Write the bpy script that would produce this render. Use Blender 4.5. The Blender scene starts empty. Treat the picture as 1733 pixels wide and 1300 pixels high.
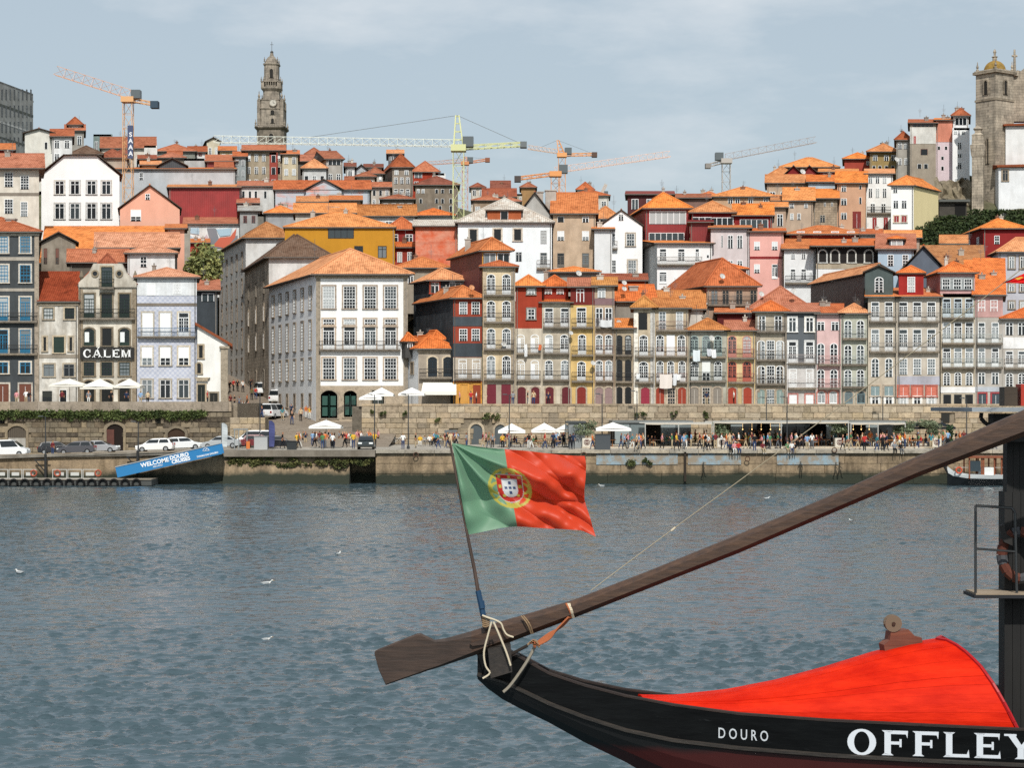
import bpy, math, random
import numpy as np
from mathutils import Vector, Matrix
R = math.radians
rng = random.Random(11)
scene = bpy.context.scene
COL = scene.collection

# ---------------------------------------------------------------- camera
CAMZ, F, CX, HY = 8.4, 3200.0, 866.5, 685.0      # eye height, focal length in photo pixels, centre column, horizon row
cam_d = bpy.data.cameras.new('camera'); cam = bpy.data.objects.new('camera', cam_d); COL.objects.link(cam)
cam.location = (0, 0, CAMZ); cam.rotation_euler = (R(90), 0, 0)
cam_d.sensor_width = 36; cam_d.lens = 36*F/1733; cam_d.shift_y = (HY-650)/1733
cam_d.clip_start = 1; cam_d.clip_end = 9000
scene.camera = cam
# ---------------------------------------------------------------- sky, sun, exposure
SUN_AZ, SUN_EL = 175, 46
world = bpy.data.worlds.new('World'); scene.world = world; world.use_nodes = True
nt = world.node_tree; nt.nodes.clear()
sky = nt.nodes.new('ShaderNodeTexSky'); sky.sky_type = 'NISHITA'; sky.sun_disc = False
sky.sun_elevation = R(SUN_EL); sky.sun_rotation = R(SUN_AZ); sky.air_density = 1.0; sky.dust_density = 2.2; sky.ozone_density = 1.6
tc = nt.nodes.new('ShaderNodeTexCoord'); mp = nt.nodes.new('ShaderNodeMapping'); mp.inputs['Scale'].default_value = (1, 1, 3.2)
no = nt.nodes.new('ShaderNodeTexNoise'); no.inputs['Scale'].default_value = 5.0; no.inputs['Detail'].default_value = 7; no.inputs['Roughness'].default_value = .58
rp = nt.nodes.new('ShaderNodeValToRGB'); rp.color_ramp.elements[0].position = .5; rp.color_ramp.elements[1].position = .72
rp.color_ramp.elements[0].color = (0, 0, 0, 1); rp.color_ramp.elements[1].color = (.5, .5, .5, 1)
mx = nt.nodes.new('ShaderNodeMix'); mx.data_type = 'RGBA'; mx.inputs['B'].default_value = (8.8, 9.0, 9.2, 1)
hz = nt.nodes.new('ShaderNodeMix'); hz.data_type = 'RGBA'; hz.inputs['Factor'].default_value = .62; hz.inputs['B'].default_value = (6.05, 6.95, 7.4, 1)   # thin even veil of high cloud
bg = nt.nodes.new('ShaderNodeBackground'); bg.inputs['Strength'].default_value = .1
wo = nt.nodes.new('ShaderNodeOutputWorld')
L = nt.links.new
L(tc.outputs['Generated'], mp.inputs['Vector']); L(mp.outputs['Vector'], no.inputs['Vector']); L(no.outputs['Fac'], rp.inputs['Fac'])
L(sky.outputs['Color'], hz.inputs['A']); L(hz.outputs['Result'], mx.inputs['A']); L(rp.outputs['Color'], mx.inputs['Factor'])
L(mx.outputs['Result'], bg.inputs['Color']); L(bg.outputs['Background'], wo.inputs['Surface'])
sd = bpy.data.lights.new('sun', 'SUN'); sd.energy = 3.9; sd.angle = R(.6); sd.color = (1, .955, .89)
so = bpy.data.objects.new('sun', sd); COL.objects.link(so)
sdir = Vector((math.sin(R(SUN_AZ))*math.cos(R(SUN_EL)), math.cos(R(SUN_AZ))*math.cos(R(SUN_EL)), math.sin(R(SUN_EL))))
so.rotation_euler = (-sdir).to_track_quat('-Z', 'Y').to_euler(); so.location = sdir*400
scene.view_settings.view_transform = 'Standard'; scene.view_settings.look = 'None'
scene.view_settings.exposure = 0; scene.view_settings.gamma = 1; scene.view_settings.use_curve_mapping = False
scene.render.engine = 'CYCLES'
scene.cycles.max_bounces = 5; scene.cycles.diffuse_bounces = 2; scene.cycles.glossy_bounces = 3; scene.cycles.transmission_bounces = 3
scene.cycles.sample_clamp_direct = 6; scene.cycles.sample_clamp_indirect = 4; scene.cycles.volume_bounces = 0; scene.cycles.caustics_reflective = False; scene.cycles.caustics_refractive = False; scene.cycles.use_denoising = False

# ---------------------------------------------------------------- placing
def kx(px): return (px-CX)/F
def P(px, D): return Vector((kx(px)*D, D))                      # ground position on a pixel column at distance D
def Z(py, D): return CAMZ+(HY-py)/F*D
def P3(px, py, D): return Vector((kx(px)*D, D, Z(py, D)))

# ---------------------------------------------------------------- materials
def lin(c):
    return c/12.92 if c <= .04045 else ((c+.055)/1.055)**2.4
def C(h, k=1.0):
    return tuple(min(1, lin(int(h[i:i+2], 16)/255)*k) for i in (0, 2, 4))+(1,)
MATS = {}
def new_mat(key):
    m = bpy.data.materials.new(key); m.use_nodes = True
    return m, m.node_tree.nodes, m.node_tree.links, m.node_tree.nodes['Principled BSDF']
def plain(h, rough=.6, metal=0, spec=.3, k=1.0):
    key = f'plain_{h}_{rough}_{metal}_{k}'
    if key not in MATS:
        m, n, l, b = new_mat(key)
        b.inputs['Base Color'].default_value = C(h, k); b.inputs['Roughness'].default_value = rough
        b.inputs['Metallic'].default_value = metal; b.inputs['Specular IOR Level'].default_value = spec
        MATS[key] = m
    return MATS[key]
def noise_node(n, l, src, scale, detail=4, rough=.55, stretch=None):
    t = n.new('ShaderNodeTexNoise'); t.inputs['Scale'].default_value = scale; t.inputs['Detail'].default_value = detail; t.inputs['Roughness'].default_value = rough
    if stretch:
        mpn = n.new('ShaderNodeMapping'); mpn.inputs['Scale'].default_value = stretch; l.new(src, mpn.inputs['Vector']); l.new(mpn.outputs['Vector'], t.inputs['Vector'])
    else: l.new(src, t.inputs['Vector'])
    return t
def ramp(n, l, src, stops):
    r = n.new('ShaderNodeValToRGB'); e = r.color_ramp.elements
    while len(e) < len(stops): e.new(.5)
    for i, (p, c) in enumerate(stops):
        e[i].position = p; e[i].color = c if len(c) == 4 else (c[0], c[1], c[2], 1)
    l.new(src, r.inputs['Fac']); return r
def mixc(n, l, mode, fac, a, b):
    m = n.new('ShaderNodeMix'); m.data_type = 'RGBA'; m.blend_type = mode
    for k, v in (('Factor', fac), ('A', a), ('B', b)):
        if hasattr(v, 'links'): l.new(v, m.inputs[k])
        else: m.inputs[k].default_value = v
    return m.outputs['Result']
def g4(v): return (v, v, v, 1)
def bump(n, l, b, src, strength, dist):
    bp = n.new('ShaderNodeBump'); bp.inputs['Strength'].default_value = strength; bp.inputs['Distance'].default_value = dist
    l.new(src, bp.inputs['Height']); l.new(bp.outputs['Normal'], b.inputs['Normal'])
def plaster(h, dirt=.35, rough=.85):
    """painted or bare render: blotches, rain streaks, fine grain"""
    key = f'plaster_{h}_{dirt}'
    if key not in MATS:
        m, n, l, b = new_mat(key)
        geo = n.new('ShaderNodeNewGeometry').outputs['Position']
        a = noise_node(n, l, geo, .55, 6, .62); s = noise_node(n, l, geo, 1.0, 5, .6, (1.1, 1.1, .22)); f = noise_node(n, l, geo, 7, 3)
        base = C(h)
        r1 = ramp(n, l, a.outputs['Fac'], [(.36, g4(1-dirt*.6)), (.62, g4(1))])
        r2 = ramp(n, l, s.outputs['Fac'], [(.33, (1-dirt*.55, 1-dirt*.6, 1-dirt*.66, 1)), (.6, g4(1))])
        r3 = ramp(n, l, f.outputs['Fac'], [(.3, g4(.93)), (.7, g4(1.03))])
        c = mixc(n, l, 'MULTIPLY', 1.0, base, r1.outputs['Color']); c = mixc(n, l, 'MULTIPLY', .9, c, r2.outputs['Color']); c = mixc(n, l, 'MULTIPLY', 1.0, c, r3.outputs['Color'])
        l.new(c, b.inputs['Base Color']); b.inputs['Roughness'].default_value = rough; b.inputs['Specular IOR Level'].default_value = .2
        bump(n, l, b, f.outputs['Fac'], .25, .03)
        MATS[key] = m
    return MATS[key]
def sheet_metal(h):
    """corrugated cladding, ribs every 0.25 m"""
    key = 'sheet_'+h
    if key not in MATS:
        m, n, l, b = new_mat(key)
        geo = n.new('ShaderNodeNewGeometry').outputs['Position']
        w = n.new('ShaderNodeTexWave'); w.bands_direction = 'DIAGONAL'; w.inputs['Scale'].default_value = 1.6
        mpn = n.new('ShaderNodeMapping'); mpn.inputs['Scale'].default_value = (1, 1, 0); l.new(geo, mpn.inputs['Vector']); l.new(mpn.outputs['Vector'], w.inputs['Vector'])
        a = noise_node(n, l, geo, .5, 5); r1 = ramp(n, l, a.outputs['Fac'], [(.35, g4(.78)), (.65, g4(1.05))])
        c = mixc(n, l, 'MULTIPLY', 1.0, C(h), r1.outputs['Color'])
        l.new(c, b.inputs['Base Color']); b.inputs['Roughness'].default_value = .55
        bump(n, l, b, w.outputs['Fac'], .5, .05); MATS[key] = m
    return MATS[key]
def tilework(h):
    """barrel roof tiles: u across the slope, v up it, both in metres"""
    key = 'tiles_'+h
    if key not in MATS:
        m, n, l, b = new_mat(key)
        uv = n.new('ShaderNodeUVMap').outputs['UV']; geo = n.new('ShaderNodeNewGeometry').outputs['Position']
        w = n.new('ShaderNodeTexWave'); w.bands_direction = 'X'; w.inputs['Scale'].default_value = 1.15; w.inputs['Distortion'].default_value = .25; l.new(uv, w.inputs['Vector'])
        w2 = n.new('ShaderNodeTexWave'); w2.bands_direction = 'Y'; w2.wave_profile = 'SAW'; w2.inputs['Scale'].default_value = .85; l.new(uv, w2.inputs['Vector'])
        br = n.new('ShaderNodeTexVoronoi'); br.inputs['Scale'].default_value = 2.6; l.new(uv, br.inputs['Vector'])
        a = noise_node(n, l, geo, .45, 6, .65); s = noise_node(n, l, geo, 2.2, 5, .7)
        r0 = ramp(n, l, br.outputs['Color'], [(.15, (.8, .74, .7, 1)), (.55, (1, 1, 1, 1)), (.95, (1.08, 1.12, 1.15, 1))])
        r1 = ramp(n, l, a.outputs['Fac'], [(.3, (.55, .5, .48, 1)), (.5, (1, 1, 1, 1)), (.72, (1.05, 1.12, 1.18, 1))])
        r2 = ramp(n, l, s.outputs['Fac'], [(.33, (.45, .47, .44, 1)), (.46, (1, 1, 1, 1))])
        r3 = ramp(n, l, w.outputs['Fac'], [(.0, g4(.6)), (.45, g4(1.02))])
        c = mixc(n, l, 'MULTIPLY', 1.0, C(h), r0.outputs['Color'])
        for r_, f_ in ((r1, .9), (r2, .75), (r3, .8)): c = mixc(n, l, 'MULTIPLY', f_, c, r_.outputs['Color'])
        l.new(c, b.inputs['Base Color']); b.inputs['Roughness'].default_value = .9; b.inputs['Specular IOR Level'].default_value = .15
        ad = n.new('ShaderNodeMath'); ad.operation = 'ADD'; l.new(w.outputs['Fac'], ad.inputs[0]); l.new(w2.outputs['Fac'], ad.inputs[1])
        bump(n, l, b, ad.outputs[0], .55, .06); MATS[key] = m
    return MATS[key]
def masonry(h, h2, scale=1.0, key=None):
    """rough stone with colour drift, lichen and damp stains"""
    key = key or f'stone_{h}_{h2}_{scale}'
    if key not in MATS:
        m, n, l, b = new_mat(key)
        geo = n.new('ShaderNodeNewGeometry').outputs['Position']; oi = n.new('ShaderNodeObjectInfo')
        a = noise_node(n, l, geo, .35*scale, 6, .65); s = noise_node(n, l, geo, 1.7*scale, 6, .7); f = noise_node(n, l, geo, 9*scale, 4)
        c = mixc(n, l, 'MIX', ramp(n, l, a.outputs['Fac'], [(.36, g4(0)), (.64, g4(1))]).outputs['Color'], C(h), C(h2))
        c = mixc(n, l, 'MULTIPLY', .85, c, ramp(n, l, s.outputs['Fac'], [(.3, (.5, .5, .48, 1)), (.52, g4(1)), (.75, (1.15, 1.13, 1.08, 1))]).outputs['Color'])
        c = mixc(n, l, 'MULTIPLY', .8, c, ramp(n, l, f.outputs['Fac'], [(.25, g4(.75)), (.7, g4(1.08))]).outputs['Color'])
        c = mixc(n, l, 'MULTIPLY', .8, c, ramp(n, l, oi.outputs['Random'], [(0, (.72, .7, .68, 1)), (.5, g4(1)), (1, (1.2, 1.13, 1.02, 1))]).outputs['Color'])
        l.new(c, b.inputs['Base Color']); b.inputs['Roughness'].default_value = .93; b.inputs['Specular IOR Level'].default_value = .15
        ad = n.new('ShaderNodeMath'); ad.operation = 'ADD'; l.new(s.outputs['Fac'], ad.inputs[0]); l.new(f.outputs['Fac'], ad.inputs[1])
        bump(n, l, b, ad.outputs[0], .6, .08); MATS[key] = m
    return MATS[key]
def courses(h, bw, bh):
    """far masonry whose blocks are too small to pick apart"""
    key = f'courses_{h}_{bw}'
    if key not in MATS:
        m, n, l, b = new_mat(key)
        geo = n.new('ShaderNodeNewGeometry').outputs['Position']; sp = n.new('ShaderNodeSeparateXYZ'); l.new(geo, sp.inputs[0])
        ad = n.new('ShaderNodeMath'); ad.operation = 'ADD'; l.new(sp.outputs['X'], ad.inputs[0]); l.new(sp.outputs['Y'], ad.inputs[1])
        cb = n.new('ShaderNodeCombineXYZ'); l.new(ad.outputs[0], cb.inputs['X']); l.new(sp.outputs['Z'], cb.inputs['Y'])
        br = n.new('ShaderNodeTexBrick'); br.inputs['Scale'].default_value = 1; br.inputs['Brick Width'].default_value = bw; br.inputs['Row Height'].default_value = bh
        br.inputs['Mortar Size'].default_value = .03; br.inputs['Color1'].default_value = C(h); br.inputs['Color2'].default_value = C(h, .8); br.inputs['Mortar'].default_value = C(h, .6)
        l.new(cb.outputs[0], br.inputs['Vector'])
        a = noise_node(n, l, geo, .4, 6, .65); s = noise_node(n, l, geo, 1.2, 5, .6, (1.5, 1.5, .25))
        c = mixc(n, l, 'MULTIPLY', 1.0, br.outputs['Color'], ramp(n, l, a.outputs['Fac'], [(.34, (.55, .55, .55, 1)), (.62, (1.05, 1.03, 1, 1))]).outputs['Color'])
        c = mixc(n, l, 'MULTIPLY', .8, c, ramp(n, l, s.outputs['Fac'], [(.36, (.6, .6, .6, 1)), (.58, g4(1))]).outputs['Color'])
        l.new(c, b.inputs['Base Color']); b.inputs['Roughness'].default_value = .92; b.inputs['Specular IOR Level'].default_value = .15
        bump(n, l, b, br.outputs['Fac'], .4, .05); MATS[key] = m
    return MATS[key]
def wood(h, h2, axis=0, rough=.6):
    key = f'wood_{h}_{h2}_{axis}_{rough}'
    if key not in MATS:
        m, n, l, b = new_mat(key)
        o = n.new('ShaderNodeTexCoord').outputs['Object']; st = [7, 7, 7]; st[axis] = .5
        a = noise_node(n, l, o, 2.2, 6, .65, tuple(st)); f = noise_node(n, l, o, 1.1, 5)
        c = mixc(n, l, 'MIX', ramp(n, l, a.outputs['Fac'], [(.3, g4(0)), (.7, g4(1))]).outputs['Color'], C(h), C(h2))
        c = mixc(n, l, 'MULTIPLY', .7, c, ramp(n, l, f.outputs['Fac'], [(.3, g4(.6)), (.65, g4(1.1))]).outputs['Color'])
        l.new(c, b.inputs['Base Color']); b.inputs['Roughness'].default_value = rough
        bump(n, l, b, a.outputs['Fac'], .35, .02); MATS[key] = m
    return MATS[key]
def leafmat(h, h2):
    key = f'leaf_{h}_{h2}'
    if key not in MATS:
        m, n, l, b = new_mat(key)
        geo = n.new('ShaderNodeNewGeometry'); a = noise_node(n, l, geo.outputs['Position'], .9, 4)
        c = mixc(n, l, 'MIX', ramp(n, l, a.outputs['Fac'], [(.35, g4(0)), (.65, g4(1))]).outputs['Color'], C(h), C(h2))
        c = mixc(n, l, 'MULTIPLY', .8, c, ramp(n, l, geo.outputs['Random Per Island'], [(0, g4(.55)), (1, g4(1.25))]).outputs['Color'])
        l.new(c, b.inputs['Base Color']); b.inputs['Roughness'].default_value = .7; b.inputs['Specular IOR Level'].default_value = .2
        MATS[key] = m
    return MATS[key]
def glass_mats():
    out = []
    for i, (h, r_) in enumerate((('1b2126', .08), ('23292d', .12), ('3a4347', .15), ('6f777a', .3), ('15181b', .1), ('a9aeae', .4))):
        out.append(plain(h, r_, 0, .5))
    return out
GLASS = glass_mats()

# ---------------------------------------------------------------- meshes
class MB:
    def __init__(s): s.v = []; s.f = []; s.m = []; s.uv = {}
    def face(s, pts, m=0, uv=None):
        i = len(s.v); s.v += [tuple(p) for p in pts]; s.f.append(tuple(range(i, i+len(pts)))); s.m.append(m)
        if uv: s.uv[len(s.f)-1] = uv
    def box(s, a, b, m=0, skip=''):
        (x0, y0, z0), (x1, y1, z1) = a, b
        i = len(s.v); s.v += [(x0,y0,z0),(x1,y0,z0),(x1,y1,z0),(x0,y1,z0),(x0,y0,z1),(x1,y0,z1),(x1,y1,z1),(x0,y1,z1)]
        for k, q in (('b',(0,3,2,1)),('t',(4,5,6,7)),('f',(0,1,5,4)),('r',(1,2,6,5)),('k',(2,3,7,6)),('l',(3,0,4,7))):
            if k not in skip: s.f.append(tuple(i+j for j in q)); s.m.append(m)
    def hexa(s, lo, hi, m=0, caps=True):
        """prism between two rings of points"""
        n = len(lo); i = len(s.v); s.v += [tuple(p) for p in lo]+[tuple(p) for p in hi]
        for k in range(n):
            j = (k+1) % n; s.f.append((i+k, i+j, i+n+j, i+n+k)); s.m.append(m)
        if caps:
            s.f.append(tuple(i+k for k in reversed(range(n)))); s.m.append(m); s.f.append(tuple(i+n+k for k in range(n))); s.m.append(m)
    def bar(s, p, q, r=.03, m=0, n=4, r2=None):
        p, q = Vector(p), Vector(q); d = q-p
        if d.length < 1e-6: return
        d.normalize(); u = d.cross(Vector((0, 0, 1)) if abs(d.z) < .95 else Vector((1, 0, 0))).normalized(); w = d.cross(u); r2 = r if r2 is None else r2
        A = [2*math.pi*(k+.5)/n for k in range(n)]
        s.hexa([p+(u*math.cos(a)+w*math.sin(a))*r for a in A], [q+(u*math.cos(a)+w*math.sin(a))*r2 for a in A], m)
    def tube(s, pts, r, m=0, n=6):
        for a, b in zip(pts[:-1], pts[1:]): s.bar(a, b, r, m, n)
    def lathe(s, c, prof, n=8, m=0, sx=1, sy=1, rot=0, cap=True):
        """profile [(radius, z)] turned round the upright through c"""
        i = len(s.v); k = len(prof)
        for r_, z_ in prof:
            for a in range(n):
                t = 2*math.pi*a/n+rot; s.v.append((c[0]+r_*sx*math.cos(t), c[1]+r_*sy*math.sin(t), c[2]+z_))
        for a in range(k-1):
            for b in range(n):
                j = (b+1) % n; s.f.append((i+a*n+b, i+a*n+j, i+(a+1)*n+j, i+(a+1)*n+b)); s.m.append(m)
        if cap:
            s.f.append(tuple(i+b for b in reversed(range(n)))); s.m.append(m); s.f.append(tuple(i+(k-1)*n+b for b in range(n))); s.m.append(m)
    def prism(s, poly, y0, y1, m=0, caps=True):
        """outline in x,z pushed from y0 (front) to y1"""
        s.hexa([(x, y0, z) for x, z in poly], [(x, y1, z) for x, z in poly], m, caps)
    def ring(s, outer, inner, y0, y1, m=0):
        n = len(outer); i = len(s.v)
        s.v += [(x, y0, z) for x, z in outer]+[(x, y0, z) for x, z in inner]+[(x, y1, z) for x, z in outer]+[(x, y1, z) for x, z in inner]
        for k in range(n):
            j = (k+1) % n
            for q in ((i+k, i+j, i+n+j, i+n+k), (i+2*n+k, i+2*n+j, i+j, i+k), (i+n+k, i+n+j, i+3*n+j, i+3*n+k)): s.f.append(q); s.m.append(m)
    def mesh(s, name, mats, org=(0, 0, 0), smooth=False):
        me = bpy.data.meshes.new(name)
        ox, oy, oz = org
        me.from_pydata([(x-ox, y-oy, z-oz) for x, y, z in s.v], [], s.f)
        for mt in mats: me.materials.append(mt)
        if len(mats) > 1: me.polygons.foreach_set('material_index', s.m)
        if s.uv:
            ul = me.uv_layers.new(name='UVMap'); 
            for fi, uvs in s.uv.items():
                for li, t in zip(me.polygons[fi].loop_indices, uvs): ul.data[li].uv = t
        if smooth: me.polygons.foreach_set('use_smooth', [True]*len(me.polygons))
        me.update(); return me
    def build(s, name, mats, parent=None, org=None, smooth=False):
        if not isinstance(mats, (list, tuple)): mats = [mats]
        if org is None: org = tuple(parent.location) if parent is not None and parent.type == 'EMPTY' else (0, 0, 0)
        o = bpy.data.objects.new(name, s.mesh(name, mats, org, smooth)); COL.objects.link(o)
        if parent is not None: o.parent = parent
        return o
def tag(o, label=None, cat=None, group=None, kind=None):
    if label: o['label'] = label
    if cat: o['category'] = cat
    if group: o['group'] = group
    if kind: o['kind'] = kind
    return o
def empty(name, label, cat, loc, group=None):
    o = bpy.data.objects.new(name, None); COL.objects.link(o); o.location = loc; o.empty_display_size = .3
    return tag(o, label, cat, group)
def put(name, mesh, parent, loc, rz=0, org=None):
    o = bpy.data.objects.new(name, mesh); COL.objects.link(o)
    if parent is not None: o.parent = parent
    ox, oy, oz = org if org is not None else ((0, 0, 0) if parent is None else tuple(parent.location))
    o.location = (loc[0]-ox, loc[1]-oy, loc[2]-oz); o.rotation_euler = (0, 0, rz)
    return o
def copy_tree(o, parent=None):
    c = o.copy(); COL.objects.link(c)
    if parent is not None: c.parent = parent
    for ch in list(o.children): copy_tree(ch, c)
    return c
def smoothed(o, angle=40):
    o.data.polygons.foreach_set('use_smooth', [True]*len(o.data.polygons)); o.data.set_sharp_from_angle(angle=R(angle)); return o
def text_mesh(s, size, name='lettering', ext=.01, shear=0, bold=0):
    cu = bpy.data.curves.new(name, 'FONT'); cu.body = s; cu.size = size; cu.align_x = 'CENTER'; cu.align_y = 'CENTER'; cu.extrude = ext; cu.resolution_u = 3; cu.offset = bold; cu.shear = shear
    o = bpy.data.objects.new(name, cu); COL.objects.link(o)
    dg = bpy.context.evaluated_depsgraph_get(); me = bpy.data.meshes.new_from_object(o.evaluated_get(dg)); me.name = name
    bpy.data.objects.remove(o); bpy.data.curves.remove(cu); me.materials.clear()
    return me
# lettering is cut once, before the scene fills up
TXT = {k: text_mesh(*a) for k, a in dict(
    welcome=('WELCOME', .72, 'lettering', .01, 0, .02), aboard=('ABOARD', .42), douro=('DOURO', .74, 'lettering', .01, 0, .03), cruises=('CRUISES', .74, 'lettering', .01, 0, .03),
    tomaz=('TOMAZ DO DOURO', .36, 'lettering', .01, 0, .012), hull=('D O U R O', .245, 'lettering', .004, 0, .002), crane=('S\nA\nA\nA', 2.0, 'lettering', .02, 0, .06)).items()}

# ---------------------------------------------------------------- water
def waves(X, Y, seed=3):
    """gentle chop everywhere, with sparse steep crests in gusty patches"""
    r = np.random.RandomState(seed); wind = R(-84); h = np.zeros_like(X)
    gust = np.clip(.75+.45*np.sin(.05*X+.9)*np.sin(.041*Y+.4)+.35*np.sin(.13*Y-.05*X)+.2*np.sin(.31*Y+.11*X), .25, 1.6)
    def field(n, l0, l1, spread, warp):
        f = np.zeros_like(X)
        for k in range(n):
            lam = l0*(l1/l0)**r.rand(); a = wind+r.normal(0, spread); ph = r.rand()*6.28
            f += np.sin((X*math.cos(a)+Y*math.sin(a))*2*math.pi/lam+ph+warp*np.sin(.41*X+.57*Y+k))
        return f/math.sqrt(n/2)
    for l0, l1, sl in ((.25, .6, .085), (.6, 1.6, .08), (1.6, 6, .035)): h += field(22, l0, l1, .7, .6)*sl*math.sqrt(l0*l1)/6.28
    for l0, l1, A, t in ((.2, .34, .03, .95), (.34, .7, .045, 1.25)): h += A*gust*np.maximum(0, field(34, l0, l1, .3, .7)-t/gust**.5)
    return h
def make_water():
    ys = [26.0]
    while ys[-1] < 203: ys.append(ys[-1]*1.0012+.004)
    ys = np.array([-60, 0, 14, 20]+ys); us = np.concatenate([[-3.2, -1.2, -.5], np.linspace(-.33, .33, 480), [.5, 1.2, 3.2]])
    Yg, Ug = np.meshgrid(ys, us, indexing='ij'); Xg = Ug*np.maximum(Yg, 60)*np.where(np.abs(Ug) > .4, 3, 1)
    Xg = np.where(np.abs(Ug) <= .4, Ug*np.maximum(Yg, 26), Xg)
    damp = np.clip((203-Yg)/3, .2, 1); Zg = waves(Xg, Yg)*damp
    n, m = Xg.shape; co = np.stack([Xg, Yg, Zg], -1).reshape(-1, 3)
    idx = np.arange(n*m).reshape(n, m); q = np.stack([idx[:-1, :-1], idx[:-1, 1:], idx[1:, 1:], idx[1:, :-1]], -1).reshape(-1, 4)
    me = bpy.data.meshes.new('river_water'); me.vertices.add(n*m); me.vertices.foreach_set('co', co.astype(np.float32).ravel())
    me.loops.add(q.size); me.loops.foreach_set('vertex_index', q.ravel().astype(np.int32)); me.polygons.add(len(q))
    me.polygons.foreach_set('loop_start', np.arange(0, q.size, 4, dtype=np.int32)); me.polygons.foreach_set('use_smooth', np.ones(len(q), dtype=bool)); me.update(calc_edges=True); me.validate()
    mt, nn, l, b = new_mat('river_water')
    b.inputs['Base Color'].default_value = (.05, .08, .094, 1); b.inputs['Roughness'].default_value = .12; b.inputs['IOR'].default_value = 1.33
    geo = nn.new('ShaderNodeNewGeometry').outputs['Position']
    a = noise_node(nn, l, geo, 3.4, 3, .55, (1, 1.25, 1)); a2 = noise_node(nn, l, geo, .35, 3, .6)
    pw = nn.new('ShaderNodeMath'); pw.operation = 'POWER'; pw.inputs[1].default_value = 3.0; l.new(a.outputs['Fac'], pw.inputs[0])
    ml = nn.new('ShaderNodeMath'); ml.operation = 'MULTIPLY'; l.new(pw.outputs[0], ml.inputs[0]); rr_ = ramp(nn, l, a2.outputs['Fac'], [(.35, g4(.45)), (.65, g4(1.5))]); l.new(rr_.outputs['Color'], ml.inputs[1])
    bump(nn, l, b, ml.outputs[0], 1.0, .025)
    me.materials.append(mt); o = bpy.data.objects.new('river_water', me); COL.objects.link(o); return tag(o, 'grey-blue choppy river between the boat and the quay', None, None, 'structure')
make_water()

# ---------------------------------------------------------------- stones laid in courses
def stone_shape(w, h, d, rr):
    """a rough block: front face bulges, corners pulled in"""
    b = MB(); j = lambda s: rr.uniform(-s, s); c = .06
    back = [(-w/2, d, 0), (w/2, d, 0), (w/2, d, h), (-w/2, d, h)]
    mid = [(-w/2, .05, 0), (w/2, .05, 0), (w/2, .05, h), (-w/2, .05, h)]
    fr = [(-w/2+c+j(.03), j(.02), c+j(.02)), (w/2-c+j(.03), j(.02), c+j(.02)), (w/2-c+j(.03), j(.02), h-c+j(.02)), (-w/2+c+j(.03), j(.02), h-c+j(.02))]
    b.hexa(fr, mid, 0, False); b.hexa(mid, back, 0, False); b.face([fr[0], fr[1], fr[2], fr[3]][::-1])
    return b
def lay_stones(parent, x0, x1, D, zb, zt, mats, nrow, wmin, wmax, holes=(), limit=300, seed=1, gap=.022):
    """each stone of a wall face at distance D; past the limit the smallest go into one part"""
    rr = random.Random(seed); hs = [(zt-zb)/nrow*rr.uniform(.85, 1.15) for _ in range(nrow)]; k = (zt-zb)/sum(hs); z = zb; st = []
    for r_ in range(nrow):
        h = hs[r_]*k; x = x0
        while x < x1-.3:
            w = min(rr.uniform(wmin, wmax), x1-x)
            if not any(a < x+w/2 < b_ and c < z+h/2 < d for a, b_, c, d in holes): st.append((x+w/2, z, w-gap, h-gap, rr.uniform(0, .07)))
            x += w
        z += h
    st.sort(key=lambda t: -t[2]*t[3]); cache = {}; rest = MB(); bl = tuple(parent.location)
    for i, (x, z, w, h, p) in enumerate(st):
        if i < limit:
            key = (round(w*2.5), round(h*10))
            if key not in cache: cache[key] = stone_shape(key[0]/2.5 if key[0] else .3, key[1]/10, .3, rr).mesh('stone', [mats[len(cache) % len(mats)]])
            o = put('stone', cache[key], parent, (x, D-.06-p, z)); o.scale = (w/(key[0]/2.5 if key[0] else .3), 1, h/(key[1]/10))
        else:
            s = stone_shape(w, h, .3, rr); m_ = i % len(mats)
            o_ = len(rest.v); rest.v += [(a+x, b_+D-.06-p, c+z) for a, b_, c in s.v]; rest.f += [tuple(o_+q for q in f) for f in s.f]; rest.m += [m_]*len(s.f)
    if rest.f: tag(rest.build('small_stones', mats, parent, bl), kind='stuff')

SANDST = [masonry('ad9f8a', 'bfb29c', 1.0, 'quay_stone_a'), masonry('a39480', 'b5a68f', 1.1, 'quay_stone_b'), masonry('9a8f7e', 'b0a085', .9, 'quay_stone_c')]
DARKST = [masonry('7d7466', '90846f', 1.0, 'ivy_stone_a'), masonry('6a6358', '857b68', 1.1, 'ivy_stone_b'), masonry('544d44', '766c5d', 1.2, 'ivy_stone_c')]
MORTAR = masonry('857b6b', '948977', 1.0, 'mortar')

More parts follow.
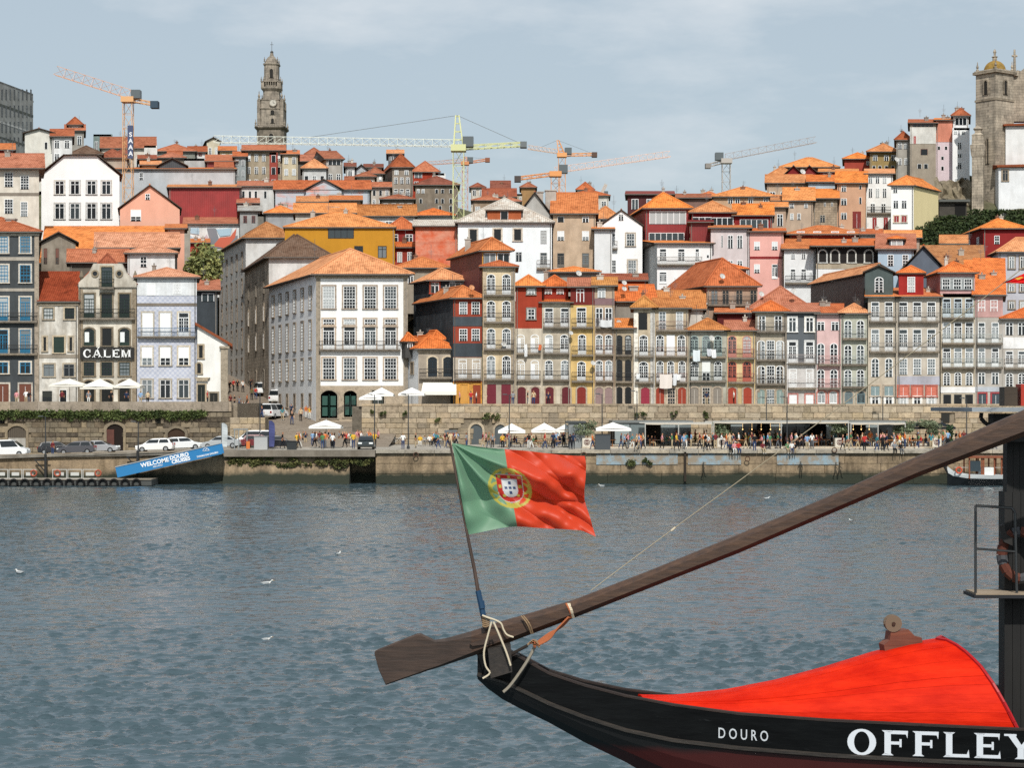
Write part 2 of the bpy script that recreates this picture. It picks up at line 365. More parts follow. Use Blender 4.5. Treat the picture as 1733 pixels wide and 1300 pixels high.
# ---------------------------------------------------------------- the quay: deck, river wall, retaining walls
def deck_z(x): return 3.6 if x > -29 else max(1.8, 3.6+(x+29)*.036)
def quay_deck():
    b = MB(); xs = [-400, -120, -75, -62, -54, -46, -38, -33, -29, -14.6, 0, 30, 60, 120, 400]
    ys = [199.6, 206, 215, 230]
    for a, c in zip(xs[:-1], xs[1:]):
        for p, q in zip(ys[:-1], ys[1:]): b.face([(a, p, deck_z(a)), (c, p, deck_z(c)), (c, q, deck_z(c)), (a, q, deck_z(a))])
    m = masonry('98948d', 'a8a39a', .6, 'quay_paving')
    return tag(b.build('quay_pavement', m), 'grey granite paving of the waterfront quay', None, None, 'structure')
quay_deck()
def street():
    b = MB(); prof = [(214, 3.604), (224, 4.4), (232, 5.4), (240, 6.25), (262, 8.4), (290, 11.2), (330, 14.8), (360, 17)]
    xl = [-29.5, -32.4, -33.8, -36, -44, -54, -66, -74]
    for i in range(len(prof)-1):
        (y0, z0), (y1, z1) = prof[i], prof[i+1]
        b.face([(xl[i], y0, z0), (-14, y0, z0), (-14, y1, z1), (xl[i+1], y1, z1)])
    return tag(b.build('cobbled_street', masonry('95897b', 'a3988a', 1.6, 'street_setts')), 'steep paved street climbing from the quay between tall buildings', None, None, 'structure')
street()

def river_wall_mat():
    m, n, l, b = new_mat('river_wall')
    geo = n.new('ShaderNodeNewGeometry').outputs['Position']; sp = n.new('ShaderNodeSeparateXYZ'); l.new(geo, sp.inputs[0])
    a = noise_node(n, l, geo, .5, 7, .65); s = noise_node(n, l, geo, 1.2, 6, .65, (1, 1, .2)); f = noise_node(n, l, geo, 5, 4)
    c = mixc(n, l, 'MIX', ramp(n, l, a.outputs['Fac'], [(.36, g4(0)), (.64, g4(1))]).outputs['Color'], C('86755f'), C('a59073'))
    c = mixc(n, l, 'MULTIPLY', .9, c, ramp(n, l, s.outputs['Fac'], [(.34, (.42, .41, .38, 1)), (.55, g4(1))]).outputs['Color'])
    c = mixc(n, l, 'MULTIPLY', .7, c, ramp(n, l, f.outputs['Fac'], [(.3, g4(.7)), (.65, g4(1.1))]).outputs['Color'])
    # tide line: weed grows on the stone up to about 1.1 m
    ad = n.new('ShaderNodeMath'); ad.operation = 'MULTIPLY_ADD'; ad.inputs[1].default_value = 1.3; l.new(a.outputs['Fac'], ad.inputs[0]); l.new(sp.outputs['Z'], ad.inputs[2])
    w = ramp(n, l, ad.outputs[0], [(0, g4(1)), (1, g4(0))]); w.color_ramp.elements[0].position = .0
    mr = n.new('ShaderNodeMapRange'); mr.inputs['From Min'].default_value = 1.55; mr.inputs['From Max'].default_value = 2.2; mr.inputs['To Min'].default_value = 1; mr.inputs['To Max'].default_value = 0
    l.new(ad.outputs[0], mr.inputs['Value'])
    c = mixc(n, l, 'MIX', mr.outputs['Result'], c, C('2b3024'))
    l.new(c, b.inputs['Base Color']); b.inputs['Roughness'].default_value = .9
    bump(n, l, b, f.outputs['Fac'], .6, .08); MATS['river_wall'] = m; return m
RW = river_wall_mat()
def blocks_face(root, x0, x1, D, zb, ztf, nrow, wmin, wmax, seed, mat, limit=300):
    rr = random.Random(seed); b = MB(); n_ = 0
    for r_ in range(nrow):
        x = x0
        while x < x1-.2:
            w = min(rr.uniform(wmin, wmax), x1-x); zt0 = ztf(x+w/2); h = (zt0-zb)/nrow; z = zb+h*r_; g = .008; p = rr.uniform(0, .03)
            s = MB(); s.hexa([(x+g+.02, D-p-.1, z+g+.015), (x+w-g-.02, D-p-.1, z+g+.015), (x+w-g-.02, D-p-.1, z+h-g-.015), (x+g+.02, D-p-.1, z+h-g-.015)], [(x+g, D+.2, z+g), (x+w-g, D+.2, z+g), (x+w-g, D+.2, z+h-g), (x+g, D+.2, z+h-g)], 0)
            s.build('stone', mat, root); x += w
def river_wall():
    root = empty('river_wall', 'long weathered stone river wall under the promenade', 'wall', (-14.4, 200, 0))
    b = MB(); b.box((-14.4, 200, -2.5), (150, 206, 3.58)); b.build('core', RW, root)
    blocks_face(root, -14.3, 64, 200, .0, lambda x: 3.25, 3, 3.0, 6.0, 5, RW)
    c = MB(); x = -14.4
    while x < 64:
        w = min(3.1, 64-x); s = MB(); s.box((x+.02, 199.55, 3.27), (x+w-.02, 200.6, 3.612)); s.build('coping_stone', masonry('a29c90', 'b3ab9c', .8, 'coping'), root); x += w
    # faded blue paint left on the upper course, in flakes
    m, n, l, bb = new_mat('faded_paint'); geo = n.new('ShaderNodeNewGeometry').outputs['Position']
    a = noise_node(n, l, geo, 1.4, 7, .7)
    l.new(mixc(n, l, 'MIX', ramp(n, l, a.outputs['Fac'], [(.42, g4(0)), (.6, g4(1))]).outputs['Color'], C('8f8474'), C('8ba0aa')), bb.inputs['Base Color']); bb.inputs['Roughness'].default_value = .9
    for x0, x1, h in ((8.9, 17.5, '8ba0aa'), (18.6, 24.2, '6c8494'), (28, 34.5, '6c8494')):
        s = MB(); s.box((x0, 199.80, 2.05), (x1, 199.9, 3.2)); s.build('paint_patch', m, root)
    for px, y in ((704, 770), (988, 770), (1412, 762), (1265, 777)):
        s = MB(); p = P3(px, y, 199.5); s.tube([p+Vector((.25*math.cos(t), -.05, .25*math.sin(t))) for t in np.linspace(0, 6.28, 13)], .05); s.build('mooring_ring', plain('5b4436', .8), root)
    for px, y0, y1 in ((1159, 765, 815),):
        s = MB(); s.box((kx(px)*200-.12, 199.55, Z(y1, 200)), (kx(px)*200+.12, 199.8, Z(y0, 200))); s.build('ladder_slot', plain('332c25', .9), root)
    # the recessed stretch with the concrete deck on top
    r2 = empty('recessed_river_wall', 'sloping brown stone embankment with weeds under a concrete deck edge', 'wall', (-22, 202, 0))
    b = MB(); b.hexa([(-30.5, 198.9, -2.5), (-17.2, 199.3, -2.5), (-17.2, 206, -2.5), (-30.5, 206, -2.5)], [(-30.5, 200.0, 2.88), (-17.2, 200.5, 2.88), (-17.2, 206, 2.88), (-30.5, 206, 2.88)]); b.box((-17.19, 203.2, -2.5), (-14.4, 206, 2.88)); b.build('embankment', RW, r2)
    b = MB(); b.box((-30.5, 199.5, 2.9), (-14.45, 206, 3.585)); b.build('deck_edge_beam', plaster('8a8276', .5), r2)
    # ramped wall below the parked cars
    r3 = empty('car_park_wall', 'stained concrete river wall below the parked cars', 'wall', (-42, 200, 0))
    b = MB(); b.hexa([(-110, 200, -2.5), (-30.4, 200, -2.5), (-30.4, 206, -2.5), (-110, 206, -2.5)], [(-110, 200, deck_z(-110)-.02), (-30.4, 200, deck_z(-30.4)-.02), (-30.4, 206, deck_z(-30.4)-.02), (-110, 206, deck_z(-110)-.02)]); b.build('wall_core', RW, r3)
    b = MB(); b.hexa([(-110, 199.7, deck_z(-110)-.35), (-30.4, 199.7, deck_z(-30.4)-.35), (-30.4, 200.4, deck_z(-30.4)-.35), (-110, 200.4, deck_z(-110)-.35)], [(-110, 199.7, deck_z(-110)+.02), (-30.4, 199.7, deck_z(-30.4)+.02), (-30.4, 200.4, deck_z(-30.4)+.02), (-110, 200.4, deck_z(-110)+.02)]); b.build('kerb', plaster('8f8a80', .5), r3)
river_wall()

def arch_poly(w, h, rise, n=8):
    """outline of an opening, bottom left first, arched top"""
    pts = [(-w/2, 0), (w/2, 0)]
    if rise <= 0: return pts+[(w/2, h), (-w/2, h)]
    r_ = (w*w/4+rise*rise)/(2*rise); a = math.asin(min(1, w/2/r_)); cz = h-r_
    if rise >= w/2*.98: a = math.pi/2
    return pts+[(r_*math.sin(a-2*a*i/n), cz+r_*math.cos(a-2*a*i/n)) for i in range(n+1)]

def promenade_wall():
    root = empty('promenade_wall', 'long buff stone retaining wall between the houses and the terrace cafes', 'wall', (-18, 228, 3.6))
    x0, x1 = kx(612)*228, kx(1790)*228; D = 228
    b = MB(); b.box((x0, D+.12, 1.5), (x1+60, D+5, 8.35)); b.build('wall_core', MORTAR, root)
    holes = []
    for px, y, w, h in ((806, 748, 1.5, 2.45), (847, 748, 1.4, 2.4)):
        p = P3(px, y, D); holes.append((p.x-w/2-.2, p.x+w/2+.2, 3, p.z+h+.1))
        s = MB(); s.ring([(a+p.x, c+3.6) for a, c in arch_poly(w+.5, h+.3, w/2+.25)], [(a+p.x, c+3.6) for a, c in arch_poly(w, h, w/2)], D-.2, D+.1); s.build('arch_surround', SANDST[0], root)
        s = MB(); s.prism([(a+p.x, c+3.6) for a, c in arch_poly(w, h, w/2)], D-.04, D+.1); s.build('arched_door', plain('4c5356', .6), root)
    p = P3(763, 733, D); holes.append((p.x-.8, p.x+.8, p.z-.9, p.z+.5)); s = MB(); s.box((p.x-.75, D-.1, p.z-.8), (p.x+.75, D+.1, p.z+.35)); s.build('hatch', plain('62686a', .6), root)
    p = P3(1600, 705, D); holes.append((p.x-.6, p.x+.6, p.z-.8, p.z+.8)); s = MB(); s.box((p.x-.5, D-.02, p.z-.7), (p.x+.5, D+.1, p.z+.7)); s.build('dark_opening', plain('2b2b28', .9), root)
    lay_stones(root, x0, x1, D, 3.6, 8.2, SANDST, 7, .75, 2.1, holes, 300, 4)
    b = MB(); x = x0
    while x < x1:
        s = MB(); s.box((x+.01, D-.12, 8.22), (x+2.4, D+.55, 8.5)); s.build('parapet_coping', SANDST[1], root); x += 2.43
    b = MB(); b.box((x0, D+.3, 8.0), (x1+60, 262, 8.34)); tag(b.build('house_terrace', masonry('8f887c', '9c968a', .7, 'terrace_paving')), 'narrow street on top of the retaining wall before the houses', None, None, 'structure')
    # ivy wall below the port houses
    r2 = empty('ivy_wall', 'dark stone retaining wall with arched vaults behind the parked cars', 'wall', (-50, 222, 3)); D = 222
    xa, xb = kx(-120)*D, kx(392)*D
    b = MB(); b.box((xa, D+.12, .5), (xb, D+8, 7.95)); b.build('wall_core', MORTAR, r2)
    holes = []
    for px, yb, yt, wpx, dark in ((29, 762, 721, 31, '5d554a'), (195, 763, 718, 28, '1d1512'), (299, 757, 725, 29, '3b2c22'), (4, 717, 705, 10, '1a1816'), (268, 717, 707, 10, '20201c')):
        p = P3(px, yb, D); w = wpx/F*D; h = Z(yt, D)-p.z; holes.append((p.x-w/2-.25, p.x+w/2+.25, p.z-.4, p.z+h+.15)); rise = w*.28 if h > 1.5 else 0
        s = MB(); s.ring([(a+p.x, c+p.z) for a, c in arch_poly(w+.6, h+.3, rise)], [(a+p.x, c+p.z) for a, c in arch_poly(w, h, rise)], D-.2, D+.1); s.build('arch_surround', DARKST[0], r2)
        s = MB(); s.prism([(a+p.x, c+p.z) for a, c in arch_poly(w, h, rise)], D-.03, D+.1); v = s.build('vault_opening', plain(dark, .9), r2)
        if px == 195:
            s = MB(); s.box((p.x-w/2, D-.16, p.z), (p.x-.1, D-.05, p.z+h*.8)); s.build('door_leaf', wood('4a261d', '5c3226', 2), r2)
        if px == 29:
            s = MB(); s.box((p.x-w/2+.05, D-.12, p.z), (p.x+w/2-.05, D-.04, p.z+h*.5)); s.build('panel', plaster('b9b6ae', .5), r2, tuple(r2.location))
            s = MB()
            for i in range(9): s.bar((p.x-w/2+w*(i+.5)/9, D-.1, p.z+h*.5), (p.x-w/2+w*(i+.5)/9, D-.1, p.z+h*.95), .025)
            s.build('grille', plain('1d1d1c', .6), r2, tuple(r2.location))
    lay_stones(r2, xa+5, xb, D, 2.2, 7.5, DARKST, 9, .55, 1.5, holes, 300, 9)
    x = xa
    while x < xb:
        s = MB(); s.box((x+.01, D-.25, 7.6), (min(xb, x+3.2)-.01, D+.7, 8.75)); s.build('parapet_stone', masonry('94897a', 'a3988a', .8, 'parapet'), r2); x += 3.2
    b = MB(); b.box((xa-60, D+.5, 7.9), (xb, 262, 8.33)); tag(b.build('port_house_terrace', MATS['terrace_paving']), 'paved terrace before the port houses', None, None, 'structure')
    # flank of the terrace down to the street
    r3 = empty('terrace_end_wall', 'buff ashlar end wall of the terrace beside the street', 'wall', (xb, D, 3.6))
    b = MB(); b.box((xb+.02, D-1.6, 3.3), (kx(452)*D, D+1.2, 6.9)); b.build('stair_block', MORTAR, r3)
    lay_stones(r3, xb+.05, kx(452)*D, D-1.6, 3.6, 6.9, SANDST, 5, .6, 1.3, (), 60, 15)
    b = MB(); b.box((xb+.02, D+1.25, 3.3), (xb+.5, 262, 8.6)); b.build('flank', masonry('9a8f7f', 'a89d8c', .9, 'flank'), r3)
promenade_wall()
# ---------------------------------------------------------------- houses: windows
WHITE, STONE = 'e9ecec', 'b5a999'
WCACHE = {}
def window_mesh(kind, w, h, fcol, scol, dcol):
    """frame mesh and pane mesh of one opening; local x across, z up from the sill, -y outwards"""
    w, h = round(w/.06)*.06, round(h/.06)*.06
    key = (kind, round(w, 2), round(h, 2), fcol, scol, dcol)
    if key in WCACHE: return WCACHE[key]
    arch = kind in 'AaPXO'; rise = (w*.5 if kind in 'O' else w*.26) if arch else 0
    b = MB(); t = .085; out = arch_poly(w, h, rise, 6); inn = arch_poly(w-2*t, h-t, max(0, rise-t*.2) if arch else 0, 6)
    mats = [plain(fcol, .45), (masonry(scol, scol, 1.4) if scol else plain(fcol, .45)), plain(dcol or fcol, .5)]
    if scol:
        sw = .19; b.ring(arch_poly(w+2*sw, h+sw, rise+(.05 if arch else 0), 6), out, -.10, .02, 1)
        b.box((-w/2-sw-.05, -.16, -.13), (w/2+sw+.05, .02, 0), 1, 'k')
    pane = True
    if kind in 'Pp':                                                     # boarded door
        b.prism(out, -.05, .0, 2); b.box((-.02, -.065, 0), (.02, -.05, h*.86), 0); pane = False
        for s_ in (-1, 1):
            for z0, z1 in ((.08, .4), (.46, .8)): b.box((s_*w*.25-w*.16, -.07, h*z0), (s_*w*.25+w*.16, -.05, h*z1), 2, 'k')
    elif kind in 'oO':
        b.ring(out, arch_poly(w-.1, h-.05, max(0, rise-.02), 6), -.03, .0, 1 if scol else 2)
    else:
        b.ring(out, inn, -.065, .0, 0)
        V = lambda x, z0, z1, r_=.022: b.box((x-r_, -.055, z0), (x+r_, -.02, z1), 0, 'ktb')
        Hh = lambda z, x0, x1, r_=.022: b.box((x0, -.055, z-r_), (x1, -.02, z+r_), 0, 'klr')
        iw = w/2-t; top = h-t-(rise*.25 if arch else 0)
        if kind == 's':
            nx = max(2, round(w/.38)); ny = max(2, round(h/.42))
            for i in range(1, nx): V(-iw+2*iw*i/nx, .0, top)
            for i in range(1, ny): Hh(h*i/ny, -iw, iw, .05 if i == ny//2 else .022)
        elif kind in 'fAX':
            tz = h*.78; pz = h*.2
            V(0, 0, tz, .05); Hh(tz, -iw, iw, .05); b.box((-iw, -.05, 0), (iw, -.02, pz), 0, 'k')
            for s_ in (-1, 1):
                V(s_*iw*.5, pz, tz, .018)
                if kind == 'A': V(s_*iw*.45, tz, top-rise*.3, .02)
            for i in range(1, 4): Hh(pz+(tz-pz)*i/4, -iw, iw, .018)
            if kind == 'X': b.box((-iw, -.058, pz), (0, -.03, tz), 2, 'k')
        elif kind == 'a':
            V(0, 0, top, .05); Hh(h*.72, -iw, iw, .04)
            for i in range(1, 4): Hh(h*.72*i/4, -iw, iw, .02)
        elif kind == 'n': V(0, 0, top, .05); Hh(h*.72, -iw, iw, .035)
        elif kind == 'b':
            V(0, 0, top, .04); b.box((-iw, -.05, h*.38), (iw, -.02, top), 2, 'k'); Hh(h*.19, -iw, iw, .025)
        elif kind == 'c':
            b.box((-iw, -.05, 0), (iw, -.02, top), 2, 'k'); V(0, 0, top, .02)
            for i in range(1, 3): b.box((-iw, -.06, h*i/3-.02), (iw, -.045, h*i/3+.02), 0, 'k')
        elif kind == 'g':
            n_ = max(2, round(w/.85))
            for i in range(1, n_): V(-iw+2*iw*i/n_, 0, top, .045)
    fm = b.mesh('window', mats)
    pm = None
    if pane:
        q = MB(); q.face([(x, -.012, z) for x, z in arch_poly(w-.04, h-.02, max(0, rise-.02) if arch else 0, 6)][::-1]); pm = q.mesh('pane', [GLASS[0]])
    WCACHE[key] = (fm, pm); return fm, pm
PANES = {}
def add_window(root, p, ang, kind, w, h, fcol=WHITE, scol=None, dcol=None, parent=None, rr=rng):
    fm, pm = window_mesh(kind, w, h, fcol, scol, dcol)
    name = 'door' if kind in 'Pp' else 'window'
    o = put(name, fm, root, p, ang)
    if pm is not None:
        gi = rr.choice((0, 0, 0, 1, 1, 2, 2, 3, 5)) if kind not in 'oO' else 4
        k_ = (pm.name, gi)
        if k_ not in PANES:
            c_ = pm.copy(); c_.materials.clear(); c_.materials.append(GLASS[gi]); PANES[k_] = c_
        q = put('pane', PANES[k_], o, (0, 0, 0), 0, (0, 0, 0))
    return o
def fabric(h):
    return plain(h, .9, 0, .1)
def balcony(root, a, b, ang, z, col, slab='8c857a', hgt=1.0, depth=.55):
    """slab and railing along a facade between ground points a and b"""
    d = Vector((b[0]-a[0], b[1]-a[1])); ln = d.length; d.normalize(); nrm = Vector((d.y, -d.x))
    s = MB(); s.box((0, -depth, -.2), (ln, 0, -.02)); s.box((0, -depth+.03, -.28), (ln, 0, -.205), 0, 't')
    o = bpy.data.objects.new('balcony', s.mesh('balcony', [masonry(slab, slab, 1.3)])); COL.objects.link(o); o.parent = root
    rl = root.location; o.location = (a[0]-rl[0], a[1]-rl[1], z-rl[2]); o.rotation_euler = (0, 0, ang)
    r_ = MB(); y = -depth+.05; m = max(3, int(ln/.16))
    for zz, th in ((hgt, .035), (.08, .025)): r_.box((.03, y-th, zz-th), (ln-.03, y+th, zz+th)); r_.box((.03, y, zz-th), (.07, 0, zz+th), 0, 'k'); r_.box((ln-.07, y, zz-th), (ln-.03, 0, zz+th), 0, 'k')
    for i in range(m+1):
        x = .05+(ln-.1)*i/m; r_.box((x-.014, y-.014, .08), (x+.014, y+.014, hgt), 0, 'tbk')
    q = bpy.data.objects.new('railing', r_.mesh('railing', [plain(col, .55, 0, .4)])); COL.objects.link(q); q.parent = o
    return o
# ---------------------------------------------------------------- houses: roofs
TILE = dict(o='db7a40', r='ad6444', m='bf7c48', p='cf9474', k='6f594a', b='e28844', d='985a44', g='a9a6a0')
TVAR = dict(o=['db7a40', 'd0703c', 'c87a4a', 'e08a4c', 'bd6a42', 'd37f52', 'b5745a', 'dc9a6c'], b=['e28844', 'd87c40', 'dc9258', 'cc8a5a'], r=['ad6444', '9c5840', 'b87253', 'a25a3a'], m=['bf7c48', 'b07a50', 'c4874c'], d=['985a44', '8a5444', 'a3664c'])
def roof_mesh(pts, ze, zr, kind, over, mat_i=0):
    """tiled roof over a four-cornered plan pts (front two first), eaves at ze, ridge at zr"""
    b = MB(); c = sum((Vector(p) for p in pts), Vector((0, 0)))/4
    P_ = []
    for i in range(4):
        p = Vector(pts[i]); e1 = (p-Vector(pts[i-1])).normalized(); e2 = (p-Vector(pts[(i+1) % 4])).normalized(); P_.append(p+(e1+e2)*over)
    A, B_, C_, D_ = [Vector((p.x, p.y, ze)) for p in P_]
    up = lambda p, z: Vector((p.x, p.y, z)); mid = lambda p, q: (p+q)/2
    th = .16
    def slope(ps):
        u = (ps[1]-ps[0]).normalized(); n_ = (ps[1]-ps[0]).cross(ps[-1]-ps[0]).normalized(); v = n_.cross(u)
        uv = [((p-ps[0]).dot(u), (p-ps[0]).dot(v)) for p in ps]
        b.face([p+Vector((0, 0, th)) for p in ps], 0, uv)
    def fascia(p, q): b.face([p, q, q+Vector((0, 0, th)), p+Vector((0, 0, th))], 1)
    if kind == 'hip':
        wF = (B_-A).length; dF = (C_-B_).length
        if wF >= dF:
            k = min(.48, .5*dF/wF); r0 = up(mid(A, D_).lerp(mid(B_, C_), k), zr); r1 = up(mid(B_, C_).lerp(mid(A, D_), k), zr)
            slope([A, B_, r1, r0]); slope([C_, D_, r0, r1]); slope([B_, C_, r1]); slope([D_, A, r0])
        else:
            k = min(.48, .5*wF/dF); r0 = up(mid(A, B_).lerp(mid(D_, C_), k), zr); r1 = up(mid(D_, C_).lerp(mid(A, B_), k), zr)
            slope([B_, C_, r1, r0]); slope([D_, A, r0, r1]); slope([A, B_, r0]); slope([C_, D_, r1])
        ridge = [(r0, r1), (A, r0), (B_, r1 if wF >= dF else r0)]
    elif kind == 'gs':
        r0, r1 = up(mid(A, D_), zr), up(mid(B_, C_), zr); slope([A, B_, r1, r0]); slope([C_, D_, r0, r1]); ridge = [(r0, r1)]
        b.face([B_, C_, r1], 1); b.face([D_, A, r0], 1)
    elif kind == 'gf':
        r0, r1 = up(mid(A, B_), zr), up(mid(D_, C_), zr); slope([B_, C_, r1, r0]); slope([D_, A, r0, r1]); ridge = [(r0, r1)]
        for p, q in ((A, r0), (r0, B_)): fascia(p, q)
    elif kind == 'clip':
        T0, T1, U0, U1 = up(A.lerp(B_, .3), zr), up(A.lerp(B_, .7), zr), up(D_.lerp(C_, .3), zr), up(D_.lerp(C_, .7), zr); slope([D_, A, T0, U0]); slope([B_, C_, U1, T1]); slope([T0, T1, U1, U0]); ridge = []
        for p, q in ((A, T0), (T0, T1), (T1, B_)): fascia(p, q)
    elif kind == 'mono':
        C2, D2 = up(C_, zr), up(D_, zr); slope([A, B_, C2, D2]); ridge = []; b.face([B_, C_, C2], 1); b.face([D_, A, D2], 1); b.face([C_, D_, D2, C2], 1)
    for p, q in ((A, B_), (B_, C_), (C_, D_), (D_, A)):
        if not (kind in ('gf', 'clip') and (p, q) in ((A, B_), (C_, D_))): fascia(p, q)
    if kind not in ('gf', 'clip'): b.face([A, D_, C_, B_], 1)
    elif kind == 'gf': b.face([A, D_, up(mid(D_, C_), zr)-Vector((0, 0, .05)), up(mid(A, B_), zr)-Vector((0, 0, .05))], 1); b.face([B_, up(mid(A, B_), zr)-Vector((0, 0, .05)), up(mid(D_, C_), zr)-Vector((0, 0, .05)), C_], 1)
    for p, q in ridge: b.bar(p+Vector((0, 0, th)), q+Vector((0, 0, th)), .13, 2, 5)
    return b
GROUNDPTS = []
def hit(px, a, b):
    """ground point where the ray of pixel column px meets the line a-b"""
    k = kx(px); d = b-a; den = d.x-k*d.y
    t = (k*a.y-a.x)/den if abs(den) > 1e-9 else 0
    return a+d*t
def house(name, label, x, y, D, wall, roof=None, ry=None, tile='o', dep=10, side=None, win=(), sidewin=(), sidewall=None, over=.45, group='houses of the old town',
          cornice=None, quoin=None, chim=(), dormers=(), plinth=None, bands=(), cat='house', zb=None, ridgeD=None, sink=2.5, sidewin_r=()):
    roof = roof or rng.choice(('gs', 'gs', 'hip'))
    DL, DR = D if isinstance(D, tuple) else (D, D)
    FL, FR = P(x[0], DL), P(x[1], DR)
    if side and side[0] == 'L': v = P(side[1], side[2])-FL
    elif side and side[0] == 'R': v = P(side[1], side[2])-FR
    else: v = ((FL+FR)/2).normalized()*dep
    BL, BR = FL+v, FR+v; pts = [FL, FR, BR, BL]
    z1 = Z(y[0], DL); z0 = (Z(y[1], DL) if zb is None else zb); mid = (FL+FR)/2
    GROUNDPTS.append((mid.x, mid.y, z0)); GROUNDPTS.append(((mid+v).x, (mid+v).y, z0+max(0, .12*v.length)))
    zb_ = z0-sink
    root = empty(name, label, cat, (mid.x, mid.y, z0), group)
    ang = math.atan2(FR.y-FL.y, FR.x-FL.x); d = (FR-FL).normalized(); nf = Vector((d.y, -d.x))
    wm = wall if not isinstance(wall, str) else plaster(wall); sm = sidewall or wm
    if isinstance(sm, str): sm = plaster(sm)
    b = MB(); lo = [(p.x, p.y, zb_) for p in pts]; hi = [(p.x, p.y, z1) for p in pts]
    for i, m in ((0, 0), (1, 1), (2, 1), (3, 1)): j = (i+1) % 4; b.face([lo[i], lo[j], hi[j], hi[i]], m)
    zr = None
    if roof == 'flat':
        b.face([(p.x, p.y, z1-.4) for p in pts], 1)
        for i in range(4):
            j = (i+1) % 4; e = (pts[j]-pts[i]).normalized(); nn = Vector((e.y, -e.x))*.25; a_, c_ = pts[i], pts[j]
            b.hexa([(a_.x, a_.y, z1-.45), (c_.x, c_.y, z1-.45), ((c_-nn).x, (c_-nn).y, z1-.45), ((a_-nn).x, (a_-nn).y, z1-.45)], [(a_.x, a_.y, z1), (c_.x, c_.y, z1), ((c_-nn).x, (c_-nn).y, z1), ((a_-nn).x, (a_-nn).y, z1)], 1)
    else:
        rD = ridgeD or (mid.y if roof in ('gf', 'clip') else (mid+v*(1 if roof == 'mono' else .5)).y); zr = Z(ry, rD) if ry is not None else z1+2
        if roof == 'gf':
            t = (FL+FR)/2; b.face([hi[0], hi[1], (t.x, t.y, zr)], 0); t2 = (BL+BR)/2; b.face([hi[2], hi[3], (t2.x, t2.y, zr)], 1)
        if roof == 'clip': e0, e1 = FL.lerp(FR, .3), FL.lerp(FR, .7); b.face([hi[0], hi[1], (e1.x, e1.y, zr), (e0.x, e0.y, zr)], 0)
        if roof == 'gs':
            for (i, j) in ((1, 2), (3, 0)): t = (pts[i]+pts[j])/2; b.face([hi[i], hi[j], (t.x, t.y, zr)], 1)
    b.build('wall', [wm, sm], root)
    if zr is not None:
        rf = roof_mesh(pts, z1, zr, roof, over)
        th = random.Random(int(x[0]*3+y[0]*5)).choice(TVAR.get(tile, [TILE.get(tile, tile)])); ro = rf.build('roof', [tilework(th), plain('4a4038', .9), plain(th, .9, 0, .2, .8)], root)
    rc = random.Random(int(x[0]*7+y[0]))
    if zr is not None and roof in ('hip', 'gs', 'mono') and rc.random() < .6 and not chim:       # a chimney or two and an aerial
        for _ in range(rc.choice((1, 1, 2))):
            tt = rc.uniform(.3, .6); q = FL.lerp(FR, rc.uniform(.15, .85))+v*tt; cw, ch_ = rc.uniform(.2, .42), rc.uniform(.5, 1.1); s = MB(); zt = z1+(zr-z1)*(tt if roof == 'mono' else 1-abs(2*tt-1))*.9+ch_
            s.box((q.x-cw, q.y-cw*.7, z1-.2), (q.x+cw, q.y+cw*.7, zt)); s.box((q.x-cw-.08, q.y-cw*.7-.08, zt), (q.x+cw+.08, q.y+cw*.7+.08, zt+.1)); s.bar((q.x, q.y, zt+.1), (q.x, q.y, zt+.4), .1, 0, 6); s.build('chimney', plaster(rc.choice(('b9b3aa', '8d6a58', 'a39c92', 'c9c4ba')), .5), root)
        q = FL.lerp(FR, rc.uniform(.2, .8))+v*.5; s = MB(); s.bar((q.x, q.y, zr-.3), (q.x, q.y, zr+rc.uniform(1.2, 2.2)), .025, 0, 3)
        for k in range(4): s.bar((q.x-.4+.05*k, q.y, zr+1.1-.16*k), (q.x+.4-.05*k, q.y, zr+1.1-.16*k), .015, 0, 3)
        s.build('aerial', plain('6f7274', .5), root)
    if zr is not None and roof not in ('gf', 'clip'):                                  # gutter and downpipe
        s = MB(); a = FL+nf*(over+.05)-d*over; c = FR+nf*(over+.05)+d*over; s.bar((a.x, a.y, z1+.04), (c.x, c.y, z1+.04), .07, 0, 5); s.build('gutter', plain('6b6762', .6), root)
        q = (FR-d*.2 if rc.random() < .5 else FL+d*.2)+nf*.1; s = MB(); s.bar((q.x, q.y, z0), (q.x, q.y, z1-.05), .055, 0, 5); s.build('downpipe', plain(rc.choice(('77736c', '8d8880', '5d5a55')), .6), root)
    for px, ya, yb, w_ in chim:
        q = hit(px, FL+v*.35, FR+v*.35); s = MB(); w2 = w_/F*q.y/2
        s.box((q.x-w2, q.y-w2, z1-.3), (q.x+w2, q.y+w2, Z(ya, q.y))); s.box((q.x-w2-.12, q.y-w2-.12, Z(ya, q.y)), (q.x+w2+.12, q.y+w2+.12, Z(ya, q.y)+.15)); s.build('chimney', plaster('b9b3aa', .4), root)
    if cornice:
        s = MB(); a = FL+nf*.16-d*.1; c = FR+nf*.16+d*.1; s.hexa([(a.x, a.y, z1-.38), (c.x, c.y, z1-.38), (FR.x, FR.y, z1-.38), (FL.x, FL.y, z1-.38)], [(a.x, a.y, z1-.03), (c.x, c.y, z1-.03), (FR.x, FR.y, z1-.03), (FL.x, FL.y, z1-.03)])
        s.build('cornice', masonry(cornice, cornice, 1.2), root)
    def strip(nm, pa, pb, za, zc, out, m):
        a = pa+nf*out; c = pb+nf*out; s = MB(); s.hexa([(a.x, a.y, za), (c.x, c.y, za), (pb.x, pb.y, za), (pa.x, pa.y, za)], [(a.x, a.y, zc), (c.x, c.y, zc), (pb.x, pb.y, zc), (pa.x, pa.y, zc)]); s.build(nm, m, root)
    if quoin:
        for pa, pb in ((FL, FL+d*.55), (FR-d*.55, FR)): strip('corner_pilaster', pa, pb, z0-.3, z1-.4, .07, masonry(quoin, quoin, 1.3))
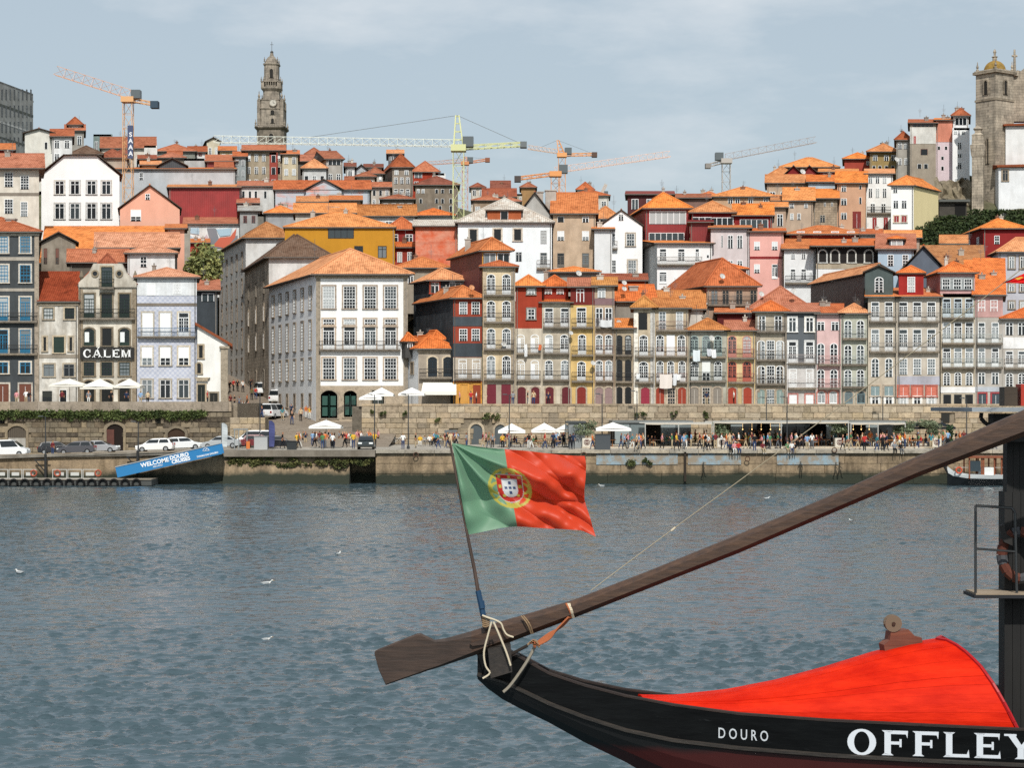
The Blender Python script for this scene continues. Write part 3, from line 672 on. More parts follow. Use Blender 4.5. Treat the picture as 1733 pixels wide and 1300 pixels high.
    if plinth: strip('plinth', FL, FR, z0-1, Z(plinth[0], DL), .06, masonry(plinth[1], plinth[1], 1.2))
    for ya, yb, h_ in bands: strip('facade_band', FL, FR, Z(yb, DL), Z(ya, DL), .05, plaster(h_) if isinstance(h_, str) else h_)
    for spec in win: place_windows(root, spec, FL, FR, ang, z0, z1)
    for spec, ea, eb in [(s_, FL, BL) for s_ in sidewin]+[(s_, FR, BR) for s_ in sidewin_r]:
        t = spec.split(); kind = t[0]; ya, yb = float(t[1]), float(t[2]); wm_ = float(t[3]); n_ = int(t[4]); o = dict(q.split('=') for q in t[5:])
        dd = eb-ea; left = ea is FL
        an = math.atan2(-dd.y, -dd.x) if left else math.atan2(dd.y, dd.x)
        for i in range(n_):
            q = ea+dd*((i+.5)/n_*.94+.03); nn_ = Vector((math.sin(an), -math.cos(an)))*.01
            add_window(root, (q.x+nn_.x, q.y+nn_.y, Z(yb, ea.y)), an, kind, wm_, Z(ya, ea.y)-Z(yb, ea.y), o.get('f', WHITE), o.get('s'), o.get('d'))
    for dm in dormers: dormer(root, FL, FR, v, z1, *dm)
    return root
def place_windows(root, spec, FL, FR, ang, z0, z1):
    t = spec.split(); kind = t[0]; nf = Vector((math.sin(ang), -math.cos(ang)))*.01
    if kind == 'auto':                                                   # auto kind cols rows [opts]
        o = dict(q.split('=') for q in t[4:]); nc, nr = int(t[2]), int(t[3]); ln = (FR-FL).length; hh = (z1-z0)
        base = float(o.get('lo', 0))*hh; hh -= base
        for r_ in range(nr):
            for c in range(nc):
                q = FL.lerp(FR, (c+.5)/nc)+nf; w = min(1.15, ln/nc*.5); h = min(1.9, hh/nr*.58)
                add_window(root, (q.x, q.y, z0+base+hh*(r_+.2)/nr), ang, rng.choice(t[1]), w, h, o.get('f', WHITE), o.get('s'), o.get('d'))
        return
    ya, yb, w = float(t[1]), float(t[2]), float(t[3]); cols = t[4].split(','); o = dict(q.split('=') for q in t[5:])
    for i, c in enumerate(cols):
        k_ = kind[i % len(kind)]; q = hit(float(c), FL, FR)+nf
        dc = o.get('d'); dc = dc.split('/')[i % len(dc.split('/'))] if dc else None
        add_window(root, (q.x, q.y, Z(yb, q.y)), ang, k_, w/F*q.y, Z(ya, q.y)-Z(yb, q.y), o.get('f', WHITE), o.get('s'), dc)
    if 'b' in o:
        xa, xb = [float(e) for e in o['bx'].split(':')] if 'bx' in o else (None, None)
        d_ = (FR-FL).normalized(); a = hit(xa, FL, FR) if xa else FL+d_*.12; e = hit(xb, FL, FR) if xb else FR-d_*.12
        balcony(root, a, e, ang, Z(yb, (a.y+e.y)/2), o['b'], o.get('sl', '857d72'), float(o.get('bh', 1.0)))
def dormer(root, FL, FR, v, z1, xa, xb, yt, yb, col, yr, tile, spec, kind='hip', setb=.18):
    """small roofed window house standing in the front slope"""
    a = hit(xa, FL+v*setb, FR+v*setb); b_ = hit(xb, FL+v*setb, FR+v*setb); D = a.y; back = v*.35
    pts = [a, b_, b_+back, a+back]; zt, zb = Z(yt, D), Z(yb, D)-1.2
    s = MB(); lo = [(p.x, p.y, zb) for p in pts]; hi = [(p.x, p.y, zt) for p in pts]
    for i in range(4): j = (i+1) % 4; s.face([lo[i], lo[j], hi[j], hi[i]])
    zr = Z(yr, D+back.length*(.5 if kind == 'hip' else 0))
    if kind == 'gf': t = (a+b_)/2; s.face([hi[0], hi[1], (t.x, t.y, zr)])
    o = s.build('dormer', plaster(col) if isinstance(col, str) else col, root)
    th = TILE.get(tile, tile); r_ = roof_mesh(pts, zt, zr, kind, .3).build('dormer_roof', [tilework(th), plain('4a4038', .9), plain(th, .9, 0, .2, .8)], root); r_.parent = o
    if spec:
        t = spec.split(); q = (a+b_)/2; w = float(t[1])/F*D; h = float(t[2])/F*D
        ww = add_window(root, (q.x, q.y-.01, Z(yb, D)+.1), math.atan2((b_-a).y, (b_-a).x), t[0], w, h, WHITE, None, t[3] if len(t) > 3 else None); ww.parent = o
# ---------------------------------------------------------------- the port houses on the terrace
LG = 'houses on the terrace above the parked cars'
DG = '25352f'; BLU = '2f7fa6'
def port_houses():
    zb = 8.33
    house('slate_blue_house', 'dark slate house with bright blue window frames and stone bands', (-62, 66), (394, 680), 236, '4b5053', 'hip', 371, 'r', 11, zb=zb, cornice='b0a99c', quoin='b4a898', group=LG,
          win=[f's 400 428 17 -32,5,43 f={BLU} s=cfc9be', f's 449 478 18 -32,5,43 f={BLU} s=cfc9be', f'f 503 543 18 -32,5,43 f={BLU} s=cfc9be b=2b2b2b', f'f 558 598 18 -32,5,43 f={BLU} s=cfc9be b=2b2b2b', f'n 613 632 18 -32,5,43 f={BLU} s=cfc9be', 'p 650 680 20 -32,5,43 s=cfc9be d=6a4032'],
          chim=((19, 372, 400, 15),), bands=((435, 441, 'b5aea2'), (488, 493, 'b5aea2')))
    house('stained_white_house', 'small stained white house with steep old red roof and green shutters', (66.5, 132), (512, 680), 236, plaster('e6e3da', .7), 'mono', 458, '8e4128', 6, zb=zb, cornice='8d8578', group=LG, over=.3, ridgeD=239,
          win=[f's 521 540 16 82,118 f={DG} s=b8ac98', f'c 570 597 18 100 f={DG} d={DG} s=b8ac98', f'o 570 594 6 76,120 s=b8ac98', 'n 617 637 18 83,117 f=6b6f70 s=b8ac98', 'b 662 679 16 80 f=30332f', 'o 660 680 12 107', ], bands=((600, 606, '9b9284'),))
    r = house('baroque_gable_house', 'stone house with curved gable and white lettering above dark green doors', (133, 231), (484, 680), 236, plaster('e0dacb', .5), 'hip', 432, 'r', 9, zb=zb, group=LG, quoin='8f8474', over=.1,
          win=[f'f 497 538 18 151,181,211 f={DG} s=857a69 d={DG} b=1d2320 bh=1.1', f'x 556 585 17 151,181,211 f={DG} s=857a69'.replace('x ', 'XoX ').replace(' s=', ' d=dfe3e2 s='), f's 613 636 18 151,181,211 f={DG} s=857a69', 'P 644 680 17 151,181,211 d=1a1c1b s=857a69 f=1a1c1b'], bands=((588, 608, '2b2a28'),))
    # the curved gable with its oculi stands before the roof
    D = 235.75; g = [(133, 486), (231, 486), (231, 478), (222, 470), (214, 462), (208, 450), (206, 446), (158, 446), (156, 450), (150, 462), (142, 470), (133, 478)]
    b = MB(); b.prism([(kx(px)*D, Z(py, D)) for px, py in g], D, D+.6); b.build('curved_gable', plaster('dad4c6', .55), r)
    for px in (161, 202):
        q = MB(); c = P3(px, 463, D); ring = lambda rr_: [(c.x+rr_*math.cos(t), c.z+rr_*math.sin(t)) for t in np.linspace(0, 6.283, 13)[:-1]]
        q.ring(ring(.48), ring(.3), D-.12, D, 0); q.prism(ring(.3), D-.03, D, 1); q.build('oculus', [masonry('8f8676', '8f8676', 1.2), GLASS[0]], r)
    p = P(181, D); add_window(r, (p.x, D-.01, Z(486, D)), 0, 'f', 1.35, 2.5, DG, 'a89c88'); balcony(r, P(168, D), P(194, D), 0, Z(486, D), '1d2320')
    for px in (137, 228):
        q = MB(); c = P3(px, 478, D); q.lathe((c.x, D+.3, c.z), [(.25, 0), (.2, .2), (.12, .4), (.3, .7), (.2, 1.1), (.05, 1.5)], 8); q.build('urn_finial', masonry('8a8070', '8a8070', 1.3), r)
    sign_calem(r)
    house('light_blue_tiled_house', 'pale blue tiled house with white blinds and long blue balcony rail', (232, 333), (471, 680), 236, tiled_wall(), 'hip', 456, 'p', 9, zb=zb, group=LG,
          win=['s 480 498 15 300 f=e9ecec', 'c 480 500 15 256 d=e6e8e8', 'ccf 529 569 18 250,280,311 s=c9c2b4 d=eceeee b=5d7690', 'b 587 618 18 249,280,311 s=c9c2b4 d=eceeee', 'n 643 673 18 249,280,311 s=c9c2b4 f=d4d6d6'], bands=((513, 518, '857d72'), (472, 500, 'e3e7e9')), dormers=())
    # white chapel beside the street
    D = 234; r = empty('white_chapel', 'small white chapel with sloping red tile verge and stone corner pillar', 'chapel', (kx(360)*D, D, 8.3), LG)
    w = [(334, 694), (386, 694), (386, 583), (340, 553), (334, 553)]
    b = MB(); q = [(kx(px)*D, D, Z(py, D)-(2 if py > 690 else 0)) for px, py in w]; b.hexa(q, [(x_*1.06, D+14, z_) for x_, _, z_ in q]); b.build('wall', plaster('eeeee9', .18), r)
    b = MB(); a, c = P3(331, 550, D), P3(394, 587, D)
    b.hexa([(a.x, D-.4, a.z), (c.x, D-.4, c.z), (c.x*1.06, D+14, c.z), (a.x*1.06, D+14, a.z)], [(a.x, D-.4, a.z+.35), (c.x, D-.4, c.z+.35), (c.x*1.06, D+14, c.z+.35), (a.x*1.06, D+14, a.z+.35)]); b.build('roof', tilework(TILE['r']), r)
    b = MB(); b.box((kx(374)*D, D-.25, 6.3), (kx(386)*D, D, Z(590, D))); b.box((kx(372)*D, D-.4, Z(590, D)), (kx(389)*D, D, Z(586, D))); b.build('corner_pillar', masonry('b5aa98', 'a89d8b', 1.1), r)
    b = MB(); b.prism([(kx(px)*D, Z(py, D)) for px, py in ((333, 645), (352, 645), (352, 642), (356, 639), (330, 639), (333, 642))], D-.35, D); b.build('door_hood', masonry('a59b8a', 'a59b8a', 1.2), r)
    for px, y0, y1, wp, k_, d_ in ((341, 651, 684, 12, 'p', '1d231f'), (362, 665, 690, 13, 'p', '232421'), (340, 585, 606, 7, 'o', '222222'), (337, 615, 632, 7, 'O', '8a8577')):
        add_window(r, (kx(px)*D, D-.01, Z(y1, D)), 0, k_, wp/F*D, Z(y0, D)-Z(y1, D), '777066', 'a89d8b', d_)
def tiled_wall():
    if 'azulejo' not in MATS:
        m, n, l, b = new_mat('azulejo'); geo = n.new('ShaderNodeNewGeometry').outputs['Position']; sp = n.new('ShaderNodeSeparateXYZ'); l.new(geo, sp.inputs[0])
        cb = n.new('ShaderNodeCombineXYZ'); l.new(sp.outputs['X'], cb.inputs['X']); l.new(sp.outputs['Z'], cb.inputs['Y'])
        ck = n.new('ShaderNodeTexChecker'); ck.inputs['Scale'].default_value = 3.2; ck.inputs['Color1'].default_value = C('c6c9d2'); ck.inputs['Color2'].default_value = C('b2b8c8'); l.new(cb.outputs[0], ck.inputs['Vector'])
        a = noise_node(n, l, geo, .7, 5); l.new(mixc(n, l, 'MULTIPLY', .8, ck.outputs['Color'], ramp(n, l, a.outputs['Fac'], [(.3, g4(.8)), (.6, g4(1.03))]).outputs['Color']), b.inputs['Base Color']); b.inputs['Roughness'].default_value = .35; MATS['azulejo'] = m
    return MATS['azulejo']
# slab-serif capitals in a unit box, each a list of filled outlines
def serif(ch):
    S = .14; st = .24
    stem_ = lambda x: [[(x, 0), (x+st, 0), (x+st, 1), (x, 1)], [(x-.1, 0), (x+st+.1, 0), (x+st, .08), (x, .08)], [(x, .92), (x+st, .92), (x+st+.1, 1), (x-.1, 1)]]
    if ch == 'F': return stem_(.12)+[[(.36, .86), (.92, .86), (.98, .7), (1.0, 1), (.36, 1)], [(.36, .44), (.72, .44), (.72, .56), (.36, .56)], [(.68, .34), (.76, .34), (.76, .66), (.68, .66)]], 1.02
    if ch == 'E': return stem_(.12)+[[(.36, .87), (.92, .87), (.96, .72), (.99, 1), (.36, 1)], [(.36, .44), (.72, .44), (.72, .56), (.36, .56)], [(.68, .34), (.76, .34), (.76, .66), (.68, .66)], [(.36, 0), (1.02, 0), (.99, .3), (.93, .13), (.36, .13)]], 1.06
    if ch == 'L': return stem_(.12)+[[(.36, 0), (1.0, 0), (.97, .32), (.9, .13), (.36, .13)]], 1.02
    if ch == 'Y': return [[(.46, 0), (.7, 0), (.7, .5), (.46, .5)], [(.36, 0), (.8, 0), (.7, .08), (.46, .08)], [(.46, .42), (.7, .42), (.34, 1), (.06, 1)], [(.5, .42), (.7, .42), (1.06, 1), (.92, 1)], [(-.04, .92), (.42, .92), (.42, 1), (-.04, 1)], [(.82, .92), (1.16, .92), (1.16, 1), (.82, 1)]], 1.12
    if ch == 'A': return [[(.02, 0), (.16, 0), (.56, 1), (.44, 1)], [(.84, 0), (1.1, 0), (.66, 1), (.44, 1)], [(.22, .28), (.86, .28), (.82, .4), (.26, .4)], [(-.08, 0), (.3, 0), (.3, .09), (-.08, .09)], [(.72, 0), (1.22, 0), (1.22, .09), (.72, .09)], [(.55, 1.06), (.66, 1.06), (.86, 1.26), (.7, 1.26)]], 1.2
    if ch == 'M': return stem_(.1)+stem_(1.0)+[[(.3, 1), (.58, 0), (.72, .2), (.36, 1)], [(.58, 0), (.7, 0), (1.04, 1), (.98, 1)]], 1.42
    if ch in 'OC':
        out = []; n = 24; a0, a1 = (0, 2*math.pi) if ch == 'O' else (R(48), R(318))
        for i in range(n):
            t0, t1 = a0+(a1-a0)*i/n, a0+(a1-a0)*(i+1)/n; o = lambda t: (.54+.54*math.cos(t), .5+.53*math.sin(t)); q = lambda t: (.54+.29*math.cos(t), .5+.43*math.sin(t))
            out.append([o(t0), o(t1), q(t1), q(t0)])
        if ch == 'C': out += [[(.82, .62), (.94, .62), (.94, 1.0), (.86, 1.0)], [(.84, .1), (.96, .14), (.94, .34), (.86, .34)]]
        return out, 1.14
def letters(word, width, height, gap=.12):
    """list of outlines scaled to width x height, origin bottom left"""
    x = 0; al = []
    for ch in word:
        po, adv = serif(ch); al += [[(x+a, c) for a, c in p] for p in po]; x += adv+gap
    x -= gap
    return [[(a/x*width, c*height) for a, c in p] for p in al]
def sign_calem(root):
    D = 235.62; b = MB(); b.box((kx(136)*D, D, Z(608, D)), (kx(227)*D, D+.12, Z(588, D))); s = b.build('sign_board', plain('2a2927', .6), root)
    q = MB()
    for p in letters('CALEM', (223-141)/F*D, 13.5/F*D, .14): q.prism([(a+kx(141)*D, c+Z(605, D)) for a, c in p], D-.06, D-.01)
    l_ = q.build('lettering', plain('eef0ee', .5), root); l_.parent = s
port_houses()

# ---------------------------------------------------------------- along the climbing street
def street_houses():
    G = 'buildings along the climbing street'
    house('white_corner_building', 'large white three-storey corner building with stone frames and orange hipped roof', (535, 690), (466, 710), 240, plaster('f0f1f0', .14), 'hip', 431, 'o', 27, side=('L', 455, 267), sidewall=plaster('eef0f1', .16), zb=6.3, group=G, cornice='a89d8c', quoin='ada291', over=.7,
          win=['s 484 522 21 556.5,591.6,626.5,660.9 s=b9aa9a', 's 540 552 20 556.5,591.6,626.5,660.9 s=b9aa9a', 'f 552 591 20 556.5,591.6,626.5,660.9 s=b9aa9a b=4a4742 bx=540:678', 's 606 642 21 556.5,591.6,626.5,660.9 s=b9aa9a', 'P 661 708 28 557 d=2f5148 s=a89d8c f=2f5148', 'P 661 706 22 593 d=2f5148 s=a89d8c f=2f5148', 'p 661 704 20 640 d=39413e s=a89d8c'],
          sidewin=['s 484 522 1.3 6 s=94897c', 's 541 590 1.3 6 s=94897c', 's 606 642 1.3 6 s=94897c', 'o 668 690 .9 6 s=94897c'], plinth=(653, 'a89d8e'))
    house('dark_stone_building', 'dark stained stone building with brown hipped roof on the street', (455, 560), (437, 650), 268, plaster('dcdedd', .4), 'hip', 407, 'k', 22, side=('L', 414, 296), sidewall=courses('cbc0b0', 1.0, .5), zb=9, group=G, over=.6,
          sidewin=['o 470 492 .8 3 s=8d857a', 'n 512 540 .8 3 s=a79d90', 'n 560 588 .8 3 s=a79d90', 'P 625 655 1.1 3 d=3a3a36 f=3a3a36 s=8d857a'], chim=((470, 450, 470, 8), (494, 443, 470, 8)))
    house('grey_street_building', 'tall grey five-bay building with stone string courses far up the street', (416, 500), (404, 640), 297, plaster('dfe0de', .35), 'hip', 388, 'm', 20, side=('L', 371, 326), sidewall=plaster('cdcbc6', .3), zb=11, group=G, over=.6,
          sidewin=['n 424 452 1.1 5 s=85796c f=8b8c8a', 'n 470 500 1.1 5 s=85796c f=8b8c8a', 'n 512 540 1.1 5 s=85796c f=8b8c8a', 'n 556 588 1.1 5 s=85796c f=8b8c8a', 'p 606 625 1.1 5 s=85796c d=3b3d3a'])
    house('narrow_dark_house', 'narrow charcoal house with orange roof behind the white chapel', (331, 368), (493, 640), 252, '454c52', 'mono', 474, 'o', 8, group=G, win=['g 496 510 21 352 f=e4e7e8'], zb=9)
    # low white house with the two roof dormers
    house('dormer_tavern', 'low house with two orange dormers and a cream awning by the wall', (708, 770), (592, 686), 237, plaster('b3a899', .4), 'hip', 571, 'o', 13, side=('L', 656, 247), sidewall=plaster('dcdfe1', .25), zb=8.34, group=G, cornice='9c9182',
          win=['A 604 638 15 732,758 f=23303a s=c7bba8 b=2b2b2b'], dormers=((733, 752, 577, 590, '4b4a48', 562, 'o', 'g 12 9'), (686, 702, 580, 590, '4b4a48', 566, 'o', 'g 9 8')), sidewin=['o 613 632 .8 3 s=8d8478'])
    D = 236.4; b = MB(); x0, x1 = kx(716)*D, kx(772)*D
    b.hexa([(x0-.1, D-2.4, 10.0), (x1+.1, D-2.4, 10.0), (x1, D, 11.1), (x0, D, 11.1)], [(x0-.1, D-2.4, 10.06), (x1+.1, D-2.4, 10.06), (x1, D, 11.16), (x0, D, 11.16)]); b.box((x0-.1, D-2.42, 9.6), (x1+.1, D-2.38, 10.03))
    tag(b.build('shop_awning', fabric('ece8dc')), 'cream shop awning below the arched windows of the dormer tavern', 'awning')
    house('slate_side_house', 'narrow red-fronted house with slate bands and slate-clad flank', (767, 816), (506, 686), 236, plaster('9c4836', .25), 'hip', 490, 'o', 10, side=('L', 704, 250), sidewall=slate(), zb=8.34, group=G,
          win=['s 511 532 14 784,805', 's 557 577 14 784,805', 'f 608 640 14 783,806 b=5a4f48', 'op 652 685 13 785,807 d=8b3d24 s=d39c4f f=8b3d24'], bands=((536, 552, '4c555c'), (581, 604, '454c52'), (605, 645, 'b8ad9d'), (647, 686, 'cf9b52')))
    house('slate_attic_house', 'slate-hung attic storey with small red-framed windows and solar panel', (727, 790), (476, 560), 246, slate(), 'hip', 457, 'o', 10, side=('L', 700, 252), zb=15, group=G, win=['n 478 496 14 736 s=a9503d', 'g 478 492 30 775 f=c7c9c8'])
def slate():
    if 'slate' not in MATS: MATS['slate'] = courses('464d53', .5, .28)
    return MATS['slate']
street_houses()

# ---------------------------------------------------------------- the waterfront row
def row_houses():
    G = 'tall narrow houses of the waterfront row'; zb = 8.34; S = STONE; RB = '4a413b'; DGR = '2e3a38'
    W = '2b2b2b'
    H = lambda nm, lb, x, y, wall, **k: house(nm, lb, x, y, k.pop('D', 235), wall, zb=zb, group=G, dep=k.pop('dep', 9), **k)
    H('ochre_tall_house', 'tallest ochre house with four floors of arched white balcony doors and maroon shop', (817, 872), (453, 686), plaster('d9c7a6', .45), roof='hip', ry=446, tile='o', quoin='b8aa96', D=234.5,
      win=['A 464 498 15 831,857 b=4a4038', 'A 509 544 15 831,857 b=4a4038', 'A 556 590 15 831,857 b=4a4038', 'A 602 641 15 831,857 b=4a4038', 'p 651 685 17 831,857 d=6a2430 f=6a2430'], bands=((646, 686, 'b3a797'),))
    house('maroon_attic_house', 'maroon sheet-clad rooftop storey with glazed yellow front', (816, 863), (426, 460), 238, 'd9a24e', 'hip', 410, 'o', 10, side=('L', 762, 252), sidewall=sheet_metal('6b3434'), zb=18, group=G, win=['gg 428 446 21 829,852 f=dfe4e6'])
    H('red_corner_house', 'red upper house over narrow balconies with open white shutters', (872.5, 917), (486, 686), plaster('a2402c', .3), roof='hip', ry=470, win=['b 489 498 12 899 d=c9ccca s=8d8a84', 's 523 540 12 899 s=8d8a84', 'XX 566 597 14 881,905 d=e4e6e6 b=4a4038', 'AX 609 642 14 881,905 d=e4e6e6 b=4a4038', 'P 655 686 14 883,906 d=5b1f26 f=5b1f26 s=b6a998'], bands=((556, 686, 'd2c8b6'),))
    H('grey_glazed_house', 'grey-stone house under a red attic with tall white glazed doors', (917.5, 965), (513, 686), plaster('cfc5b2', .5), roof='mono', ry=503, win=['f 521 553 15 929,956 b=5a4a44', 'XA 566 597 14 929,955 d=e4e6e6 b=4a4038', 'A 609 642 14 929,956 b=4a4038', 'P 655 686 14 930,958 d=5b1f26 f=5b1f26 s=b6a998'])
    house('red_attic_storey', 'red attic storey with two small windows under a hipped roof', (916, 962), (487, 520), 239, plaster('98392a', .3), 'hip', 470, 'o', 8, zb=17, group=G, win=['b 489 498 12 928,948 d=c9ccca'])
    H('yellow_strip_house', 'narrow mustard-yellow house with one white arched door on each floor', (965.5, 1006), (487, 686), plaster('e0c080', .4), roof='gs', ry=473, win=['n 489 511 13 982', 'f 520 553 16 984 b=4a4038', 'XA 566 600 14 978,991 d=20242a b=4a4038'.replace('XA', 'A').replace('978,991', '985'), 'A 611 644 15 984 b=4a4038', 'P 655 686 15 984 d=7b2a22 f=7b2a22 s=b6a998'], bands=((487, 516, '7a322d'),))
    H('mauve_balcony_house', 'grey-mauve house with enclosed timber top balcony and mauve doors', (1006.5, 1040), (485, 686), plaster('c0ab95', .5), roof='gs', ry=472, tile='m', win=['n 488 504 13 1018', 'n 521 553 12 1014,1030 b=8a7f80', 'A 566 599 12 1014,1030 b=6a4a44', 'A 610 644 12 1014,1030 b=6a4a44', 'P 656 686 12 1014,1030 d=8c7674 f=8c7674 s=b6a998'], bands=((505, 516, '8a6f72'),))
    H('black_door_house', 'low narrow house with black arched doors on every floor', (1040.5, 1072), (557, 686), plaster('b8a991', .5), roof='mono', ry=540, win=[f'A 567 600 11 1048,1063 f={W} b={W}', f'A 609 645 11 1048,1063 f={W} b={W}', 'P 655 686 11 1048,1063 d=191b1c f=191b1c s=b6a998'])
    H('white_pilaster_house', 'grey house with white corner strips and a crimson street door', (1072.5, 1108), (523, 686), plaster('cdbfa6', .55), roof='hip', ry=505, tile='m', quoin='e3e3df', win=['o 529 558 15 1088 d=3a2e28', 'A 567 602 15 1089 b=4a4038', 'A 612 646 16 1089 b=4a4038', 'P 656 686 15 1092 d=8c2c3e f=8c2c3e s=b6a998'])
    H('laundry_house', 'grey house hung with pale laundry and orange-red street doors', (1108.5, 1165), (523, 686), plaster('c9b99e', .55), roof='gs', ry=507, tile='m', win=['Ass 528 558 12 1118,1121,1150 b=7a5a50'.replace('Ass', 's').replace('1118,1121,1150', '1121,1150'), 'AcA 567 602 14 1117,1135,1153 d=f0f1f0 b=7a5a50', 'A 611 646 12 1117,1135,1154 b=7a5a50', 'PsP 656 686 14 1117,1136,1154 d=8f3826 f=c5b6a8 s=b6a998'])
    H('green_glazed_house', 'greenish house with mossy roof and dark green balcony windows', (1165.5, 1230), (561, 686), plaster('b4b2a4', .5), roof='hip', ry=542, tile='m', win=[f'A 568 603 14 1175,1195,1215 f=9fb0ac b={DGR}', f'AbA 611 644 14 1175,1195,1215 f=dfe3e1 b={DGR}', 'PsP 656 686 14 1175,1195,1214 d=827b72 f=c9c4ba s=b6a998'])
    H('yellow_red_door_house', 'yellow house with red-framed balcony doors and red street doors', (1230.5, 1278), (561, 686), plaster('dbc596', .4), roof='gs', ry=545, win=['A 568 605 15 1239,1264 f=c98d80 b=8a4a40', 'A 612 646 15 1239,1264 f=c46a56 b=8a4a40', 'P 656 686 14 1239,1265 d=983c2a f=983c2a s=b6a998'])
    H('grey_three_window_house', 'grey stone house with small middle windows and green-grey doors', (1278.5, 1331), (529, 686), plaster('c6bdab', .45), roof='hip', ry=513, quoin='9d9385', win=['n 535 560 13 1289,1317 b=77716a', 'AsA 576 608 14 1288,1304,1320 b=77716a'.replace('AsA', 'asa'), 'asa 619 649 14 1288,1304,1320 b=77716a', 'PsP 659 686 15 1288,1304,1320 d=7c8d88 f=d9dcda s=b6a998'])
    H('slate_grey_house', 'slate-grey house with broad white window frames', (1331.5, 1382), (530, 686), plaster('62686d', .3), roof='gs', ry=516, win=['n 537 561 13 1341,1370 s=e6e8e7', 'f 578 614 14 1341,1370 s=e6e8e7 b=9a8f8c', 'f 624 656 12 1342,1370 b=c9c4c2', 'p 668 686 13 1342,1370 d=dfe2e3 s=b98079'], bands=((617, 686, 'd6d3d0'),))
    H('pink_house', 'pale pink house with white doors on long shared balconies', (1382.5, 1423), (532, 686), plaster('d9b9b6', .3), roof='gs', ry=517, win=['n 544 559 13 1389,1413', 'a 581 616 13 1389,1411 b=b58f8b', 'a 625 656 13 1389,1411 b=b58f8b', 'A 662 686 13 1390,1410 f=dfe2e3 s=b98079'])
    H('pale_green_house', 'pale grey-green house with black-paned arched doors beside the black gable wall', (1423.5, 1468), (532, 686), plaster('bdbfb0', .35), roof='hip', ry=518, win=['a 542 572 13 1435,1456 b=a3aaa6', 'a 583 616 13 1435,1456 b=a3aaa6', 'a 625 654 13 1435,1456 b=a3aaa6', 'A 662 686 14 1436,1457 f=6f8286 s=b6a998 d=dfe2e3'])
    H('dormered_stone_house', 'wide grey stone house with a dark green gabled dormer above', (1469, 1518), (504, 686), plaster('c9bfae', .4), roof='mono', ry=484, tile='o', D=234.6, ridgeD=238, win=['f 511 543 14 1481,1504 b=8c867e', 'f 557 594 14 1481,1504 b=8c867e', 'a 606 638 13 1481,1504', 'p 654 670 15 1481,1504 d=7d9092 s=b6a998', 'n 672 686 12 1481,1504 s=e6e8e7'],
      dormers=((1464, 1511, 462, 496, '54605f', 450, '5f7370', 'a 15 26', 'gf', .12),))
    H('salmon_shop_house', 'grey house with lilac band and three salmon shop doors', (1518.5, 1590), (504, 686), plaster('c8c0b3', .4), roof='mono', ry=484, D=234.6, ridgeD=238, win=['f 511 543 15 1528.5,1552,1576 b=8c867e', 'f 557 594 15 1528.5,1552,1576 b=8c867e', 's 607 634 14 1528.5,1552,1576', 'p 654 671 16 1528.5,1552,1576 d=c4705e s=b96c5e', 'n 672 687 12 1528.5,1552,1576 s=e6e8e7'], bands=((637, 652, 'b3b4bf'),),
      dormers=((1521, 1563, 464, 496, 'a02f2b', 452, 'o', 's 13 26', 'hip', .12),))
    H('pink_attic_house', 'stone house with pink attic of three windows and white banner', (1592, 1650), (497, 686), plaster('c4baa7', .45), roof='flat', win=['f 505 537 14 1602,1621,1640 f=cdd9e0 b=8c958f', 'f 546 580 14 1602,1621,1640 b=a3aaa6', 'f 589 621 14 1602,1621,1640 b=a3aaa6', 'a 630 652 12 1602,1621,1640', 'o 668 685 13 1603,1621,1640 d=39434a'], bands=((655, 665, 'f2f3f3'),))
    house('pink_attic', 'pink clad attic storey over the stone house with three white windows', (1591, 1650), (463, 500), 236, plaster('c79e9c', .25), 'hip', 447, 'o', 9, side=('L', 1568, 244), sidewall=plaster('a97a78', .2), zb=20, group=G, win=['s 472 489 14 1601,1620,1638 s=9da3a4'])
    H('rose_top_house', 'narrow house with rose-pink top floor beside the pink attic', (1650.5, 1697), (501, 686), plaster('b9b4ac', .35), roof='mono', ry=438, tile='o', dep=14, win=['s 507 527 12 1661,1682', 'f 546 580 12 1661,1684 b=a3aaa6', 'f 589 621 12 1661,1684 b=a3aaa6', 'n 630 650 12 1661,1684', 'p 666 686 13 1662,1685 d=3f4a52 s=a44a4e'], bands=((502, 537, 'c9a09c'), (655, 663, 'b7bec6')))
    H('end_row_house', 'house at the end of the row with a wide white banner', (1697.5, 1790), (541, 686), plaster('c3beb6', .35), roof='hip', ry=520, win=['n 546 567 13 1708,1729,1750,1771', 'f 594 622 13 1708,1729,1750,1771 b=8c867e', 'a 631 654 13 1708,1729,1750,1771', 'p 662 686 14 1708,1729,1750 d=4a4f52'], bands=((571, 590, 'f0f1f1'),))
    house('black_gable_house', 'black-clad gable wall with orange roof rising behind the row', (1462, 1512), (466, 540), 241, sheet_metal('2b2d30'), 'gf', 448, 'o', 10, side=('L', 1372, 262), sidewall=sheet_metal('26282b'), zb=18, group=G)
row_houses()
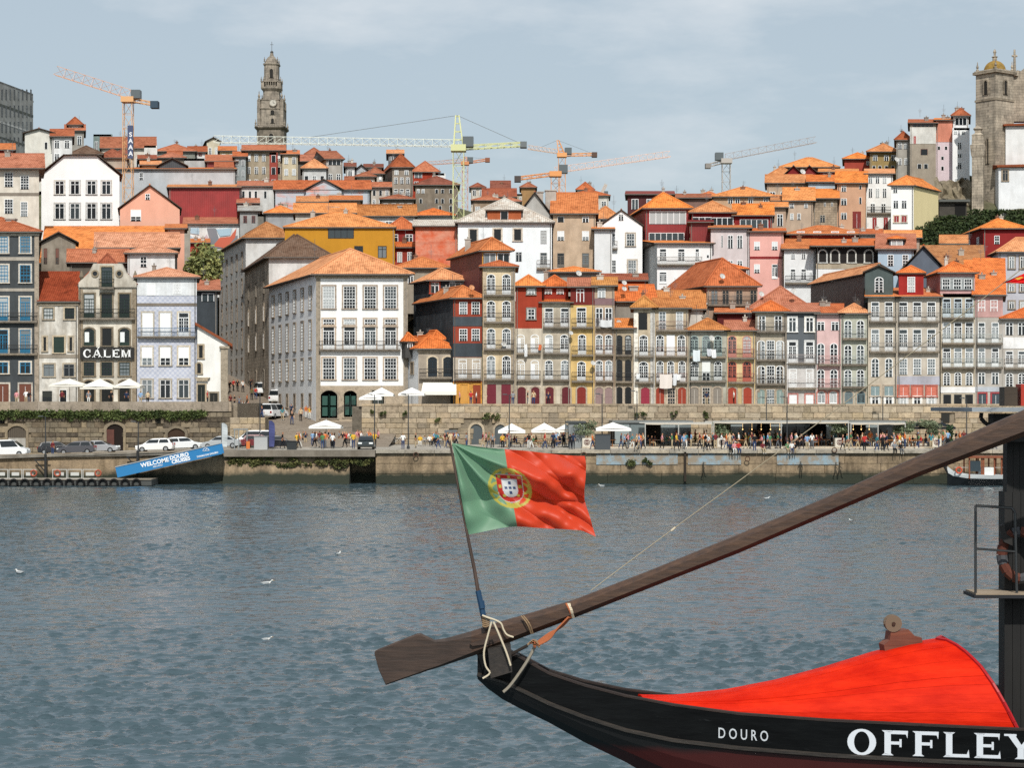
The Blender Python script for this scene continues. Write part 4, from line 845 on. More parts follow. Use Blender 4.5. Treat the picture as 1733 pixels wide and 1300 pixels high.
# ---------------------------------------------------------------- houses up the hill
def hill():
    G = 'houses climbing the hill'; N = 'net'
    def H(nm, lb, x, y, D, wall, **k):
        return house(nm, lb, x, y, D, wall, group=k.pop('group', G), **k)
    # ---- west side, above the port houses
    H('cream_ledge_house', 'cream house with stone ledge and brown sash windows above the slate house', (-60, 66), (287, 400), 270, 'dfd9cc', ry=262, win=['s 292 316 15 15,-20', 's 297 320 15 42', 's 337 361 15 15,-20', 's 341 366 12 41'], bands=((326, 331, '8d857a'),), over=.9)
    H('red_top_house', 'dark red house top with orange roof beside the grey apartment block', (-50, 22), (255, 300), 285, '9a3a30', ry=245, win=['auto n 4 1'])
    H('mansard_white_house', 'big white house with eight grey-framed windows and clipped gable', (70, 202), (297, 400), 290, plaster('f3f4f3', .1), roof='clip', ry=263, tile='r', win=['n 306 328 15 101,127,155,180 s=c9c9c7', 'n 344 370 16 101,127,155,180 s=c9c9c7'], over=.5, ridgeD=290)
    H('long_orange_roof_house', 'stone house with long orange tile roof below the white gable house', (72, 290), (447, 480), 256, plaster('a39a8c', .5), roof='mono', ry=384, tile='o', dep=22, ridgeD=278)
    H('stone_gable_ruin', 'rough stone gable wall with brown shutters under the long orange roof', (70, 128), (412, 520), 251, plaster('9d9486', .6), roof='gf', ry=394, tile='r', win=['b 420 446 6 77,97 d=7a4a40 f=6b5a50'], dep=6)
    H('small_shed_house', 'small shabby house with old red roof behind the curved gable', (118, 214), (446, 500), 243, '6a655d', ry=424, tile='r', dep=6)
    H('pink_tile_roof_house', 'low house with faded pink-orange hipped roof', (164, 300), (421, 470), 248, '8d8a84', ry=396, tile='p', dep=8)
    H('white_grid_window_house', 'white house with one multi-paned window above the pale blue house', (216, 296), (430, 480), 242, plaster('dfe2e2', .3), roof='hip', ry=416, tile='p', win=['s 434 452 12 243'], dep=6)
    H('salmon_gable_house', 'salmon-pink gabled house with two white windows', (203, 304), (354, 460), 280, plaster('e2ac95', .12), roof='gf', ry=314, tile='o', win=['s 328 338 8 250', 'b 355 374 18 230 d=f0f2f2'], ridgeD=280, over=.35)
    H('salmon_side_house', 'plain salmon wall stepping down beside the bell gable', (284, 312), (388, 540), 262, plaster('dfa78f', .15), roof='mono', ry=380, dep=6)
    H('crimson_wall_building', 'huge blank crimson wall with thin orange roof edge', (286, 405), (318, 430), 350, sheet_metal('95302e'), roof='mono', ry=312, tile='b', dep=14)
    H('grey_render_building', 'long grey rendered wall with white rooflight and small barred window', (192, 398), (287, 350), 362, plaster('b9bec2', .2), roof='mono', ry=284, tile='b', dep=14, win=['s 292 304 7 239'])
    H('mural_house', 'white wall painted with blue and grey shapes under an orange roof', (313, 405), (380, 480), 340, 'dfe3e3', roof='mono', ry=368, tile='o', dep=10)
    H('red_low_house', 'small bright red house behind the leafy tree', (306, 352), (412, 500), 334, plaster('b03a34', .15), roof='mono', ry=404, dep=6)
    H('stone_bell_gable_house', 'grey pillar-like stone house end beside the salmon wall', (306, 322), (385, 540), 275, plaster('aaa59a', .4), roof='flat')
    # ---- far left skyline
    H('grey_apartment_block', 'tall weathered grey apartment block with rows of narrow windows', (-14, 56), (132, 300), (400, 420), plaster('a3a6a3', .45), roof='flat', cat='building', win=['n 151 168 5 3,10,17,24,31,38,45,52 f=5f6466', 'n 178 197 5 3,10,17,24,31,38,45,52 f=5f6466', 'n 206 223 5 3,10,17,24,31,38,45,52 f=5f6466', 'n 232 246 5 3,10,17,24,31,38,45,52 f=5f6466'], bands=((170, 174, '5d625c'), (200, 203, 'c9cbc8'), (226, 229, '5d625c')))
    H('white_blank_house', 'tall white house wall with peeling plaster patch below the apartment block', (42, 90), (226, 300), 340, plaster('dddcd3', .3), roof='gf', ry=218, tile='r', win=['o 240 252 5 78'])
    H('white_balcony_house', 'white house with blue shutters and red roof on the ridge', (88, 122), (232, 300), 338, 'e0e2e2', ry=220, tile='r', win=['auto n 2 3'])
    H('mirador_house', 'grey house with red-roofed lookout storey on the skyline', (112, 142), (222, 280), 400, '9d9a93', ry=212, tile='r', win=['auto n 2 2'])
    H('mirador_lookout', 'small hipped lookout room on top of the grey skyline house', (116, 138), (212, 224), 402, 'a8a59d', ry=203, tile='r', win=['auto g 1 1'])
    H('green_flat_building', 'flat-roofed green-grey office storey on the skyline', (158, 190), (227, 260), 430, '7f8f8c', roof='flat', win=['auto g 3 1'])
    H('big_red_roof_house', 'broad house with weathered red roof and dormer on the skyline', (172, 262), (252, 290), 400, 'd9d2c6', ry=233, tile='d', win=['auto n 5 1'])
    H('white_stub_house', 'plain white block beside the orange crane mast', (244, 266), (246, 290), 385, 'e3e4df', roof='flat')
    H('small_terrace_house', 'pale terrace house with green awning below the crane', (120, 172), (262, 310), 366, 'a8a094', ry=250, tile='k', win=['auto sno 3 1'])
    H('mixed_wall_house', 'patchy grey house below the red crane with small windows', (166, 215), (268, 310), 368, 'b0a79a', ry=256, tile='d', win=['auto no 3 1'])
    H('red_band_house', 'house with green window band and orange double roof', (263, 330), (257, 290), 400, '8b9088', ry=246, tile='r', win=['auto g 2 1'])
    H('orange_double_house', 'low house whose orange roof spreads below the green window band', (268, 312), (268, 300), 380, '9f968a', ry=262, tile='o')
    H('dark_sheet_house', 'dark corrugated gabled shed on the hillside', (268, 315), (282, 310), 366, sheet_metal('3f464b'), roof='gf', ry=268, tile='3f464b')
    H('pink_window_house', 'white house with two pink windows and red roof', (320, 348), (258, 300), 405, 'e4e4e2', ry=249, tile='r', win=['n 258 264 6 330,339 f=c58a80'])
    H('plain_grey_gable', 'plain pale grey block below the house with pink windows', (312, 348), (268, 312), 378, 'b9bbba', roof='flat')
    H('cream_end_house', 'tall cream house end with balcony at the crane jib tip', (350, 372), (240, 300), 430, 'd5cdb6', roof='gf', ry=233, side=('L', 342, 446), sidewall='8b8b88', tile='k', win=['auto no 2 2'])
    H('maroon_lattice_house', 'maroon clad tenement side with small white balcony house before it', (350, 400), (274, 320), 376, sheet_metal('7c332f'), roof='mono', ry=262, tile='r')
    H('white_hut_house', 'tiny white balcony house with orange hipped roof', (366, 392), (285, 318), 366, 'dcdad4', ry=276, tile='r', win=['auto n 2 1'])
    H('grey_tile_house', 'grey tiled house with six regular windows beside the maroon wall', (397, 416), (266, 320), 376, '9ba3a4', ry=258, tile='o', win=['auto n 2 3 f=c9cccc'])
    H('stone_tenement', 'large stone tenement with hanging washing under the church tower', (415, 478), (256, 320), 380, plaster('b1a48e', .5), ry=247, tile='r', win=['auto nob 5 3'], over=.8)
    H('red_bay_tenement', 'tenement bay of red panels and balconies beside the stone tenement', (456, 470), (258, 320), 378, '9a4a40', roof='flat', win=['auto o 1 3'])
    H('buff_balcony_tenement', 'buff tenement with iron balconies and orange roof', (478, 504), (262, 320), 379, 'c9bda2', ry=256, tile='o', win=['auto no 2 3'])
    H('white_slate_gable_house', 'white house with slate flank and orange mono-pitch roof', (512, 552), (286, 320), 384, 'd9dcdc', ry=273, tile='o', win=['auto no 3 1'])
    H('orange_stair_house', 'small house with bright orange roof stepping behind the slate flank', (502, 530), (274, 300), 396, '6b6660', ry=263, tile='o')
    H('white_gallery_house', 'grey house with white glazed upper gallery and red hipped roof', (552, 580), (270, 320), 386, plaster('b0ada6', .4), ry=257, tile='d', side=('L', 527, 404), sidewall='a3a29e', win=['g 270 279 22 566', 'auto no 2 1'])
    H('old_roof_house', 'old dark-roofed house behind the white gallery', (518, 545), (262, 300), 420, '8d8a85', ry=254, tile='d')
    H('white_square_house', 'small white house next to the grey gabled dormer house', (585, 600), (283, 320), 388, 'dddfde', ry=277, tile='d', win=['auto n 1 2'])
    H('grey_gable_house', 'pale grey gabled house with two white windows on the ridge', (599, 624), (292, 325), 390, 'b0b7bc', roof='gf', ry=279, tile='g', win=['n 293 300 6 606,616'])
    H('patchwork_house', 'patchwork house with balconies and washing below the ridge', (622, 648), (295, 340), 384, 'b6b0a6', ry=288, tile='d', win=['auto nob 3 3'])
    H('narrow_ridge_house', 'narrow house with red roof squeezed by the tall stone house', (618, 646), (284, 310), 402, 'c4bcae', ry=279, tile='d', win=['auto n 2 1'])
    H('tall_stone_house', 'tall granite house with three floors of white doors and iron balcony', (664, 698), (284, 345), 388, plaster('a2978a', .45), ry=270, tile='r', side=('L', 640, 408), sidewall=plaster('8f8679', .45), win=['n 288 296 7 671,688', 'n 300 311 6 670,680,690', 'f 320 336 7 670,680,690 b=2b2b2b'])
    H('lantern_room', 'glazed lantern room with red cap above the tall stone house', (657, 681), (261, 275), 402, '6f7478', ry=255, tile='o', win=['auto g 2 1'])
    H('red_gable_house', 'red house with white windows and spreading orange roof', (697, 742), (292, 330), 398, 'a8432f', ry=276, tile='r', win=['g 291 301 13 708', 'auto n 3 1'])
    H('white_wedge_house', 'white wedge of wall under the spreading orange roof', (732, 754), (293, 320), 394, 'e6e8e6', roof='flat')
    H('ruined_granite_house', 'long granite house with dark empty windows by the yellow crane', (703, 775), (314, 365), 380, plaster('8d8274', .5), ry=300, tile='d', win=['o 320 327 5 739,749,763', 'o 336 344 5 712,739,749,763', 'o 348 358 5 745,763', 'n 320 327 5 708,716'])
    H('cream_arch_house', 'cream house with arched red roof on the horizon', (797, 820), (318, 350), 470, 'd6cfc3', roof='hip', ry=313, tile='d', win=['auto gn 2 2'])
    H('church_lantern_house', 'low dark house with tiled pyramid roof and finial on the horizon', (832, 862), (322, 350), 480, '8b8478', ry=307, tile='d', win=['auto n 3 1'])
    H('long_barn_house', 'long low house with sloping red roof on the horizon', (818, 872), (334, 360), 450, '93887a', ry=320, tile='r', win=['auto o 3 1'])
    H('ridge_pavilion', 'ochre pavilion with pyramid roof on the horizon', (882, 906), (318, 350), 460, 'a8865c', ry=312, tile='d')
    H('ridge_stone_block', 'pale stone block with small windows beside the ochre pavilion', (862, 884), (328, 350), 455, 'b5a994', roof='flat', win=['auto n 3 1'])
    H('white_chapel_house', 'white domed house far off behind the orange cranes', (977, 1004), (322, 350), 480, 'e3e5e4', ry=311, tile='o', win=['auto n 2 1'])
    H('far_white_row', 'far white row house with orange roof by the crane foot', (965, 1030), (332, 360), 440, 'd5d3cc', ry=322, tile='o', win=['auto n 4 1'])
    # ---- middle of the hill
    H('blue_mesh_house', 'grey house wall wrapped in netting with red lines', (466, 625), (322, 380), 345, net_wall(), roof='gs', ry=307, tile='o', dep=10, win=['s 318 328 6 548'])
    H('net_gable', 'pale gable rising from the netted wall with a small barred window', (518, 578), (322, 360), 344.5, net_wall(), roof='gf', ry=304, tile='g', dep=5)
    H('white_dark_window_house', 'white house with three dark windows beside the crimson wall', (405, 466), (316, 370), 352, 'd6d8d6', ry=308, tile='o', win=['o 323 335 5 412,423,433,449'])
    H('maroon_porch_house', 'small maroon house under the white house with dark windows', (404, 436), (345, 400), 345, '7a2f2c', roof='mono', ry=332, tile='o')
    H('worn_grey_house', 'worn grey house with brown shutters behind the street building', (406, 440), (358, 430), 338, 'a9aaa8', ry=350, tile='g', win=['n 365 377 6 415,429 f=7a4a44'])
    H('church_pinnacle_house', 'grey stone church front with two carved pinnacles', (436, 465), (362, 430), 336, plaster('86827a', .5), roof='flat', cat='church')
    H('orange_terrace_house', 'low house with orange roof and grey sheet fence', (450, 500), (362, 430), 333, 'a7aaad', ry=352, tile='o', win=['auto n 2 1'])
    H('orange_skylight_house', 'house with two orange roof planes and skylights behind the ochre building', (500, 600), (362, 400), 300, 'c4bfb5', ry=346, tile='b', chim=((568, 352, 365, 12),))
    H('mossy_roof_house', 'house with long mossy orange roof and white wall', (585, 702), (367, 400), 304, 'd9dbda', roof='gs', ry=348, tile='m', dep=10, win=['auto g 4 1'], chim=((677, 350, 365, 6),))
    H('small_roof_terrace_house', 'small white house with stacked roof and glazed terrace', (700, 768), (366, 400), 312, 'c9cccb', ry=356, tile='o', win=['auto g 3 1'])
    H('ochre_yellow_building', 'broad mustard-yellow building with black windows and dark roof terrace', (482, 668), (386, 470), 272, plaster('c08a2c', .12), roof='hip', ry=361, tile='b', dep=14, win=['n 416 436 15 607,647 f=2b2f33', 'g 386 403 44 577 f=2b2f33'], cat='building', over=.25)
    H('red_stack_house', 'cluster house of red walls and orange roofs beside the ochre building', (655, 705), (390, 450), 285, '8c2f2c', ry=372, tile='o', win=['auto n 2 2'], chim=((664, 380, 400, 5),))
    H('low_red_house', 'low red house with white parapet below the red cluster', (668, 702), (420, 450), 276, 'a4473a', ry=412, tile='o', win=['auto n 2 1'])
    H('brown_eave_house', 'stone house with brown-orange eave behind the slate-hung attic', (670, 760), (455, 500), 258, plaster('a39a8b', .4), ry=438, tile='o', win=['n 462 480 10 695'])
    H('renovation_house', 'white house under renovation with black empty windows and pale roof', (775, 934), (378, 480), 268, plaster('e9f0f3', .1), roof='hip', ry=338, tile='c9c0b4', dep=15, win=['o 388 412 13 801 s=cfc7bb', 'o 388 407 13 842,876 s=cfc7bb', 's 390 412 11 920 f=b9bdbd', 'n 426 442 11 878 f=b9bdbd', 'f 427 453 12 920 f=b9bdbd b=77716a bx=908:932'],
      dormers=((825, 882, 357, 378, 'b0603c', 350, 'c9c0b4', 'o 13 20', 'hip', .02),))
    H('orange_net_house', 'house side wrapped in orange safety netting and scaffold', (703, 774), (384, 480), 269.5, safety_net(), roof='mono', ry=372, tile='c9c0b4', dep=10, ridgeD=279)
    H('beige_tall_house', 'beige rendered house with dark doors and orange roof beside the renovation', (936, 1008), (363, 490), 276, plaster('c9b299', .35), roof='gs', ry=328, tile='o', dep=14, win=['on 366 376 11 949,991', 'b 391 407 12 949,991 d=e4e6e6', 'f 428 452 12 949,991 f=6a6660'], chim=((914, 326, 340, 10), (932, 324, 340, 18)), bands=((455, 459, '8d8274'),))
    H('grey_party_gable', 'blank grey party gable with pointed top beside the beige house', (874, 936), (372, 440), 279, plaster('b3b2ae', .3), roof='gf', ry=326, tile='r', dep=8)
    H('scaffold_terrace_house', 'low grey terrace house at the foot of the beige house', (930, 1012), (462, 500), 255, 'a9a39a', ry=455, tile='o', chim=((942, 455, 470, 6),))
    H('white_gable_house', 'tall white house with stone-edged gable and arched attic window', (1016, 1087), (383, 480), 276, plaster('f3f4f4', .08), roof='gf', ry=356, tile='r', ridgeD=276, win=['n 362 373 9 1051', 's 395 416 14 1067 s=c4b9aa', 's 440 464 14 1070 s=c4b9aa', 'f 395 420 8 1038 b=8c867e bx=1034:1045', 's 440 460 8 1039'], over=.25)
    H('white_low_wing', 'lower white wing with tiny orange roof beside the gabled white house', (1006, 1036), (389, 480), 274, plaster('dfe2e3', .15), roof='mono', ry=383, dep=4)
    H('orange_lower_roof_house', 'low orange-red roofed house in front of the white gable', (1016, 1092), (476, 520), 252, 'a3482f', roof='mono', ry=464, tile='r', dep=6)
    H('red_glazed_house', 'deep red house with wide picture windows and orange roof', (1092, 1167), (354, 430), 284, sheet_metal('8c2a2a'), roof='hip', ry=333, tile='b', side=('L', 1062, 300), win=['g 357 379 62 1130', 'g 394 410 60 1128'], over=.5)
    H('flat_canopy_house', 'dark flat-roofed penthouse above the red glazed house', (1062, 1138), (330, 360), 310, '5b3536', roof='mono', ry=324, tile='8a4a44', dep=8, win=['auto g 3 1'])
    H('brown_roof_terrace_house', 'brown stone roof terrace with pergola behind the red house', (1120, 1200), (336, 370), 320, '8a6f66', ry=330, tile='d')
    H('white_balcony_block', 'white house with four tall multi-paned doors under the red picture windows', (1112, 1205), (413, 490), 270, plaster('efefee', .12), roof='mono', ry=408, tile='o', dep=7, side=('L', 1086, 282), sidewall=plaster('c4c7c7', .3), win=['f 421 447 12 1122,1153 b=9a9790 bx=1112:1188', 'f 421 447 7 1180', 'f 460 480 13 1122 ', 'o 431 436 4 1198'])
    H('red_attic_pair_house', 'red attic with a long strip of white-framed windows', (1170, 1242), (361, 400), 281, '8c2a2a', ry=344, tile='b', win=['g 367 385 32 1188', 'g 368 385 38 1222'])
    H('red_strip_attic_house', 'second red attic with glazed strip beside the chimney stack', (1243, 1306), (366, 400), 281, '8c2a2a', ry=347, tile='b', win=['g 371 388 48 1276'])
    H('red_party_wall_house', 'red party wall jutting between the red attics', (1168, 1203), (377, 420), 276, sheet_metal('7d2828'), roof='mono', ry=373, tile='7d2828', dep=5)
    H('mauve_white_house', 'pale mauve house with tall grey-framed windows', (1203, 1268), (387, 480), 271, plaster('d3c9c9', .2), roof='mono', ry=382, tile='o', dep=7, win=['n 398 420 9 1236,1252', 'n 441 455 9 1236,1252', 'o 398 418 3 1222'])
    H('rose_pink_house', 'rose pink house with dark red band and white windows', (1269, 1326), (393, 490), 271, plaster('e3aea4', .12), roof='mono', ry=387, tile='o', dep=7, win=['b 409 423 10 1281,1311 d=d9dddd', 'b 447 462 10 1281 d=d9dddd', 'f 447 472 10 1311'], bands=((434, 438, '8e2f30'),))
    H('courtyard_roof_house', 'broad orange-roofed house with wooden dormer and balcony of plants', (1196, 1282), (486, 540), 248, plaster('b49a86', .4), ry=449, tile='o', dep=14, side=('L', 1122, 264), sidewall=sheet_metal('74332f'), ridgeD=262, win=['n 491 515 12 1209,1228,1251,1275 f=8a7a6c b=4a4541'], dormers=((1214, 1263, 457, 478, '9a6a5c', 448, 'o', 'n 8 9'),))
    H('back_orange_house', 'orange roofed house with twin dishes behind the row', (1040, 1108), (512, 560), 246, '9a958c', ry=484, tile='o', dep=9, side=('L', 1030, 255), chim=((1072, 486, 505, 14),))
    H('mossy_hip_house', 'house with mossy orange hipped roof and white back wall', (1092, 1190), (525, 570), 244, 'd9d7d0', roof='gs', ry=494, tile='m', dep=10)
    H('maroon_flank_house', 'maroon flank and orange roof just behind the yellow row house', (1214, 1282), (531, 580), 243, '5b2526', roof='mono', ry=517, tile='o', dep=8)
    H('terracotta_slope_house', 'broad terracotta roof slope below the rose pink house', (1270, 1372), (525, 570), 246, '9a8f82', roof='hip', ry=488, tile='o', dep=12)
    H('white_arch_base_house', 'white house with tiny windows and long iron balcony', (1327, 1380), (423, 520), 268, plaster('e4e7e8', .15), roof='mono', ry=397, tile='o', win=['n 426 438 7 1342,1360', 'f 455 478 9 1342,1360 b=3a3a3a bh=.9', 'n 460 470 5 1372'])
    H('arcade_house', 'house with black arcade of pointed white windows and red posts', (1381, 1500), (418, 500), 266, plaster('e6e8e8', .15), roof='mono', ry=404, tile='o', dep=9, over=.9, bands=((419, 446, '2b2827'), (446, 455, 'b3a893')), win=['O 424 444 12 1392,1413,1441,1470 s=c9ccca f=e0e3e2'])
    H('red_dormer_row_house', 'house roof with a row of four red dormers', (1336, 1450), (398, 430), 275, '8e3a30', roof='hip', ry=384, tile='o', dep=8, win=['n 391 399 13 1355,1383,1413,1440'], over=.6)
    H('grey_blue_house', 'pale blue house with tall white windows under a grey gutter', (1486, 1546), (423, 500), 262, plaster('a9bfd0', .15), roof='mono', ry=396, tile='o', dep=9, win=['s 431 450 10 1507,1532'], dormers=((1505, 1530, 406, 417, '49525a', 402, 'o', 'g 20 9'),))
    H('slate_gable_house', 'slate-grey broad gable with pale verge boards and chimney pots', (1524, 1602), (464, 510), 252, plaster('646c78', .2), roof='gf', ry=417, tile='o', dep=16, ridgeD=252)
    H('big_orange_slope_house', 'house with wide patched orange roof beside the slate gable', (1560, 1662), (452, 500), 256, '8f4a3a', roof='mono', ry=416, tile='m', dep=12)
    H('deep_red_corner_house', 'deep red corner house with white sash windows and orange roof', (1664, 1735), (388, 440), 282, plaster('8c2a2a', .15), roof='hip', ry=374, tile='b', side=('L', 1632, 292), sidewall=plaster('7d2727', .15), win=['s 399 413 9 1687'], sidewin=['s 399 413 1.0 2'])
    H('lilac_grey_house', 'lilac-grey house with grey stone windows at the end of the hill', (1690, 1790), (428, 540), 258, plaster('bfc0c9', .2), roof='hip', ry=404, tile='o', dep=12, win=['n 434 454 9 1712,1731,1755 s=a59a8c', 'n 480 493 9 1712,1731,1755 s=a59a8c', 'n 510 522 9 1712,1731,1755 s=a59a8c'], side=('L', 1676, 264))
    H('orange_tower_roof_house', 'steep orange roof block with red arched dormer behind the pink attic', (1636, 1680), (500, 540), 243, '7d3a32', roof='mono', ry=441, tile='o', dep=9)
    # ---- east side below the church
    H('yellow_flank_house', 'white house with pale yellow flank and red shutters below the church', (1508, 1546), (315, 400), 322, plaster('f0f1ef', .08), roof='hip', ry=302, tile='o', side=('R', 1588, 331), sidewall=plaster('e3d4a4', .08), win=['n 317 326 8 1515', 'n 339 352 9 1516,1530', 'p 365 376 8 1517,1530 d=8e2f30 s=d9cfc2'])
    H('white_tenement', 'tall white tenement with hanging washing and two red doors', (1466, 1511), (295, 400), 330, plaster('ebecea', .15), roof='mono', ry=286, tile='o', win=['n 299 310 7 1473,1485,1497', 'n 318 334 7 1473,1485,1497', 'n 344 360 8 1477,1495 b=5a5650', 'p 368 388 7 1480,1499 d=8e2f30'])
    H('peach_house', 'peach rendered house with odd narrow windows and red passage', (1417, 1465), (311, 400), 326, plaster('cfa487', .2), roof='gs', ry=292, tile='b', win=['n 314 324 8 1428', 'o 313 320 4 1456', 'n 336 347 10 1428', 'o 334 345 4 1456', 'n 360 371 10 1428', 'p 358 386 14 1450 d=7a2a26'])
    H('rubble_stone_house', 'rubble stone house with blocked windows and orange hipped roof', (1376, 1417), (337, 400), 318, courses('b09f8b', .7, .4), roof='mono', ry=320, tile='b', win=['o 343 349 3 1396,1408', 'n 364 376 9 1392 f=a39c90'])
    H('washing_line_house', 'pale house with clothes line below its orange roof', (1328, 1376), (341, 400), 316, plaster('c0ab97', .3), roof='gs', ry=319, tile='b', win=['s 344 352 7 1340', 's 361 372 6 1340,1352', 'n 344 352 6 1364'])
    H('tan_stone_house', 'tan house with small window beside the rubble houses', (1308, 1330), (341, 400), 320, 'bda58f', roof='mono', ry=330, tile='b', win=['n 347 353 7 1320'])
    H('long_tan_house', 'long tan house with washing and orange hipped roof', (1206, 1312), (334, 380), 326, plaster('cdab8c', .25), roof='hip', ry=318, tile='b', win=['n 334 344 8 1236,1248,1270,1296'])
    H('small_white_porch_house', 'small white house with open window near the white crane', (1178, 1222), (336, 370), 350, 'd9d4cb', roof='hip', ry=328, tile='o', win=['auto n 2 1'])
    H('upper_orange_row_house', 'beige row house with wide orange roof near the top', (1298, 1372), (311, 350), 344, 'c4ad96', roof='gs', ry=297, tile='b', win=['auto n 4 1'])
    H('upper_blue_house', 'pale blue house between orange roofs', (1368, 1418), (309, 350), 340, 'bccbd6', roof='gs', ry=298, tile='b', win=['auto n 3 1'])
    H('deep_red_box_house', 'deep red box house with four white windows', (1388, 1450), (292, 330), 352, sheet_metal('842a2a'), roof='mono', ry=286, tile='b', dep=8, win=['n 294 300 7 1396,1405,1425,1438'])
    H('twin_red_gable_house', 'house with twin dark red gables and satellite dish', (1326, 1360), (300, 320), 356, '842a2a', roof='gf', ry=281, tile='g')
    H('second_red_gable_house', 'narrow dark red gable beside the twin gables', (1352, 1388), (300, 320), 354, '8b3838', roof='gf', ry=281, tile='g')
    H('top_orange_house', 'hilltop house with big bright orange roof', (1322, 1418), (284, 310), 375, '7a4a3a', roof='hip', ry=268, tile='b')
    H('lower_orange_house', 'house with bright orange roof left of the twin red gables', (1302, 1344), (298, 320), 365, '8a5a48', roof='hip', ry=286, tile='b')
    H('red_stucco_house', 'brick-red stucco house below the olive balcony house', (1429, 1474), (270, 310), 372, plaster('a5483a', .2), roof='hip', ry=262, tile='b', win=['n 272 280 6 1469'])
    H('olive_house', 'olive-brown house with shaded balcony and orange hipped roof', (1472, 1518), (258, 310), 368, plaster('a08a5c', .25), roof='hip', ry=247, tile='b', win=['n 262 272 8 1481,1500,1512', 'o 280 288 6 1479,1489,1500,1511'], over=.7)
    H('grey_pillar_house', 'grey plastered house with two rows of windows and red roof', (1517, 1541), (238, 310), 362, plaster('a8a49b', .3), roof='hip', ry=228, tile='r', win=['n 241 252 7 1523,1533', 'n 268 279 6 1523,1533'])
    H('white_top_house', 'white-topped house over a grey plaster wall with red curtains', (1540, 1584), (209, 310), 360, plaster('a59b8c', .35), roof='mono', ry=202, tile='r', win=['g 209 214 36 1562 f=9a8480', 'o 229 237 6 1556', 'o 229 236 5 1570,1578', 'p 230 243 4 1548 d=a33a34', 'o 252 262 12 1564 d=7a4a44', 'o 277 285 7 1556,1567'], bands=((215, 243, 'dcdcd6'),))
    H('pink_terrace_house', 'pale pink house with salmon top and roof terrace', (1584, 1612), (204, 310), 361, plaster('d8c7cc', .2), roof='mono', ry=200, tile='b', win=['o 247 253 5 1589,1601', 'o 264 270 5 1595', 'o 281 288 5 1595'], bands=((204, 240, 'd98f78'),))
    H('white_lookout_house', 'slim white house with glazed lookout top beside the bell tower', (1612, 1641), (216, 330), 359, plaster('eff0f0', .1), roof='flat', win=['n 221 227 6 1617,1630', 'n 240 252 7 1624', 'n 259 266 7 1624', 'n 275 285 7 1624', 'n 302 311 6 1619', 'n 300 316 8 1632'])
    H('glazed_lookout', 'glazed lookout room with red roof on the slim white house', (1613, 1639), (197, 217), 361, 'e3e5e6', roof='hip', ry=189, tile='r', win=['g 199 211 20 1626'])
    # ---- small houses packed between the others
    for nm, lb, x, y, D, wall, ry, tl, w_ in (
        ('lean_to_house', 'little cream lean-to under the red crane mast', (196, 222), (262, 300), 372, 'cfc6b4', 255, 'd', 'auto n 2 1'), ('brick_shed', 'small brick-red shed beside the plain white block', (236, 262), (270, 300), 374, '9a5a48', 264, 'r', 'auto o 1 1'),
        ('white_dormer_house', 'tiny white house with red roof below the green window band', (286, 306), (264, 300), 392, 'dfdcd4', 257, 'r', 'auto n 2 1'), ('buff_cottage', 'buff cottage wedged left of the dark corrugated shed', (240, 270), (280, 300), 370, 'bfae92', 274, 'o', 'auto n 2 1'),
        ('yellow_gable_house', 'pale yellow house behind the maroon tenement side', (372, 398), (256, 300), 400, 'd3c49a', 249, 'o', 'auto no 2 2'), ('old_plaster_house', 'old plaster house beside the grey gabled dormer house', (604, 634), (300, 345), 372, 'b4aa9b', 294, 'd', 'auto no 2 2'),
        ('balcony_stack_house', 'narrow house with stacked balconies below the patchwork house', (628, 660), (318, 350), 366, 'c4bcb0', 310, 'r', 'auto nob 3 2'), ('dark_arch_house', 'dark stone house with low arches under the tall granite house', (646, 700), (338, 365), 360, '7d746a', 331, 'd', 'auto o 4 1'),
        ('terrace_shed_house', 'orange-roofed shed house between the netted wall and mossy roof', (560, 610), (340, 365), 328, 'b59a84', 333, 'o', 'auto n 3 1'), ('pink_chimney_house', 'pinkish house with chimney behind the orange skylight house', (505, 552), (343, 370), 326, 'c9a894', 334, 'b', 'auto n 2 1'),
        ('grey_roof_hut', 'grey hut on the roofs behind the pale gable', (540, 575), (338, 360), 338, 'aab0b4', 331, 'g', 'auto n 2 1'), ('brown_ridge_house', 'brown ridge house peeping behind the renovation roof', (800, 850), (340, 370), 420, 'a3907c', 333, 'r', 'auto n 3 1'),
        ('cream_ridge_house', 'cream ridge house right of the cream arch house', (846, 880), (342, 372), 410, 'd0c6b3', 336, 'o', 'auto n 2 1'), ('orange_wedge_house', 'orange wedge roof between beige house and white gable', (1000, 1050), (372, 420), 290, 'b58f78', 352, 'b', 'auto n 2 1'),
        ('low_tan_house', 'low tan house left of the long tan house', (1140, 1210), (343, 370), 334, 'c4a68c', 335, 'o', 'auto no 3 1'), ('ledge_house', 'small ledge house above the red attic strip', (1290, 1330), (352, 390), 310, 'b9a08c', 344, 'b', 'auto n 2 1'),
        ('stair_house', 'narrow white stair house beside the red dormer row', (1450, 1490), (398, 430), 290, 'd6d4ce', 390, 'o', 'auto n 2 1'), ('orange_nook_house', 'orange roofed nook house below the yellow flank', (1500, 1556), (404, 440), 285, 'b5a090', 392, 'b', 'auto n 2 1'),
        ('twin_slope_house', 'small red house with two little gables below the shrubs', (1594, 1634), (414, 450), 280, '8c2f2c', 400, 'b', 'auto n 2 1'), ('grey_cube_house', 'grey cube house with terrace left of the tall stone house', (586, 622), (306, 340), 378, 'aaa59c', 300, 'd', 'auto nb 3 2')):
        H(nm, lb, x, y, D, wall, ry=ry, tile=tl, win=[w_], dep=7)
